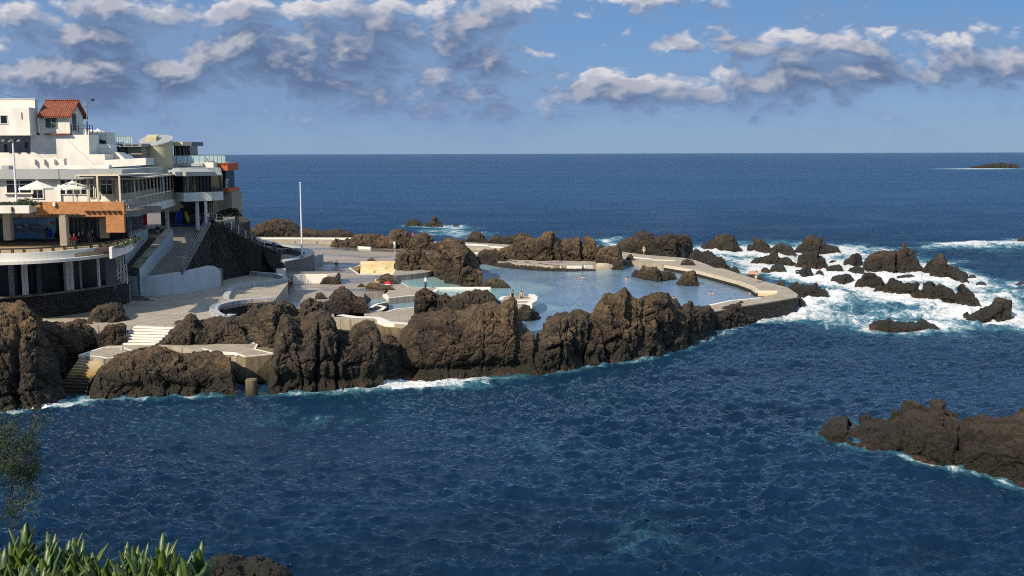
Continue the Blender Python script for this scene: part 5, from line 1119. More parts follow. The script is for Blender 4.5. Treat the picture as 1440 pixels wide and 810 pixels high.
# ---- orange brick front with terrace above
rest = thing('restaurant_building', 'white restaurant with an orange brick front and a glazed upper floor', 'building', (*Q(110, 340, 112).xy, 10.4))
f0 = flat(112)
mb = MB(); f0.pbox(mb, 50, 284, 174, 302, -.5, 0); part(mb, 'brick_parapet', 'orange_brick', rest)
mb = MB(); f0.pbox(mb, 148.5, 301.8, 174, 327, -.5, -.003); part(mb, 'brick_wall', 'orange_brick', rest)
mb = MB(); f0.pbox(mb, 120, 298, 149, 304.5, -.45, -.01); part(mb, 'brick_lintel', 'orange_brick', rest)
for x0, x1, y in ((118, 170, 296.6), (68, 110, 301.4)):   # timber beam ends
    mb = MB(); n = int((x1-x0)/7)
    for k in range(n): a = x0+(x1-x0)*k/n; f0.pbox(mb, a, y, a+4.4, y+1.6, -.1, .38)
    f0.pbox(mb, x0, y, x1, y+.8, -.1, .16); part(mb, 'roof_tile_course', 'wood_dark', rest)
# floor of the upper terrace
part(MB().box(-72, Q(174, 285, 112).x, 112.4, 124, 13.4, 14.0), 'upper_floor', 'ramp', rest)
part(MB().box(-72, Q(150, 285, 112).x, 112.6, 113, 13.3, 13.5), 'beam', 'wood_dark', rest)
# stone pillars
for x0, x1, yb in ((82.5, 92, 347), (139, 149.5, 335)):
    y = 108.5 if x0 < 100 else 115.; f = flat(y); mb = MB(); f.pbox(mb, x0, 306.5 if x0 > 100 else 305, x1, yb, -.7, 0); f.pbox(mb, x0+1, 299.5 if x0 > 100 else 303, x1-1, 306, -.6, -.08); o = part(mb, 'stone_pillar', 'taupe', rest)
mb = MB(); f = flat(111.8); f.pbox(mb, 3, 302, 13, 338, -.8, 0); part(mb, 'grey_pillar', 'grey_fascia', rest)
# inside back wall, recess, mural
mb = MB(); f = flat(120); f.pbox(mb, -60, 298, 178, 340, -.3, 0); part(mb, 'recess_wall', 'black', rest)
mb = MB(); f.pbox(mb, 13.5, 303, 19, 336, 0, .2); part(mb, 'inner_pier', 'grey_wall', rest)
for k in range(7): x = 96+k*6.5; mb = MB(); f.pbox(mb, x, 304, x+1.6, 332, .02, .1); part(mb, 'mullion', 'grey_wall', rest)
def mural_mat():
    m, nt, b = new_mat('painted_sea_mural'); p = wpos(nt); s = nt.nodes.new('ShaderNodeSeparateXYZ'); nt.links.new(p, s.inputs[0])
    n = noise(nt, scaled(nt, p, (.8, 1, 2.2)), 1.0, 8, .7, 2.)
    zz = mapr(nt, s.outputs[2], 10.5, 13.1)
    r = nt.nodes.new('ShaderNodeValToRGB'); nt.links.new(zz, r.inputs[0]); e = r.color_ramp.elements
    e[0].color = (.06, .24, .42, 1); e[1].color = (.12, .36, .70, 1)
    for q, c in ((.25, (.06, .18, .38, 1)), (.45, (.03, .08, .18, 1)), (.62, (.03, .08, .17, 1)), (.72, (.09, .27, .55, 1))): k = e.new(q); k.color = c
    x0 = Q(20, 320, 119.7).x; x1 = Q(79, 320, 119.7).x
    c = mixc(nt, mapr(nt, s.outputs[0], x1-2.0, x1), r.outputs[0], (.30, .68, .95))
    band = math_(nt, 'MULTIPLY', mapr(nt, zz, .38, .48), mapr(nt, zz, .78, .66))
    c = mixc(nt, math_(nt, 'MULTIPLY', band, mapr(nt, n, .52, .60)), c, (.60, .60, .56))
    c = mixc(nt, math_(nt, 'MULTIPLY', mapr(nt, zz, .40, .30), mapr(nt, n, .54, .60, 0, .5)), c, (.45, .62, .80))
    nt.links.new(c, b.inputs['Base Color']); b.inputs['Roughness'].default_value = .5; return m
M['mural'] = mural_mat()
mu = MB(); f = flat(119.6); f.pbox(mu, 19.5, 303.5, 77.5, 335.5, -.1, 0); mu = part(mu, 'sea_mural', 'mural', None); tag(mu, 'blue painted mural of waves and rocks behind the terrace', 'mural')
mb = MB(); f.pbox(mb, 66, 311.5, 76, 317.5, 0.02, .06); o = part(mb, 'wall_sign', 'sign_white', None); tag(o, 'small red and white sign at the right end of the mural', 'sign')
mb = MB(); f.pbox(mb, 70, 311.8, 75.6, 314.2, .061, .07); part(mb, 'red_field', 'cloth_red', o)
mb = MB(); f.pbox(mb, 68, 303.3, 71.5, 305.6, .02, .06); o = part(mb, 'red_sign', 'cloth_red', None); tag(o, 'tiny red panel at the top of the mural', 'sign')
mb = MB(); f.pbox(mb, 77.6, 303, 82.5, 336, -.1, .1); part(mb, 'green_post', 'green_shutter', rest)
# white planter slab (left, nearer) with plants
yw = 107.5; f = flat(yw); t = thing('roof_planter', 'white slab planter projecting at the left above the terrace', 'planter', tuple(Q(20, 300, yw)))
mb = MB(); z0 = f.sz(20, 300)[1]; z1 = f.sz(20, 289.5)[1]; xr = f.sz(41, 295)[0]-100
mb.prism([(-75, yw), (xr, yw), (Q(50.5, 295, 111.5).x, 111.6), (-75, 111.6)], z0, z1); part(mb, 'planter_box', 'white_wall', t)
mb = MB(); f.pbox(mb, 12.5, 290.5, 16.5, 299, -.1, .18); part(mb, 'light_box', 'cream', t); mb = MB(); f.pbox(mb, 15.6, 291.5, 17.2, 298, .0, .2); part(mb, 'light_side', 'black', t)
c0 = Q(34, 288, 109.5); tag(foliage('planter_shrub', [(Q(x, 288, 109.5).x, 109.5, z1+.05, .75, 1.2, h) for x, h in ((2, .25), (10, .3), (20, .25), (30, .55), (35, .7), (40, .6), (46, .3))], 1300, .13, None, seed=7), 'green shrubs growing in the projecting slab planter', 'plant')
# facade of the upper floor
f = flat(124)
mb = MB(); f.pbox(mb, -60, 252, 178, 289, -.3, -.06); part(mb, 'wall', 'white_wall', rest)
mb = MB(); f.pbox(mb, -60, 238.5, 82, 252, -2, .9); part(mb, 'fascia', 'grey_fascia', rest)
mb = MB(); f.pbox(mb, 83, 238.5, 168, 252, -2, .86); part(mb, 'fascia', 'grey_fascia', rest)
mb = MB(); f.pbox(mb, 2, 233, 12, 240, -1, .5); part(mb, 'roof_box', 'grey_fascia', rest)
window(f, 9, 254, 45, 271, rest, 2, d=.0, transom=.70, fw=.10); window(f, 45, 264, 60, 278.5, rest, 2, d=.0, fw=.09)
mb = MB(); f.pbox(mb, 4, 271.3, 46, 273, -.05, .35); part(mb, 'sill', 'white', rest)
mb = MB(); f.pbox(mb, 80, 252.2, 84, 284, -.05, .2); part(mb, 'pier', 'white', rest)
for x0, x1, cols in ((85.5, 91.5, 1), (94, 101.5, 1), (104, 112, 1), (114, 121.5, 1), (126, 131, 1), (134.5, 139, 1), (142, 157.5, 2)):
    window(f, x0, 253, x1, 258.6, rest, cols, d=0, fw=.06, name='top_light'); window(f, x0, 260, x1, 273 if x0 not in (126, 134.5) else 278, rest, cols, d=0, fw=.06)
mb = MB(); f.pbox(mb, 160, 252.3, 165, 284, -.05, .25); part(mb, 'pier', 'grey_wall', rest)
# parapet walls above
f = flat(126.5)
mb = MB(); f.pbox(mb, -60, 222, 80, 238.8, -.5, 0); f.pbox(mb, 80, 222.5, 91, 238.8, -.5, -.004); part(mb, 'roof_parapet', 'white_wall', rest)
for x in (47.5, 60.5, 75, 89): mb = MB(); f.pbox(mb, x, 224, x+.9, 232, -.1, .45); part(mb, 'fin', 'white_wall', rest)
f = flat(126.2); mb = MB(); f.pbox(mb, 80, 232.3, 153, 238.9, -.6, .3); part(mb, 'upper_band', 'white_wall', rest)
# big white gable end volume
f = flat(130.6); up = thing('white_terraced_block', 'white stepped block with blank walls rising above the restaurant roof', 'building', (*Q(90, 222, 131).xy, 18))
def pface(fr, pxs, d0, d1, mb=None):
    """prism from a silhouette noted in pixels on the plane at d1, going back to d0"""
    mb = mb or MB(); sz = [fr.sz(a, b, d1) for a, b in pxs]; n = len(sz); v = [fr.w(a, z, d1) for a, z in sz]+[fr.w(a, z, d0) for a, z in sz]
    mb.add(v, [tuple(range(n)), tuple(range(2*n-1, n-1, -1))]+[(i, (i+1) % n, n+(i+1) % n, n+i) for i in range(n)]); return mb
part(pface(f, [(43, 190), (125, 189.5), (125.5, 217), (147, 217), (147.5, 225), (205, 222), (205, 232), (80, 240), (43, 240)], -3, 0), 'front_wall', 'white_wall', up)
part(pface(f, [(-60, 189.5), (43, 189.8), (43, 240), (-60, 240)], -3, -2.6), 'recessed_wall', 'grey_wall', up)
part(pface(f, [(-60, 214.5), (12, 214.5), (17, 218), (22, 224), (22, 240), (-60, 240)], -2.5, .3), 'low_wall', 'white_wall', up)
mb = MB()
for x in (17, 30, 43): pface(f, [(x-8, 224), (x+1, 214), (x+6, 214.5), (x+18, 222.5), (x+18, 226)], -2.4, .1+x*.004, mb)
part(mb, 'stair_slopes', 'white_wall', up)
for x0, x1, y0, y1 in ((5.5, 9.5, 203, 214), (34.5, 38, 200, 209)): mb = MB(); f.pbox(mb, x0, y0, x1, y1, -2.7, -2.55); part(mb, 'opening', 'black', up)
part(pface(f, [(125.6, 186), (150, 186), (150, 203), (157, 204), (163, 216), (171, 217), (178, 222.5), (178, 226), (125.6, 226)], -9, -6), 'rear_wall', 'white_wall', up)
mb = MB(); f.pbox(mb, 130, 201, 133, 216.5, -6.05, -5.9); part(mb, 'door', 'black', up); mb = MB(); f.pbox(mb, 139.8, 196, 142.5, 201.5, -6.05, -5.9); f.pbox(mb, 143, 197.5, 148.5, 201.8, -6.05, -5.95); part(mb, 'opening', 'black', up)
part(pface(f, [(134, 203), (154, 203), (158, 214), (166, 214.5), (176, 224), (134, 224)], -5.5, -3.05), 'terrace_wall', 'white_wall', up)
g = Q(164, 213, 136); tag(foliage('rooftop_palm', [(g.x, g.y, g.z, 1.1, .6, .55)], 260, .26, None, seed=9), 'small green palm on the roof terrace beside the dark canopy', 'plant')
# upper left white box house
bx = thing('white_box_house', 'plain white flat roofed house with one small dark window at the top left', 'house', (*Q(20, 190, 129).xy, 22))
f = flat(128.2)
def wedge(y0, y1, x0, yt, x1, yb, xb, name, mat, par):
    zt, zb = Q(x1, yt, y0).z, Q(x1, yb, y0).z; return part(MB().prism([(Q(x0, 200, y0).x, y0), (Q(x1, 200, y0).x, y0), (Q(xb, 200, y1).x, y1), (Q(x0, 200, y0).x, y1)], zb, zt), name, mat, par)
wedge(130.4, 136, -60, 139.5, 52.2, 190.3, 56.3, 'upper_wall', 'white_wall', bx)
wedge(128.2, 130.6, -60, 150.8, 43.2, 190.3, 52, 'wall', 'white_wall', bx)
wedge(130.3, 136.1, -60, 138.6, 52.8, 139.6, 56.6, 'roof_edge', 'white', bx)

window(f, -9, 162.5, 9.8, 173.6, bx, 2, d=.0, frame='white', fw=.06)
mb = MB(); f.pbox(mb, 29.7, 158, 31.4, 168, -.03, .015); part(mb, 'rust_stain', 'cloth_brown', bx)
# red roofed house
rh = thing('red_roof_house', 'small white house with a terracotta gable roof and green shutter', 'house', (*Q(90, 190, 133).xy, 22))
yr = 130.7; f = flat(yr)
zE = f.sz(80, 162)[1]; zR = Q(80, 141.5, yr+2.1).z; xl = Q(55.5, 180, yr).x; xr = Q(98, 180, yr).x; zb_ = f.sz(80, 191)[1]; dp = 4.2
part(MB().box(xl, xr, yr, yr+dp, zb_, zE), 'wall', 'white_wall', rh)
mb = MB(); mb.add([(xr-.01, yr, zE), (xr-.01, yr+dp, zE), (xr-.01, yr+dp/2, zR-.15), (xr-.25, yr, zE), (xr-.25, yr+dp, zE), (xr-.25, yr+dp/2, zR-.15)], [(0, 1, 2), (5, 4, 3), (0, 3, 4, 1), (1, 4, 5, 2), (2, 5, 3, 0)]); part(mb, 'gable', 'white_wall', rh)
x2 = xr+.45
mb = MB(); th_ = .22
for sgn in (0, 1):
    ye = yr-.55 if sgn == 0 else yr+dp+.55; ym = yr+dp/2; ze = zE-.12
    v = [(xl, ye, ze), (x2, ye, ze), (x2, ym, zR), (xl, ym, zR)]; mb.add(v+[(a, b, c-th_) for a, b, c in v], [(0, 1, 2, 3), (7, 6, 5, 4), (0, 4, 5, 1), (1, 5, 6, 2), (2, 6, 7, 3), (3, 7, 4, 0)])
part(mb, 'roof', 'roof', rh)
mb = MB(); mb.tube([(xl, yr+dp/2, zR+.03), (x2, yr+dp/2, zR+.03)], .12, 8); mb.build('ridge_tiles', 'roof', rh)
o = window(f, 64.3, 165.8, 79.5, 179.3, rh, 2, glass='green_shutter', frame='grey_fascia', d=.0, name='shuttered_window')
mb = MB(); mb.box(xr, xr+.04, yr+.9, yr+2.0, zb_+.6, zb_+2.7); part(mb, 'door', 'black', rh)
mb = MB(); f.pbox(mb, 62, 187.8, 98, 189.6, -.1, .6); part(mb, 'brick_base', 'roof', rh)
railing('balcony_railing', [(xr+.1, yr+.3, zb_+.3), (xr+1.5, yr+.3, zb_+.3), (xr+1.5, yr+3.2, zb_+.3)], 1.0, 'dark balcony rail beside the door of the red roofed house', mat='black', posts=6, cat='railing')
g = Q(57, 188, 131.5); tag(foliage('roof_bush', [(g.x, g.y, g.z-.2, .5, .3, .35)], 150, .12, None, mat='twig', seed=12), 'dark dry bush at the corner of the small white house', 'plant')
# blue lamp pole, street lamp, overhead wire, bird
p = Q(122.5, 189, 132); q_ = Q(122.3, 143.5, 132); t = thing('lamp_pole', 'slim pole painted blue below beside the red roofed house', 'lamp', tuple(p))
MB().tube([p, p.lerp(q_, .4)], .09, 8).build('lower_shaft', 'blue_paint', t); MB().tube([p.lerp(q_, .4), q_], .06, 8).build('upper_shaft', 'metal', t); MB().tube([q_-Vector((0, 0, .3)), q_+Vector((-.5, 0, -.25))], .05, 6).build('lamp_arm', 'metal', t)
MB().box(q_.x-.6, q_.x-.2, q_.y-.1, q_.y+.1, q_.z-.5, q_.z-.38).build('lamp_head', 'metal', t)
t = thing('floodlight_post', 'tall white post with three dark floodlights standing before the restaurant', 'lamp', tuple(P(23, 288, 14)))
yp = 110.; a = Q(23.5, 289, yp); b = Q(19.6, 199, yp); b.x = a.x; MB().tube([a, b], [.11, .08], 10).build('post', 'pole_white', t)
MB().tube([b+Vector((-1.1, 0, .0)), b+Vector((.95, 0, 0))], .05, 6).build('crossbar', 'metal', t)
for dx, s_ in ((-.85, 1), (.0, 1.25), (.75, 1)):
    mb = MB(); mb.ball((b.x+dx, b.y-.12, b.z+.12), .24*s_, 1.1, .8, .62, 10, 7); h_ = mb.build('floodlight', 'black', t)
    MB().box(b.x+dx-.16*s_, b.x+dx+.16*s_, b.y-.34, b.y-.30, b.z+.02, b.z+.16).build('lens', 'metal', h_)
w0 = Q(-40, 109, 118); w1 = Q(35, 138.3, 129); MB(); pts = [w0.lerp(w1, k/8)-Vector((0, 0, .5*math.sin(math.pi*k/8))) for k in range(9)]
tag(MB().tube(pts, .02, 5).build('overhead_wire', 'black', None), 'thin overhead wire running to the roof of the white box house', 'wire')
bd = Q(130.3, 140.6, 120); mb = MB(); mb.ball(bd, .13, 1.8, .8, .8, 8, 5); mb.add([bd, bd+Vector((-.05, .4, .16)), bd+Vector((.25, .35, .12))], [(0, 1, 2)]); mb.add([bd, bd+Vector((.25, -.35, .1)), bd+Vector((-.05, -.4, .16))], [(0, 1, 2)])
tag(mb.build('bird', 'black', None), 'tiny dark bird in flight above the lamp pole', 'bird')
# ---- wing: oblique glazed front, grey roof slabs, dark bay, columns
wing = thing('restaurant_wing', 'long wing with an oblique glazed front and a dark glass bay over open columns', 'building', (*P(230, 320, 9.9).xy, 9.9))
A2 = Q(167, 285, 119); B2 = Q(229.5, 277, 146); fw_ = Fr(A2, B2)
s0 = 0; s1 = fw_.L
def wz(px, yt, yb): return fw_.sz(px, yt)[1], fw_.sz(px, yb)[1]
zt = fw_.sz(200, 245.5)[1]; zb0 = fw_.sz(200, 281)[1]
mb = MB(); fw_.box(mb, s0, s1, 13.2, 17.2, -.3, 0); part(mb, 'front_wall', 'cream', wing)
nb = 12
for k in range(nb):
    a = s0+s1*(k+.14)/nb; b = s0+s1*(k+.86)/nb
    for z0, z1 in ((15.6, 16.5), (16.65, 17.1)):
        f_ = MB(); fw_.box(f_, a, b, z0-.06, z1+.06, -.02, .05); o = part(f_, 'window', 'black', wing); g_ = MB(); fw_.box(g_, a+.06, b-.06, z0, z1, .0, .07); part(g_, 'pane', 'glass', o)
# terrace rail in front of it with slats
rl = thing('slatted_balustrade', 'pale slatted balustrade of the oblique terrace', 'balustrade', tuple(A2)); mb = MB()
for k in range(46): a = s1*k/46; fw_.box(mb, a, a+.09, 14.15, 15.1, 1.75, 1.8)
part(mb, 'slats', 'cream', rl); mb = MB(); fw_.box(mb, 0, s1, 15.1, 15.2, 1.7, 1.86); part(mb, 'handrail', 'white', rl)
for k in range(13): a = s1*k/12; mb = MB(); fw_.box(mb, a, a+.14, 14.1, 17.1, 1.68, 1.82); part(mb, 'post', 'cream', rl)
mb = MB(); fw_.box(mb, -.5, s1+.2, 13.1, 14.05, -.3, 2.0); part(mb, 'floor_edge', 'white_wall', wing)
mb = MB(); fw_.box(mb, -1, s1+.3, 17.2, 17.35, -.5, 2.3); part(mb, 'canopy', 'cream', wing)
mb = MB(); fw_.box(mb, -.5, s1+.3, 17.35, 18.3, -5, .6); part(mb, 'roof_slab', 'grey_fascia', wing)
# lower wall with piers below the oblique terrace
mb = MB(); fw_.box(mb, .2, s1, 9.8, 13.1, -4.2, -3.8); part(mb, 'lower_wall', 'dark_grey', wing)  # painted dark to stand in for shade under the terrace overhang
for k, (a, w_) in enumerate(((1.5, 1.5), (7, 2.8), (13, .5), (17, 1.2), (22, .4), (26, .5))): mb = MB(); fw_.box(mb, a, a+w_, 9.8, 13.1, -3.7, -3.1 if k % 2 else -1.5); part(mb, 'pier', 'grey_wall', wing)
mb = MB(); fw_.box(mb, 9.9, 12.8, 9.9, 12.8, -3.75, -3.7); fw_.box(mb, 14, 16.8, 9.9, 12.8, -3.75, -3.7); part(mb, 'opening', 'black', wing)
# dark bay
yb_ = 146.; B0 = Q(231, 280, yb_); B1 = Q(258.5, 283, yb_-3.5); B2b = Q(298, 281, yb_-1.0)
for i, (a, b) in enumerate(((B0, B1), (B1, B2b))):
    fr_ = Fr(a, b); mb = MB(); fr_.box(mb, 0, fr_.L, fr_.sz(258, 283.5)[1] if i == 0 else fr_.sz(280, 283)[1], fr_.sz(258, 271)[1], -6, 0 if i else .003); part(mb, 'bay_base', 'white_wall', wing)
    zl = fr_.sz(258, 271)[1]; zh = fr_.sz(258, 247.5)[1]
    mb = MB(); fr_.box(mb, 0, fr_.L, zl, zh, -6, -.25); g_ = part(mb, 'bay_glass', 'glass_warm' if i == 0 else 'glass', wing)
    n = 5 if i == 0 else 8; mb = MB()
    for k in range(n+1): c = fr_.L*k/n; fr_.box(mb, max(0, c-.07), min(fr_.L, c+.07), zl, zh, -.25, -.05)
    fr_.box(mb, 0, fr_.L, zl, zl+.12, -.25, -.02); fr_.box(mb, 0, fr_.L, zl+(zh-zl)*.55, zl+(zh-zl)*.55+.1, -.25, -.08); part(mb, 'bay_frame', 'black', wing)
    mb = MB(); top_ = fr_.sz(258, 236.5)[1]; v0 = [fr_.w(0, zh, 1.0), fr_.w(fr_.L+(.6 if i else 0), zh, 1.0), fr_.w(fr_.L, zh+.55, 1.1), fr_.w(0, zh+.55, 1.1), fr_.w(0, zh, -6), fr_.w(fr_.L, zh, -6), fr_.w(fr_.L-.5, top_, -1.5), fr_.w(0, top_, -1.5), fr_.w(fr_.L-.5, top_, -6), fr_.w(0, top_, -6)]
    mb.add(v0, [(0, 1, 2, 3), (3, 2, 6, 7), (7, 6, 8, 9), (4, 9, 8, 5), (0, 4, 5, 1), (1, 5, 8, 6, 2), (4, 0, 3, 7, 9)]); part(mb, 'bay_fascia', 'coping' if i == 0 else 'grey_fascia', wing)
ys_ = 150.; f = flat(ys_)
mb = MB(); f.pbox(mb, 205, 228.5, 300, 240, -8, 1.0); part(mb, 'roof_terrace', 'white_wall', wing)
mb = MB(); f.pbox(mb, 218, 231, 242, 247, -4, 2.2); part(mb, 'roof_slab', 'grey_fascia', wing)
mb = MB(); f.pbox(mb, 251, 229.6, 285, 233.8, 0, 1.4); part(mb, 'upper_step', 'grey_wall', wing)
for px_, r_ in ((235.5, .28), (278, .27), (290, .2)):
    p = Q(px_, 318, 144.5); MB().tube([(p.x, p.y, 9.7), (p.x, p.y, 13.6)], r_, 14).build('column', 'white_wall', wing)
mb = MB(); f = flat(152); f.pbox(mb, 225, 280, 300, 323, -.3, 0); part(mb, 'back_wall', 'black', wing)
mb = MB(); f = flat(151); f.pbox(mb, 232, 316, 300, 319, -.3, 2); part(mb, 'blue_plinth', 'blue_paint', wing)
mb = MB(); f = flat(148); 
for k in range(4): f.pbox(mb, 291+k*2.6, 285, 292+k*2.6, 303, 0, .1)
part(mb, 'slat_screen', 'cream', wing)
# towels / kayaks hanging
for x, c, w_, lab in ((249, 'cloth_blue', 3.5, 'left of two blue kayaks leaning in the shaded hall'), (253.5, 'cloth_blue', 3, 'right of two blue kayaks leaning in the shaded hall'), (263, 'yellow_plastic', 3.5, 'yellow float leaning beside the blue kayaks')):
    a = Q(x+2, 296, 149); b = Q(x-1, 315, 148.4)
    if 'yellow' in lab: a = Q(x-2, 297, 149); b = Q(x+2, 313, 148.4)
    mb = MB(); mb.tube([a, a.lerp(b, .15), a.lerp(b, .5), a.lerp(b, .85), b], [.05, .2, .28, .2, .05], 8); o = mb.build('kayak' if 'kayak' in lab else 'float', c, None, True); tag(o, lab, 'kayak' if 'kayak' in lab else 'float')
p = Q(204, 304, 132); mb = MB().box(p.x-.22, p.x+.22, p.y-.05, p.y+.05, p.z-1.1, p.z+.6); o = part(mb, 'hanging_towel', 'cloth_red', None); tag(o, 'red cloth hanging on the shaded wall under the oblique terrace', 'towel')
# right end: orange red block, beige blocks
eb = thing('end_block', 'orange red and beige corner block at the seaward end of the building', 'building', (*Q(310, 300, 152).xy, 9))
f = flat(151); mb = MB(); pface(f, [(293, 229.5), (320, 229.5), (320, 240), (303, 240)], -6, 0, mb); part(mb, 'red_parapet', 'orange_red', eb)
mb = MB(); f.pbox(mb, 299, 239.8, 307, 270, -6, -.2); part(mb, 'red_wall', 'orange_red', eb)
mb = MB(); f.pbox(mb, 306, 240.2, 317, 265, -6, -1.2); part(mb, 'dark_glass', 'glass', eb)
mb = MB(); f.pbox(mb, 306, 264.6, 321, 270, -6, .1); part(mb, 'red_sill', 'orange_red', eb)
mb = MB(); f.pbox(mb, 298, 267, 308, 300, -6, .2); part(mb, 'beige_wall', 'taupe', eb); mb = MB(); f.pbox(mb, 307, 270, 325.5, 305, -6, -.3); part(mb, 'beige_wall', 'taupe', eb)
mb = MB(); f.pbox(mb, 300, 280, 305, 305, 0, .45); part(mb, 'buttress', 'beige', eb)
g = Q(318, 300, 149.5); tag(foliage('cliff_shrubs', [(Q(x, y, 149.5).x, 149.5, Q(x, y, 149.5).z, .8, .6, .5) for x, y in ((309, 303), (314, 301), (319, 299), (325, 297), (330, 298), (333, 303), (306, 308))], 1500, .15, None, seed=21), 'dark green shrubs along the foot of the beige corner block', 'plant')
# round tower
tw = thing('round_tower', 'beige round stair tower with a flat pale roof and skylight', 'tower', (*Q(221, 228, 147).xy, 18))
c = Q(221, 226, 147); rt = 21.5*147/F; zt_ = Q(221, 193.5, 147-rt).z; zt_ = 22.3
def tilted(r, z0, z1, k0, k1, n=56):
    mb = MB(); v = []
    for z, k in ((z0, k0), (z1, k1)): v += [(c.x+r*math.cos(2*math.pi*i/n), c.y+r*math.sin(2*math.pi*i/n), z+k*r*math.sin(2*math.pi*i/n)) for i in range(n)]
    mb.add(v, [tuple(range(n-1, -1, -1)), tuple(range(n, 2*n))]+[(i, (i+1) % n, n+(i+1) % n, n+i) for i in range(n)]); return mb
zt_ = 21.8; kt = .32
part(tilted(rt, 17, zt_, 0, kt), 'wall', 'beige', tw); part(tilted(rt*1.04, zt_-.03, zt_+.14, kt, kt), 'roof_rim', 'coping', tw); part(tilted(rt*.93, zt_+.1, zt_+.16, kt, kt), 'roof_top', 'grey_fascia', tw)
mb = MB(); v = []
for dz in (.0, .5):
    for dx, dy in ((-1.3, -.7), (.2, -.7), (.2, .5), (-1.3, .5)): v.append((c.x+dx, c.y+dy, zt_+.16+kt*dy+dz))
mb.add(v, [(3, 2, 1, 0), (4, 5, 6, 7), (0, 1, 5, 4), (1, 2, 6, 5), (2, 3, 7, 6), (3, 0, 4, 7)]); part(mb, 'skylight', 'beige', tw)
mb = MB(); f = flat(146.5); f.pbox(mb, 198, 199, 207, 228, -2, 0); part(mb, 'white_fin', 'white_wall', tw)
# rooftop pavilion
rp = thing('rooftop_pavilion', 'small flat roofed glass pavilion beside the round tower', 'building', (*Q(255, 215, 150).xy, 19)); f = flat(150)
mb = MB(); f.pbox(mb, 242, 199.5, 257.5, 205, -5, .6); part(mb, 'roof_front', 'beige', rp); mb = MB(); f.pbox(mb, 257.6, 199.5, 269.5, 205, -5, .5); part(mb, 'roof_side', 'dark_grey', rp)
mb = MB(); f.pbox(mb, 244, 204.8, 266, 219, -4, 0); part(mb, 'glass_wall', 'glass', rp)
mb = MB()
for x in (246, 252.5, 258, 262): f.pbox(mb, x, 205, x+.9, 219, -.1, .08)
part(mb, 'mullions', 'metal', rp); mb = MB(); f.pbox(mb, 264.8, 204.9, 266.6, 219, -.1, .15); part(mb, 'corner_post', 'black', rp)
def glass_rail(fr, x0, x1, yt, yb, label, n, d=0.):
    a, zt = fr.sz(x0, yt, d); b, zb = fr.sz(x1, yb, d); t = thing('glass_railing', label, 'railing', fr.w(a, zb, d))
    for k in range(n):
        s0_ = a+(b-a)*k/n; s1_ = a+(b-a)*(k+1)/n; mb = MB(); fr.box(mb, s0_+.03, s1_-.03, zb+.05, zt-.05, d-.015, d+.015); part(mb, 'glass_panel', 'rail_glass', t)
    for k in range(n+1): s0_ = a+(b-a)*k/n; mb = MB(); fr.box(mb, s0_-.03, s0_+.03, zb, zt, d-.04, d+.04); part(mb, 'post', 'metal', t)
    mb = MB(); fr.box(mb, a, b, zt-.03, zt+.03, d-.04, d+.04); part(mb, 'handrail', 'metal', t); return t
glass_rail(flat(149), 240, 288, 218.8, 229.5, 'green glass railing with sun chairs behind it beside the rooftop pavilion', 6)
glass_rail(flat(150.6), 288.5, 317, 218.5, 229.6, 'green glass railing on top of the orange red parapet', 5)
glass_rail(flat(150.5), 316.5, 321.5, 252, 264.5, 'short glass railing at the far right corner of the building', 1); glass_rail(flat(147), 297.5, 304, 253, 266.5, 'short glass railing right of the dark glass bay', 1)
glass_rail(flat(141), 149.8, 162, 190.5, 201.5, 'glass railing left of the higher rooftop deck', 3); glass_rail(flat(142), 163, 187, 191.5, 201.5, 'curved looking glass railing on the dark rooftop canopy', 7); glass_rail(flat(140), 125, 149, 184.5, 192, 'glass railing below the far white umbrellas', 4)
# dark canopy deck under that railing
cd = thing('rooftop_canopy', 'flat grey roof deck with a dark void beneath', 'canopy', (*Q(175, 205, 143).xy, 19)); f = flat(142)
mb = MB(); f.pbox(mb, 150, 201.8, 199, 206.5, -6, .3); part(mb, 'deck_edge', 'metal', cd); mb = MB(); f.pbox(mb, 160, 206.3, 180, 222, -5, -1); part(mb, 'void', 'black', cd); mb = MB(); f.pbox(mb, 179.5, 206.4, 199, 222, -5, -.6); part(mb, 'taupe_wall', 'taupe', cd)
for x in (166, 176, 186): mb = MB(); f.pbox(mb, x, 203.3, x+8, 204.6, .3, .34); part(mb, 'slot', 'black', cd)
# ---- pergola frame on the terrace
pg = thing('terrace_canopy', 'pale flat canopy on thin posts over the right end of the upper terrace', 'canopy', tuple(Q(140, 285, 114)))
f = flat(114.5); ztp = f.sz(140, 245.5)[1]
xa, xb_ = Q(106, 246, 114.5).x, Q(168, 246, 114.5).x
mb = MB(); mb.prism([(xa, 114.4), (xb_, 114.4), (xb_+2.2, 123.8), (xa+.8, 123.8)], ztp-.15, ztp); part(mb, 'roof_sheet', 'cream', pg)
for px_ in (106.5, 136.5, 167.5): p = Q(px_, 246, 114.5); mb = MB().box(p.x-.09, p.x+.09, 114.42, 114.6, 14, ztp-.16); part(mb, 'post', 'cream', pg)
p = Q(122.3, 250, 119); mb = MB().box(p.x-.1, p.x+.1, 119, 119.2, 14, ztp-.16); part(mb, 'post', 'cream', pg)
for k in range(6): x = xa+(xb_-xa)*(k+.5)/6; mb = MB().box(x, x+.07, 114.6, 123, ztp-.28, ztp-.152); part(mb, 'rafter', 'wood_dark', pg)
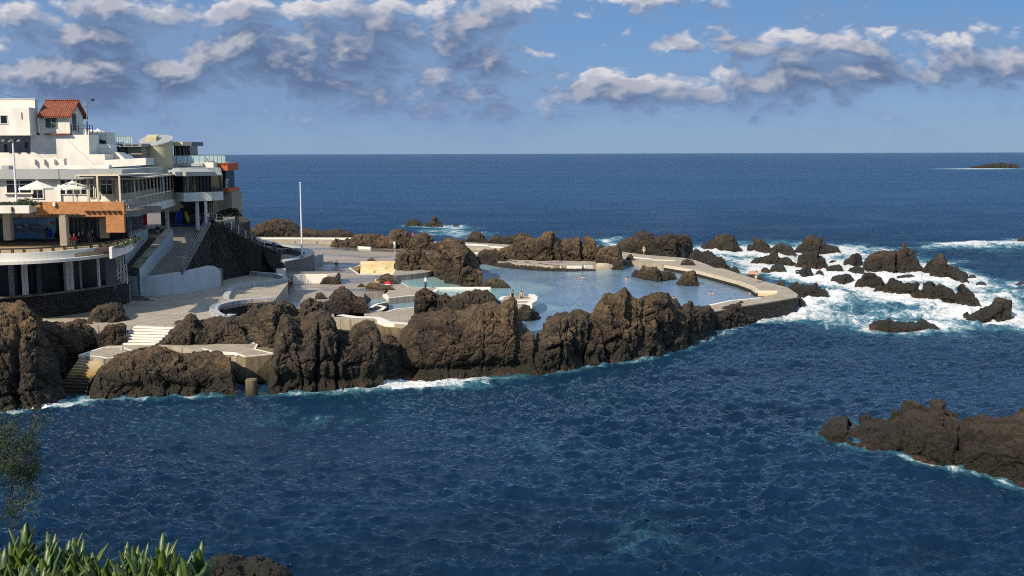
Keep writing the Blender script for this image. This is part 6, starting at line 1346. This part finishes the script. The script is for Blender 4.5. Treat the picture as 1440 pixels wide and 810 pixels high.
# ---- umbrellas, chairs, tables on the terrace
def umbrella(loc, r, h, label, group, seed=0):
    t = thing('parasol', label, 'umbrella', loc, .3, group); mb = MB(); n = 8; ring = []
    v = [(0, 0, h)]; 
    for k in range(n): a = 2*math.pi*(k+.5)/n; v.append((r*math.cos(a), r*math.sin(a), h-.95*r*.42))
    for k in range(n): a = 2*math.pi*(k+.5)/n; v.append((r*math.cos(a), r*math.sin(a), h-.95*r*.42-.16))
    mb.add(v, [(0, 1+k, 1+(k+1) % n) for k in range(n)]+[(1+k, 1+n+k, 1+n+(k+1) % n, 1+(k+1) % n) for k in range(n)]); lbuild(mb, 'canopy', 'canvas', t)
    lbuild(MB().tube([(0, 0, 0), (0, 0, h-.05)], .045, 8), 'pole', 'pole_white', t)
    lbuild(MB().box(-.35, .35, -.35, .35, 0, .1), 'base', 'metal', t)
    for k in range(n): a = 2*math.pi*(k+.5)/n; lbuild(MB().tube([(0, 0, h-.7), (r*.55*math.cos(a), r*.55*math.sin(a), h-.95*r*.42*.55-.06)], .015, 4), 'rib', 'metal', t)
    lbuild(MB().ball((0, 0, h+.05), .07), 'finial', 'pole_white', t); return t
u1 = umbrella((Q(53.5, 280, 116).x, 116, 14.0), 1.95, 3.15, 'cream parasol nearer the floodlight post on the upper terrace', 'parasols on the restaurant terrace')
p = Q(103, 280, 115.5); copy_tree(u1, (p.x, 115.5, 14.0), .5, 'cream parasol overlapping the left post of the terrace canopy')
p = Q(138, 190, 146); zz = Q(138, 181.5, 146).z-2.9
u3 = umbrella((p.x, 146, zz), 1.45, 2.9, 'right far white parasol on the top roof deck', 'far parasols on the roof deck'); 
for x, lab in ((127, 'middle far white parasol on the top roof deck'), (118, 'left far white parasol partly hidden by the blue pole')): copy_tree(u3, (Q(x, 190, 147).x, 147.5, zz), .2, lab)
def chair():
    t = thing('terrace_chair', 'x', 'chair', (0, 0, 0), 0, 'white chairs along the upper terrace')
    lbuild(MB().box(-.24, .24, -.24, .22, .40, .45), 'seat', 'plastic_white', t)
    mb = MB(); mb.add([(-.24, .20, .45), (.24, .20, .45), (.22, .33, .92), (-.22, .33, .92), (-.24, .24, .45), (.24, .24, .45), (.22, .37, .92), (-.22, .37, .92)], [(0, 1, 2, 3), (7, 6, 5, 4), (0, 4, 5, 1), (1, 5, 6, 2), (2, 6, 7, 3), (3, 7, 4, 0)]); lbuild(mb, 'backrest', 'plastic_white', t)
    for sx in (-1, 1): lbuild(MB().box(sx*.24-.03, sx*.24+.03, -.2, .25, .62, .66), 'armrest', 'plastic_white', t)
    for sx in (-1, 1):
        for sy in (-1, 1): lbuild(MB().tube([(sx*.2, sy*.2, .40), (sx*.25, sy*.26, 0)], .025, 6), 'leg', 'plastic_white', t)
    return t
def table():
    t = thing('terrace_table', 'x', 'table', (0, 0, 0), 0, 'round tables along the upper terrace')
    lbuild(MB().tube([(0, 0, .71), (0, 0, .745)], .45, 20), 'tabletop', 'plastic_white', t); lbuild(MB().tube([(0, 0, .02), (0, 0, .71)], .04, 8), 'pedestal', 'metal', t); lbuild(MB().tube([(0, 0, 0), (0, 0, .03)], .25, 14), 'foot', 'metal', t); return t
zc = 14.0; ch0 = chair(); tb0 = table(); near = 112.95
spots = [(47, 'chair left of the terrace under the nearer parasol'), (60, 'second chair under the nearer parasol'), (76, 'chair standing just right of the small wall lamp'), (85, 'chair in front of the white pier of the facade'), (98, 'chair left of the second parasol pole'), (110, 'chair right of the second parasol pole'), (122, 'chair by the rear canopy post'), (131, 'chair left of the middle canopy post'), (150, 'chair between the middle and right canopy posts'), (161, 'chair just left of the right canopy post')]
for i, (x, lab) in enumerate(spots):
    pp_ = Q(x, 281, near+.9); rz = [.2, 3.3, -.4, .5, 2.8, .1, -.2, 3.0, .6, -.5][i]
    if i == 0: c_ = ch0; c_.location = (pp_.x, near+.9, zc); c_.rotation_euler = (0, 0, rz); c_['label'] = 'white plastic '+lab
    else: c_ = copy_tree(ch0, (pp_.x, near+.7+.5*(i % 3), zc), rz, 'white plastic '+lab)
    c_.scale = (1.25, 1.25, 1.25) if False else (1, 1, 1)
for i, (x, lab) in enumerate(((53, 'white round table under the nearer parasol'), (91, 'white round table between the two parasols'), (104, 'white round table under the second parasol'), (126, 'white round table by the rear canopy post'), (156, 'white round table near the right canopy post'))):
    pp_ = Q(x, 281, near+1.4)
    if i == 0: tb0.location = (pp_.x, near+1.4, zc); tb0['label'] = lab
    else: copy_tree(tb0, (pp_.x, near+1.4, zc), 0, lab)
for x, lab in ((176, 'first pale chair on the oblique terrace'), (184, 'second pale chair on the oblique terrace'), (194, 'farthest pale chair on the oblique terrace')):
    a_, z_ = fw_.sz(x, 280, 1.0); q = fw_.w(a_, 14.05, 1.0); copy_tree(ch0, q, .8, lab)
mb = MB(); f0.pbox(mb, 73.7, 284.5, 77, 290, .0, .3); o = part(mb, 'wall_lamp', 'white', None); tag(o, 'small white box lamp fixed on the orange brick parapet', 'lamp')
# parasol table things on lower terrace: counter, clutter
p = P(160, 328, 10.9); mb = MB().box(p.x-.7, p.x+.7, p.y, p.y+.6, 10.4, 11.6); o = part(mb, 'service_box', 'cream', None); tag(o, 'cream box standing before the orange wall at the terrace end', 'cabinet')
# sun chairs on the roof terrace
def deckchair(px, lab):
    p = Q(px, 228, 150.2); t = thing('deck_chair', lab, 'chair', (p.x, 150.2, 18.75), 0, 'deck chairs on the rooftop')
    mb = MB(); mb.add([(-.5, -.25, .25), (.3, -.25, .35), (.3, .25, .35), (-.5, .25, .25), (-.5, -.25, .2), (.3, -.25, .3), (.3, .25, .3), (-.5, .25, .2)], [(0, 1, 2, 3), (7, 6, 5, 4), (0, 4, 5, 1), (1, 5, 6, 2), (2, 6, 7, 3), (3, 7, 4, 0)]); lbuild(mb, 'seat', 'cream', t)
    mb = MB(); mb.add([(-.5, -.25, .25), (-.5, .25, .25), (-.95, .25, .95), (-.95, -.25, .95), (-.45, -.25, .22), (-.45, .25, .22), (-.9, .25, .93), (-.9, -.25, .93)], [(0, 1, 2, 3), (7, 6, 5, 4), (0, 4, 5, 1), (1, 5, 6, 2), (2, 6, 7, 3), (3, 7, 4, 0)]); lbuild(mb, 'backrest', 'cream', t)
    lbuild(MB().tube([(-.5, 0, .25), (-.2, 0, 0)], .03, 5).tube([(.2, 0, .3), (.0, 0, 0)], .03, 5), 'legs', 'wood_dark', t); return t
for x, lab in ((251, 'left deck chair behind the rooftop glass railing'), (267, 'right deck chair behind the rooftop glass railing'), (296, 'dark lounger behind the railing over the red parapet')): deckchair(x, lab)
# flagpole
a = P(425, 362, 4.75); b = Q(423.6, 258, a.y); b.x = a.x
t = thing('flagpole', 'tall bare white flagpole on the curved parapet', 'flagpole', tuple(a)); MB().tube([a, b], [.13, .08], 10).build('pole', 'pole_white', t); MB().ball((b.x, b.y, b.z+.08), .12).build('finial', 'pole_white', t); MB().tube([a, a+Vector((0, 0, .3))], .25, 12).build('base', 'metal', t)
# ------------------------------------------------------------------ foreground
# ledge of the viewpoint, just below the frame
vl = MB().prism([(-6, 1.2), (-4.5, 2.8), (-2.6, 3.1), (-.8, 2.6), (-.2, 1.2), (1.5, .5), (2, -4), (-8, -4)], 10, 18.05).build('viewpoint_ledge', 'rock_brown', None); recalc(vl); vl['kind'] = 'structure'
def succulent(px, py, y, n, hgt, label, seed):
    """a clump of fleshy upright leaves on short stems; the pixel notes its top"""
    r = random.Random(seed); tp = Q(px, py, y); base = Vector((tp.x, tp.y, tp.z-hgt)); t = thing('succulent_plant', label, 'plant', tuple(base), 0, 'succulent clumps at the bottom left')
    L = MB(); S = MB()
    heads = [(base+Vector((r.uniform(-.12, .12), r.uniform(-.10, .10), 0)), r.uniform(.25, .62)) for _ in range(max(3, n-3))]
    for k, (b0, hf) in enumerate(heads):
        if k == 0: b0 = base.copy(); hf = .60
        hd = b0+Vector((r.uniform(-.02, .02), r.uniform(-.02, .02), hgt*hf-.03)); S.tube([b0-Vector((0, 0, .35)), b0.lerp(hd, .5), hd], [.006, .005, .004], 6)
        m = r.randint(8, 12)
        for j in range(m):
            az = j*2.4+r.uniform(-.3, .3); f = j/m; tilt = .10+.70*(1-f)**1.1+r.uniform(-.10, .12); ln = r.uniform(.075, .135)*(1-.2*f)*(1.15 if k == 0 else 1)
            o_ = hd-Vector((0, 0, .055*(1-f))); d = Vector((math.sin(tilt)*math.cos(az), math.sin(tilt)*math.sin(az), math.cos(tilt))); side = d.cross(Vector((0, 0, 1)))
            side = side.normalized() if side.length > .01 else Vector((1, 0, 0)); nr = side.cross(d).normalized(); cur = .18*ln; v0 = len(L.v)
            prof = [(0, .35), (.2, .75), (.5, 1.), (.8, .72), (.95, .35), (1., .05)]; w = r.uniform(.0075, .0120)
            for (s, wd) in prof:
                c = o_+d*ln*s-nr*(cur*(s-s*s))*-1.5
                for a in range(6):
                    an = math.pi*2*a/6; L.v.append(tuple(c+side*math.cos(an)*w*wd+nr*math.sin(an)*w*.5*wd))
            for i in range(5):
                for a in range(6): L.f.append((v0+i*6+a, v0+i*6+(a+1) % 6, v0+(i+1)*6+(a+1) % 6, v0+(i+1)*6+a))
    L.build('leaves', 'succulent', t, True); S.build('stems', 'shrub', t); return t
PL = [(18, 735, 2.5, 9, .24, 'tallest clump of green succulent leaves at the far left'), (52, 755, 2.45, 9, .22, 'dense succulent clump second from the left'), (84, 749, 2.6, 8, .22, 'succulent clump with leaves spreading apart third from the left'),
      (110, 759, 2.5, 8, .20, 'succulent clump in the middle left with upright tips'), (0, 767, 2.3, 8, .2, 'leafy succulent clump cut by the left edge'), (140, 783, 2.4, 8, .18, 'lowest succulent clump between the two taller groups'),
      (178, 759, 2.55, 8, .2, 'upright succulent clump in front of the foam patch'), (222, 751, 2.5, 8, .2, 'succulent clump with one long leaf leaning right'), (205, 777, 2.35, 8, .18, 'short succulent clump near the bottom edge'), (255, 789, 2.4, 5, .15, 'rightmost small succulent clump beside the black rock'),
      (66, 787, 2.2, 8, .17, 'low succulent clump at the bottom edge below the second one'), (30, 791, 2.2, 8, .17, 'low succulent clump at the bottom left corner')]
for i, a in enumerate(PL): succulent(*a, seed=30+i)
def twig_bush():
    r = random.Random(5); r2 = random.Random(77); t = thing('twiggy_shrub', 'thin wispy shrub with sparse olive leaves in front of the dark water at the left', 'shrub', (-3.6, 6.2, 17.8)); S = MB(); L = MB()
    def grow(p, d, ln, rad, lv):
        q = p; pts = [p]
        for k in range(4): d = (d+Vector((r.gauss(0, .14), r.gauss(0, .14), r.gauss(.02, .12)))).normalized(); q = q+d*ln/4; pts.append(q)
        S.tube(pts, [rad, rad*.85, rad*.75, rad*.62, rad*.5], 4, False)
        if lv == 0:
            for p_ in pts[1:]:
                for _ in range(9):
                    u = Vector((r2.gauss(0, 1), r2.gauss(0, 1), r2.gauss(0, 1))).normalized()*.009; v = u.cross(Vector((r2.gauss(0, 1), r2.gauss(0, 1), 1))).normalized()*.003; o = p_+Vector((r2.gauss(0, .02), r2.gauss(0, .02), r2.gauss(0, .02))); L.add([o-u, o+v, o+u, o-v], [(0, 1, 2, 3)])
            return
        for k in range(4 if lv > 1 else 5):
            grow(pts[r.randint(1, 4)], (d+Vector((r.gauss(0, .55), r.gauss(0, .5), r.gauss(0, .45)))).normalized(), ln*r.uniform(.5, .8), rad*.5, lv-1)
    for k in range(4): grow(Vector((-3.25+.08*k, 6.1+.1*k, 17.85)), Vector((.05+.12*k, r.gauss(0, .1), 1.0)).normalized(), .30, .005, 3)
    S.build('branches', 'twig', t); L.build('leaves', 'shrub', t)
twig_bush()
# ------------------------------------------------------------------ people: one skinned body each, clothes and hair as children
POSES = {
 'stand': dict(hip=.92, lean=.0, legs=(((.10, .02, .50), (.11, .0, .06)), ((-.10, -.03, .50), (-.11, .0, .06))), arms=(((.22, 0, 1.12), (.24, -.08, .90)), ((-.22, 0, 1.12), (-.24, -.08, .90)))),
 'walk': dict(hip=.90, lean=.05, legs=(((.09, -.16, .50), (.09, -.22, .06)), ((-.09, .10, .50), (-.09, .30, .10))), arms=(((.22, .12, 1.12), (.22, .16, .90)), ((-.22, -.10, 1.12), (-.22, -.26, .96)))),
 'hold': dict(hip=.92, lean=.0, legs=(((.10, .02, .50), (.12, .0, .06)), ((-.10, -.03, .50), (-.11, .0, .06))), arms=(((.24, -.02, 1.14), (.20, -.26, 1.10)), ((-.24, 0, 1.14), (-.18, -.25, 1.12)))),
 'sit': dict(hip=.46, lean=.04, legs=(((.12, -.42, .48), (.13, -.44, .06)), ((-.12, -.42, .48), (-.13, -.46, .06))), arms=(((.24, -.10, .70), (.16, -.34, .60)), ((-.24, -.10, .70), (-.16, -.34, .60)))),
 'floor': dict(hip=.12, lean=-.10, legs=(((.14, -.36, .34), (.12, -.68, .08)), ((-.14, -.38, .20), (-.10, -.74, .07))), arms=(((.24, .16, .42), (.26, .26, .10)), ((-.24, .16, .42), (-.26, .26, .10)))),
 'wade': dict(hip=.92, lean=.02, legs=(((.10, -.04, .50), (.11, .0, .06)), ((-.10, .03, .50), (-.11, .06, .06))), arms=(((.26, -.02, 1.15), (.30, -.12, 1.0)), ((-.26, -.02, 1.15), (-.16, -.22, 1.10)))),
}
def skin_mesh(name, pts, edges, rad, root, mat, par, sub=1):
    me = bpy.data.meshes.new(name); me.from_pydata([tuple(p) for p in pts], edges, []); o = bpy.data.objects.new(name, me); COL.objects.link(o)
    sm = o.modifiers.new('skin', 'SKIN'); sm.use_smooth_shade = True
    sl_ = me.skin_vertices[0].data
    for i, r in enumerate(rad): sl_[i].radius = (r, r) if isinstance(r, (int, float)) else r; sl_[i].use_root = (i == root)
    o.modifiers.new('sub', 'SUBSURF').levels = sub
    dg = bpy.context.evaluated_depsgraph_get(); ev = o.evaluated_get(dg); nm = bpy.data.meshes.new_from_object(ev); bpy.data.objects.remove(o)
    nm.materials.clear(); nm.materials.append(M[mat]); q = bpy.data.objects.new(name, nm); COL.objects.link(q); q.parent = par
    for p in nm.polygons: p.use_smooth = True
    return q
def person(loc, rz, pose, label, top=None, bottom=None, hair='hair_dark', h=1.72, extra=None, group=None, bare_arms=False):
    P_ = POSES[pose]; hz = P_['hip']; ln = P_['lean']; t = thing('person', label, 'person', tuple(loc), rz, group); s = h/1.74
    if pose == 'lie': pass
    def up(z): return Vector((0, -ln*(z-hz)*2.2, z))
    hip = Vector((0, 0, hz)); wa = up(hz+.16); chst = up(hz+.38); nk = up(hz+.55); hb = up(hz+.63)+Vector((0, -.01, 0)); ht = up(hz+.80)+Vector((0, -.015, 0))
    V = [hip, wa, chst, nk, hb, ht]; E = [(0, 1), (1, 2), (2, 3), (3, 4), (4, 5)]; R = [(.15, .12), (.125, .10), (.16, .11), (.055, .055), (.085, .095), (.075, .085)]
    hd = []
    for sgn, (el, ha) in zip((1, -1), P_['arms']):
        sh = chst+Vector((sgn*.175, 0, .10)); b = len(V); fist = Vector(ha); el = Vector(el); dr = (fist-el).normalized()
        V += [sh, el, fist, fist+dr*.09]; E += [(2, b), (b, b+1), (b+1, b+2), (b+2, b+3)]; R += [.058, .042, .028, (.034, .02)]; hd.append((b, dr))
        for k in range(5):                                    # fingers
            sd = dr.cross(Vector((0, 0, 1))); sd = sd.normalized() if sd.length > .05 else Vector((1, 0, 0)); off = sd*(.024-.012*k) if k < 4 else sd*.04*sgn; f = len(V)
            L_ = (.068, .078, .072, .055, .04)[k]; V += [fist+dr*(.11 if k < 4 else .06)+off, fist+dr*((.11 if k < 4 else .06)+L_)+off*1.15+Vector((0, 0, -.012))]; E += [(b+3 if k < 4 else b+2, f), (f, f+1)]; R += [.009, .007]
    for sgn, (kn, an) in zip((1, -1), P_['legs']):
        b = len(V); V += [hip+Vector((sgn*.095, 0, -.05)), Vector(kn), Vector(an), Vector(an)+Vector((0, -.15, -.035))]; E += [(0, b), (b, b+1), (b+1, b+2), (b+2, b+3)]; R += [.088, .058, .042, (.038, .028)]
    V = [v*s for v in V]; R = [tuple(x*s for x in (r if isinstance(r, tuple) else (r, r))) for r in R]
    body = skin_mesh('body', V, E, R, 0, 'skin', t)
    # face: nose and ears as small parts of the head
    hc = (hb+ht)*.5*s; mb = MB(); mb.ball(hc+Vector((0, -.10, -.01))*s, .016*s, .8, 1.1, 1.3, 6, 4); mb.ball(hc+Vector((.083, 0, 0))*s, .02*s, .5, .8, 1.2, 6, 4); mb.ball(hc+Vector((-.083, 0, 0))*s, .02*s, .5, .8, 1.2, 6, 4); lbuild(mb, 'nose_and_ears', 'skin', t, True)
    mb = MB(); [mb.ball(hc+Vector((sx*.032, -.088, .012))*s, .011*s, 1, .6, .8, 6, 4) for sx in (-1, 1)]; mb.ball(hc+Vector((0, -.088, -.052))*s, .014*s, 1.4, .5, .35, 6, 4); lbuild(mb, 'eyes_and_mouth', 'hair_dark', t, True)
    mb = MB(); mb.ball(hc+Vector((0, .022, .035))*s, .105*s, .92, 1.0, .98, 12, 8); lbuild(mb, 'hair', hair, t, True)
    if top:
        I = [0, 1, 2]; vv = [V[0]+Vector((0, 0, .0)), V[1], V[2], V[3]-Vector((0, 0, .045*s))]; ee = [(0, 1), (1, 2), (2, 3)]; rr = [(.165*s, .135*s), (.15*s, .12*s), (.18*s, .13*s), (.08*s, .08*s)]
        for k, (b, dr) in enumerate(hd):
            j = len(vv); e_ = V[b+1] if not bare_arms else V[b].lerp(V[b+1], .6); vv += [V[b], e_]; ee += [(2, j), (j, j+1)]; rr += [(.075*s,)*2, (.06*s,)*2]
            if not bare_arms: vv.append(V[b+1].lerp(V[b+2], .9)); ee.append((j+1, j+2)); rr.append((.046*s,)*2)
        skin_mesh('jacket' if not bare_arms else 'shirt', vv, ee, rr, 0, top, t)
    if bottom:
        short = bottom.startswith('short:'); mt = bottom.split(':')[-1]; b = len(V)-8
        vv = [V[0]]; ee = []; rr = [(.155*s, .13*s)]
        for q in (b, b+4):
            j = len(vv); vv += [V[q], V[q+1] if not short else V[q].lerp(V[q+1], .55)]; ee += [(0, j), (j, j+1)]; rr += [(.10*s,)*2, (.075*s if not short else .092*s,)*2]
            if not short: vv.append(V[q+1].lerp(V[q+2], .92)); ee.append((j+1, j+2)); rr.append((.062*s,)*2)
        skin_mesh('trousers' if not short else 'shorts', vv, ee, rr, 0, mt, t)
    return t
def ground(px, py, z): return P(px, py, z)
R_ = math.radians
person(P(65.5, 338.5, 10.42), R_(-25), 'hold', 'man in a dark jacket and grey trousers holding a blue coat before the mural', 'cloth_navy', 'cloth_grey', 'hair_grey', 1.78)
p = P(71, 339, 10.42); mb = MB(); mb.tube([(p.x, p.y-.1, 11.75), (p.x+.05, p.y-.15, 11.4), (p.x+.12, p.y-.15, 11.0), (p.x+.1, p.y-.1, 10.85)], [.08, .22, .26, .1], 8); tag(mb.build('folded_coat', 'cloth_blue', None, True), 'blue coat carried by the man before the mural', 'coat')
def seat(px, py, z, lab, mat='wood_dark'):
    p = P(px, py, z); t = thing('terrace_bench_seat', lab, 'chair', tuple(p), 0, 'dark seats on the lower terrace'); lbuild(MB().box(-.24, .24, -.2, .24, .38, .43), 'seat', mat, t); lbuild(MB().box(-.24, .24, .22, .27, .43, .88), 'backrest', mat, t)
    for sx in (-.2, .2):
        for sy in (-.16, .2): lbuild(MB().tube([(sx, sy, 0), (sx, sy, .38)], .022, 5), 'leg', mat, t)
ppl = [(105, 341, 0, 'sit', 'person in a bright red jacket seated on the lower terrace', 'cloth_red', 'cloth_grey', 'hair_grey', 'dark seat under the person in red'),
       (99, 340, 40, 'sit', 'person in brown seated just left of the one in red', 'cloth_brown', 'cloth_brown', 'hair_dark', 'dark seat left of the person in red'),
       (112, 339, -20, 'sit', 'grey haired person in black seated just right of the one in red', 'cloth_black', 'cloth_black', 'hair_grey', 'dark seat right of the person in red'),
       (117, 337, 20, 'sit', 'second grey haired person in black farther right of the one in red', 'cloth_black', 'cloth_black', 'hair_grey', 'dark seat of the second person in black'),
       (125, 336, 60, 'sit', 'person in a grey coat seated near the right stone pillar', 'cloth_grey', 'cloth_grey', 'hair_dark', 'dark seat of the person in grey'),
       (131, 335, -40, 'sit', 'person in black with light hair seated beside the right stone pillar', 'cloth_black', 'cloth_grey', 'hair_grey', 'dark seat beside the right stone pillar')]
for x, y, rz, ps, lab, tp, bt, hr, sl_ in ppl: person(P(x, y+5, 10.42), R_(rz), ps, lab, tp, bt, hr); seat(x, y+5, 10.42, sl_)
person(P(106, 330, 10.42), R_(10), 'stand', 'standing waiter in dark red behind the seated guests', 'cloth_brown', 'cloth_black')
person(P(112, 331, 10.42), R_(-60), 'stand', 'standing person in a white shirt beside the waiter', 'cloth_white', 'cloth_black')
person(P(222, 334.5, 9.62), R_(20), 'walk', 'person in dark clothes at the top of the shaded stairway', 'cloth_black', 'cloth_grey')
person(P(473.5, 381, 2.0), R_(180), 'stand', 'person in a navy top standing on the deck near the end of the white wall', 'cloth_navy', 'short:cloth_grey')
person(P(469, 381.5, 2.0), R_(60), 'sit', 'person in white crouching beside the one in navy', 'cloth_white', 'short:cloth_white'); 
person(P(406, 407, 2.0), R_(120), 'walk', 'left person in pale pink clothes below the dark stone wall', 'cloth_white', 'cloth_grey')
person(P(410, 410, 2.0), R_(100), 'walk', 'right person in patterned brown clothes below the dark stone wall', 'cloth_brown', 'cloth_grey')
person(P(529, 402, 2.0), R_(60), 'sit', 'bather in a yellow top resting on the low deck rock', 'cloth_yellow', 'short:cloth_grey')
person(P(598.5, 406, 2.0), R_(-60), 'stand', 'person in a white top and dark trousers on the platform between the pools', 'cloth_white', 'cloth_black')
person(P(625, 356, 2.2), R_(10), 'stand', 'person in bright blue jacket among the back rocks', 'cloth_blue', 'cloth_blue')
person(P(678.5, 366.8, 1.28), R_(20), 'wade', 'bather dressed in black wading at the far pool corner', 'cloth_black', 'short:cloth_black')
person(P(720.5, 418.6, 2.32), R_(200), 'floor', 'left sunbather with dark hair sitting on the jetty', 'cloth_black', 'short:cloth_black', bare_arms=True)
person(P(733.5, 419, 2.32), R_(190), 'floor', 'right sunbather sitting bare backed on the jetty', None, 'short:cloth_navy')
person(P(905.5, 358.6, 2.02), R_(-30), 'walk', 'bather in swim shorts walking on the far part of the sea walkway', None, 'short:cloth_white')
person(P(963, 398, 2.02) if False else P(1063, 398, 2.02), R_(90), 'hold', 'bather standing near the outer corner of the sea walkway with a towel', None, 'short:cloth_white')
p = P(1061, 397, 2.02); mb = MB().box(p.x-.9, p.x+.5, p.y-.1, p.y+.05, 3.15, 3.6); tag(mb.build('pink_towel', 'skin', None), 'pale pink towel held up by the bather at the walkway corner', 'towel')
person(P(555, 350.4, 2.0), R_(0), 'walk', 'person in white shirt between the brown crags at the back', 'cloth_white', 'cloth_white')
person(P(581, 338.5, 2.5), R_(0), 'stand', 'tiny person in red top on the back walkway', 'cloth_red', 'cloth_white')
person(P(568.5, 349, 2.0), R_(30), 'stand', 'person in white standing at the foot of the high rounded crag', 'cloth_white', 'cloth_white')
p = P(546, 402, 2.0); t = thing('beach_bag', 'red and white beach bag on the platform rocks', 'bag', tuple(p)); mb = MB(); mb.ball((0, 0, .35), .45, 1.1, .7, .6, 10, 7); lbuild(mb, 'bag_body', 'cloth_red', t, True); mb = MB(); mb.ball((0, -.02, .2), .42, 1.1, .72, .35, 10, 6); lbuild(mb, 'white_band', 'cloth_white', t, True)
def lying():
    p = P(783, 368.6, 2.03); t = thing('person', 'sunbather lying on a purple towel on the white kerbed ledge', 'person', tuple(p))
    V = [(0, 0, .14), (.18, 0, .14), (.42, 0, .15), (.57, 0, .14), (.66, 0, .15), (.80, 0, .16), (.40, .2, .12), (.2, .3, .08), (-.02, .34, .06), (.40, -.2, .12), (.2, -.3, .08), (-.02, -.34, .06), (-.08, .1, .12), (-.5, .12, .12), (-.9, .12, .09), (-.08, -.1, .12), (-.5, -.12, .12), (-.9, -.12, .09)]
    E = [(0, 1), (1, 2), (2, 3), (3, 4), (4, 5), (2, 6), (6, 7), (7, 8), (2, 9), (9, 10), (10, 11), (0, 12), (12, 13), (13, 14), (0, 15), (15, 16), (16, 17)]; Rr = [.14, .12, .15, .055, .09, .08, .055, .042, .028, .055, .042, .028, .088, .058, .042, .088, .058, .042]
    skin_mesh('body', V, E, [(r, r) for r in Rr], 0, 'skin', t); mb = MB(); mb.ball((.76, 0, .18), .1, 1, .95, .9, 10, 6); lbuild(mb, 'hair', 'hair_dark', t, True); mb = MB(); mb.ball((-.02, 0, .15), .17, .8, 1., .8, 10, 6); lbuild(mb, 'shorts', 'cloth_navy', t, True)
    mb = MB().box(p.x-1.5, p.x+1.2, p.y-.45, p.y+.45, 2.005, 2.03); tag(mb.build('beach_towel', 'cloth_purple', None), 'purple beach towel under the lying sunbather', 'towel')
lying()
def swimmer(px, py, rz, label):
    p = P(px, py, 1.2); t = thing('person', label, 'person', (p.x, p.y, 1.22), R_(rz), 'swimmers in the large pool')
    V = [(0, -.3, .0), (0, -.05, .04), (0, .08, .10), (0, .18, .20), (0, .2, .30), (.25, .1, .02), (.5, .35, .02), (.6, .55, .04), (-.25, .1, .02), (-.5, .25, .0), (-.62, .45, .0)]; E = [(0, 1), (1, 2), (2, 3), (3, 4), (1, 5), (5, 6), (6, 7), (1, 8), (8, 9), (9, 10)]
    skin_mesh('body', V, E, [(r, r) for r in (.15, .17, .07, .10, .09, .07, .05, .04, .07, .05, .04)], 1, 'skin', t); mb = MB(); mb.ball((0, .15, .27), .115, 1, 1, .9, 10, 6); lbuild(mb, 'hair', 'hair_dark', t, True)
for a in ((819, 391, 60, 'swimmer nearest the white kerbed ledge'), (881, 392.5, 250, 'swimmer just left of the long low pool rock'), (1002, 413.5, 80, 'swimmer alone in the middle near the curved walkway'), (949, 420, 100, 'swimmer partly hidden by the flat topped brown rock'), (1061, 412.5, 20, 'left of two swimmers at the steps of the walkway corner'), (1068, 411.5, 160, 'right of two swimmers at the steps of the walkway corner')): swimmer(*a)
# blue bag etc.
p = P(623, 352, 2.2)
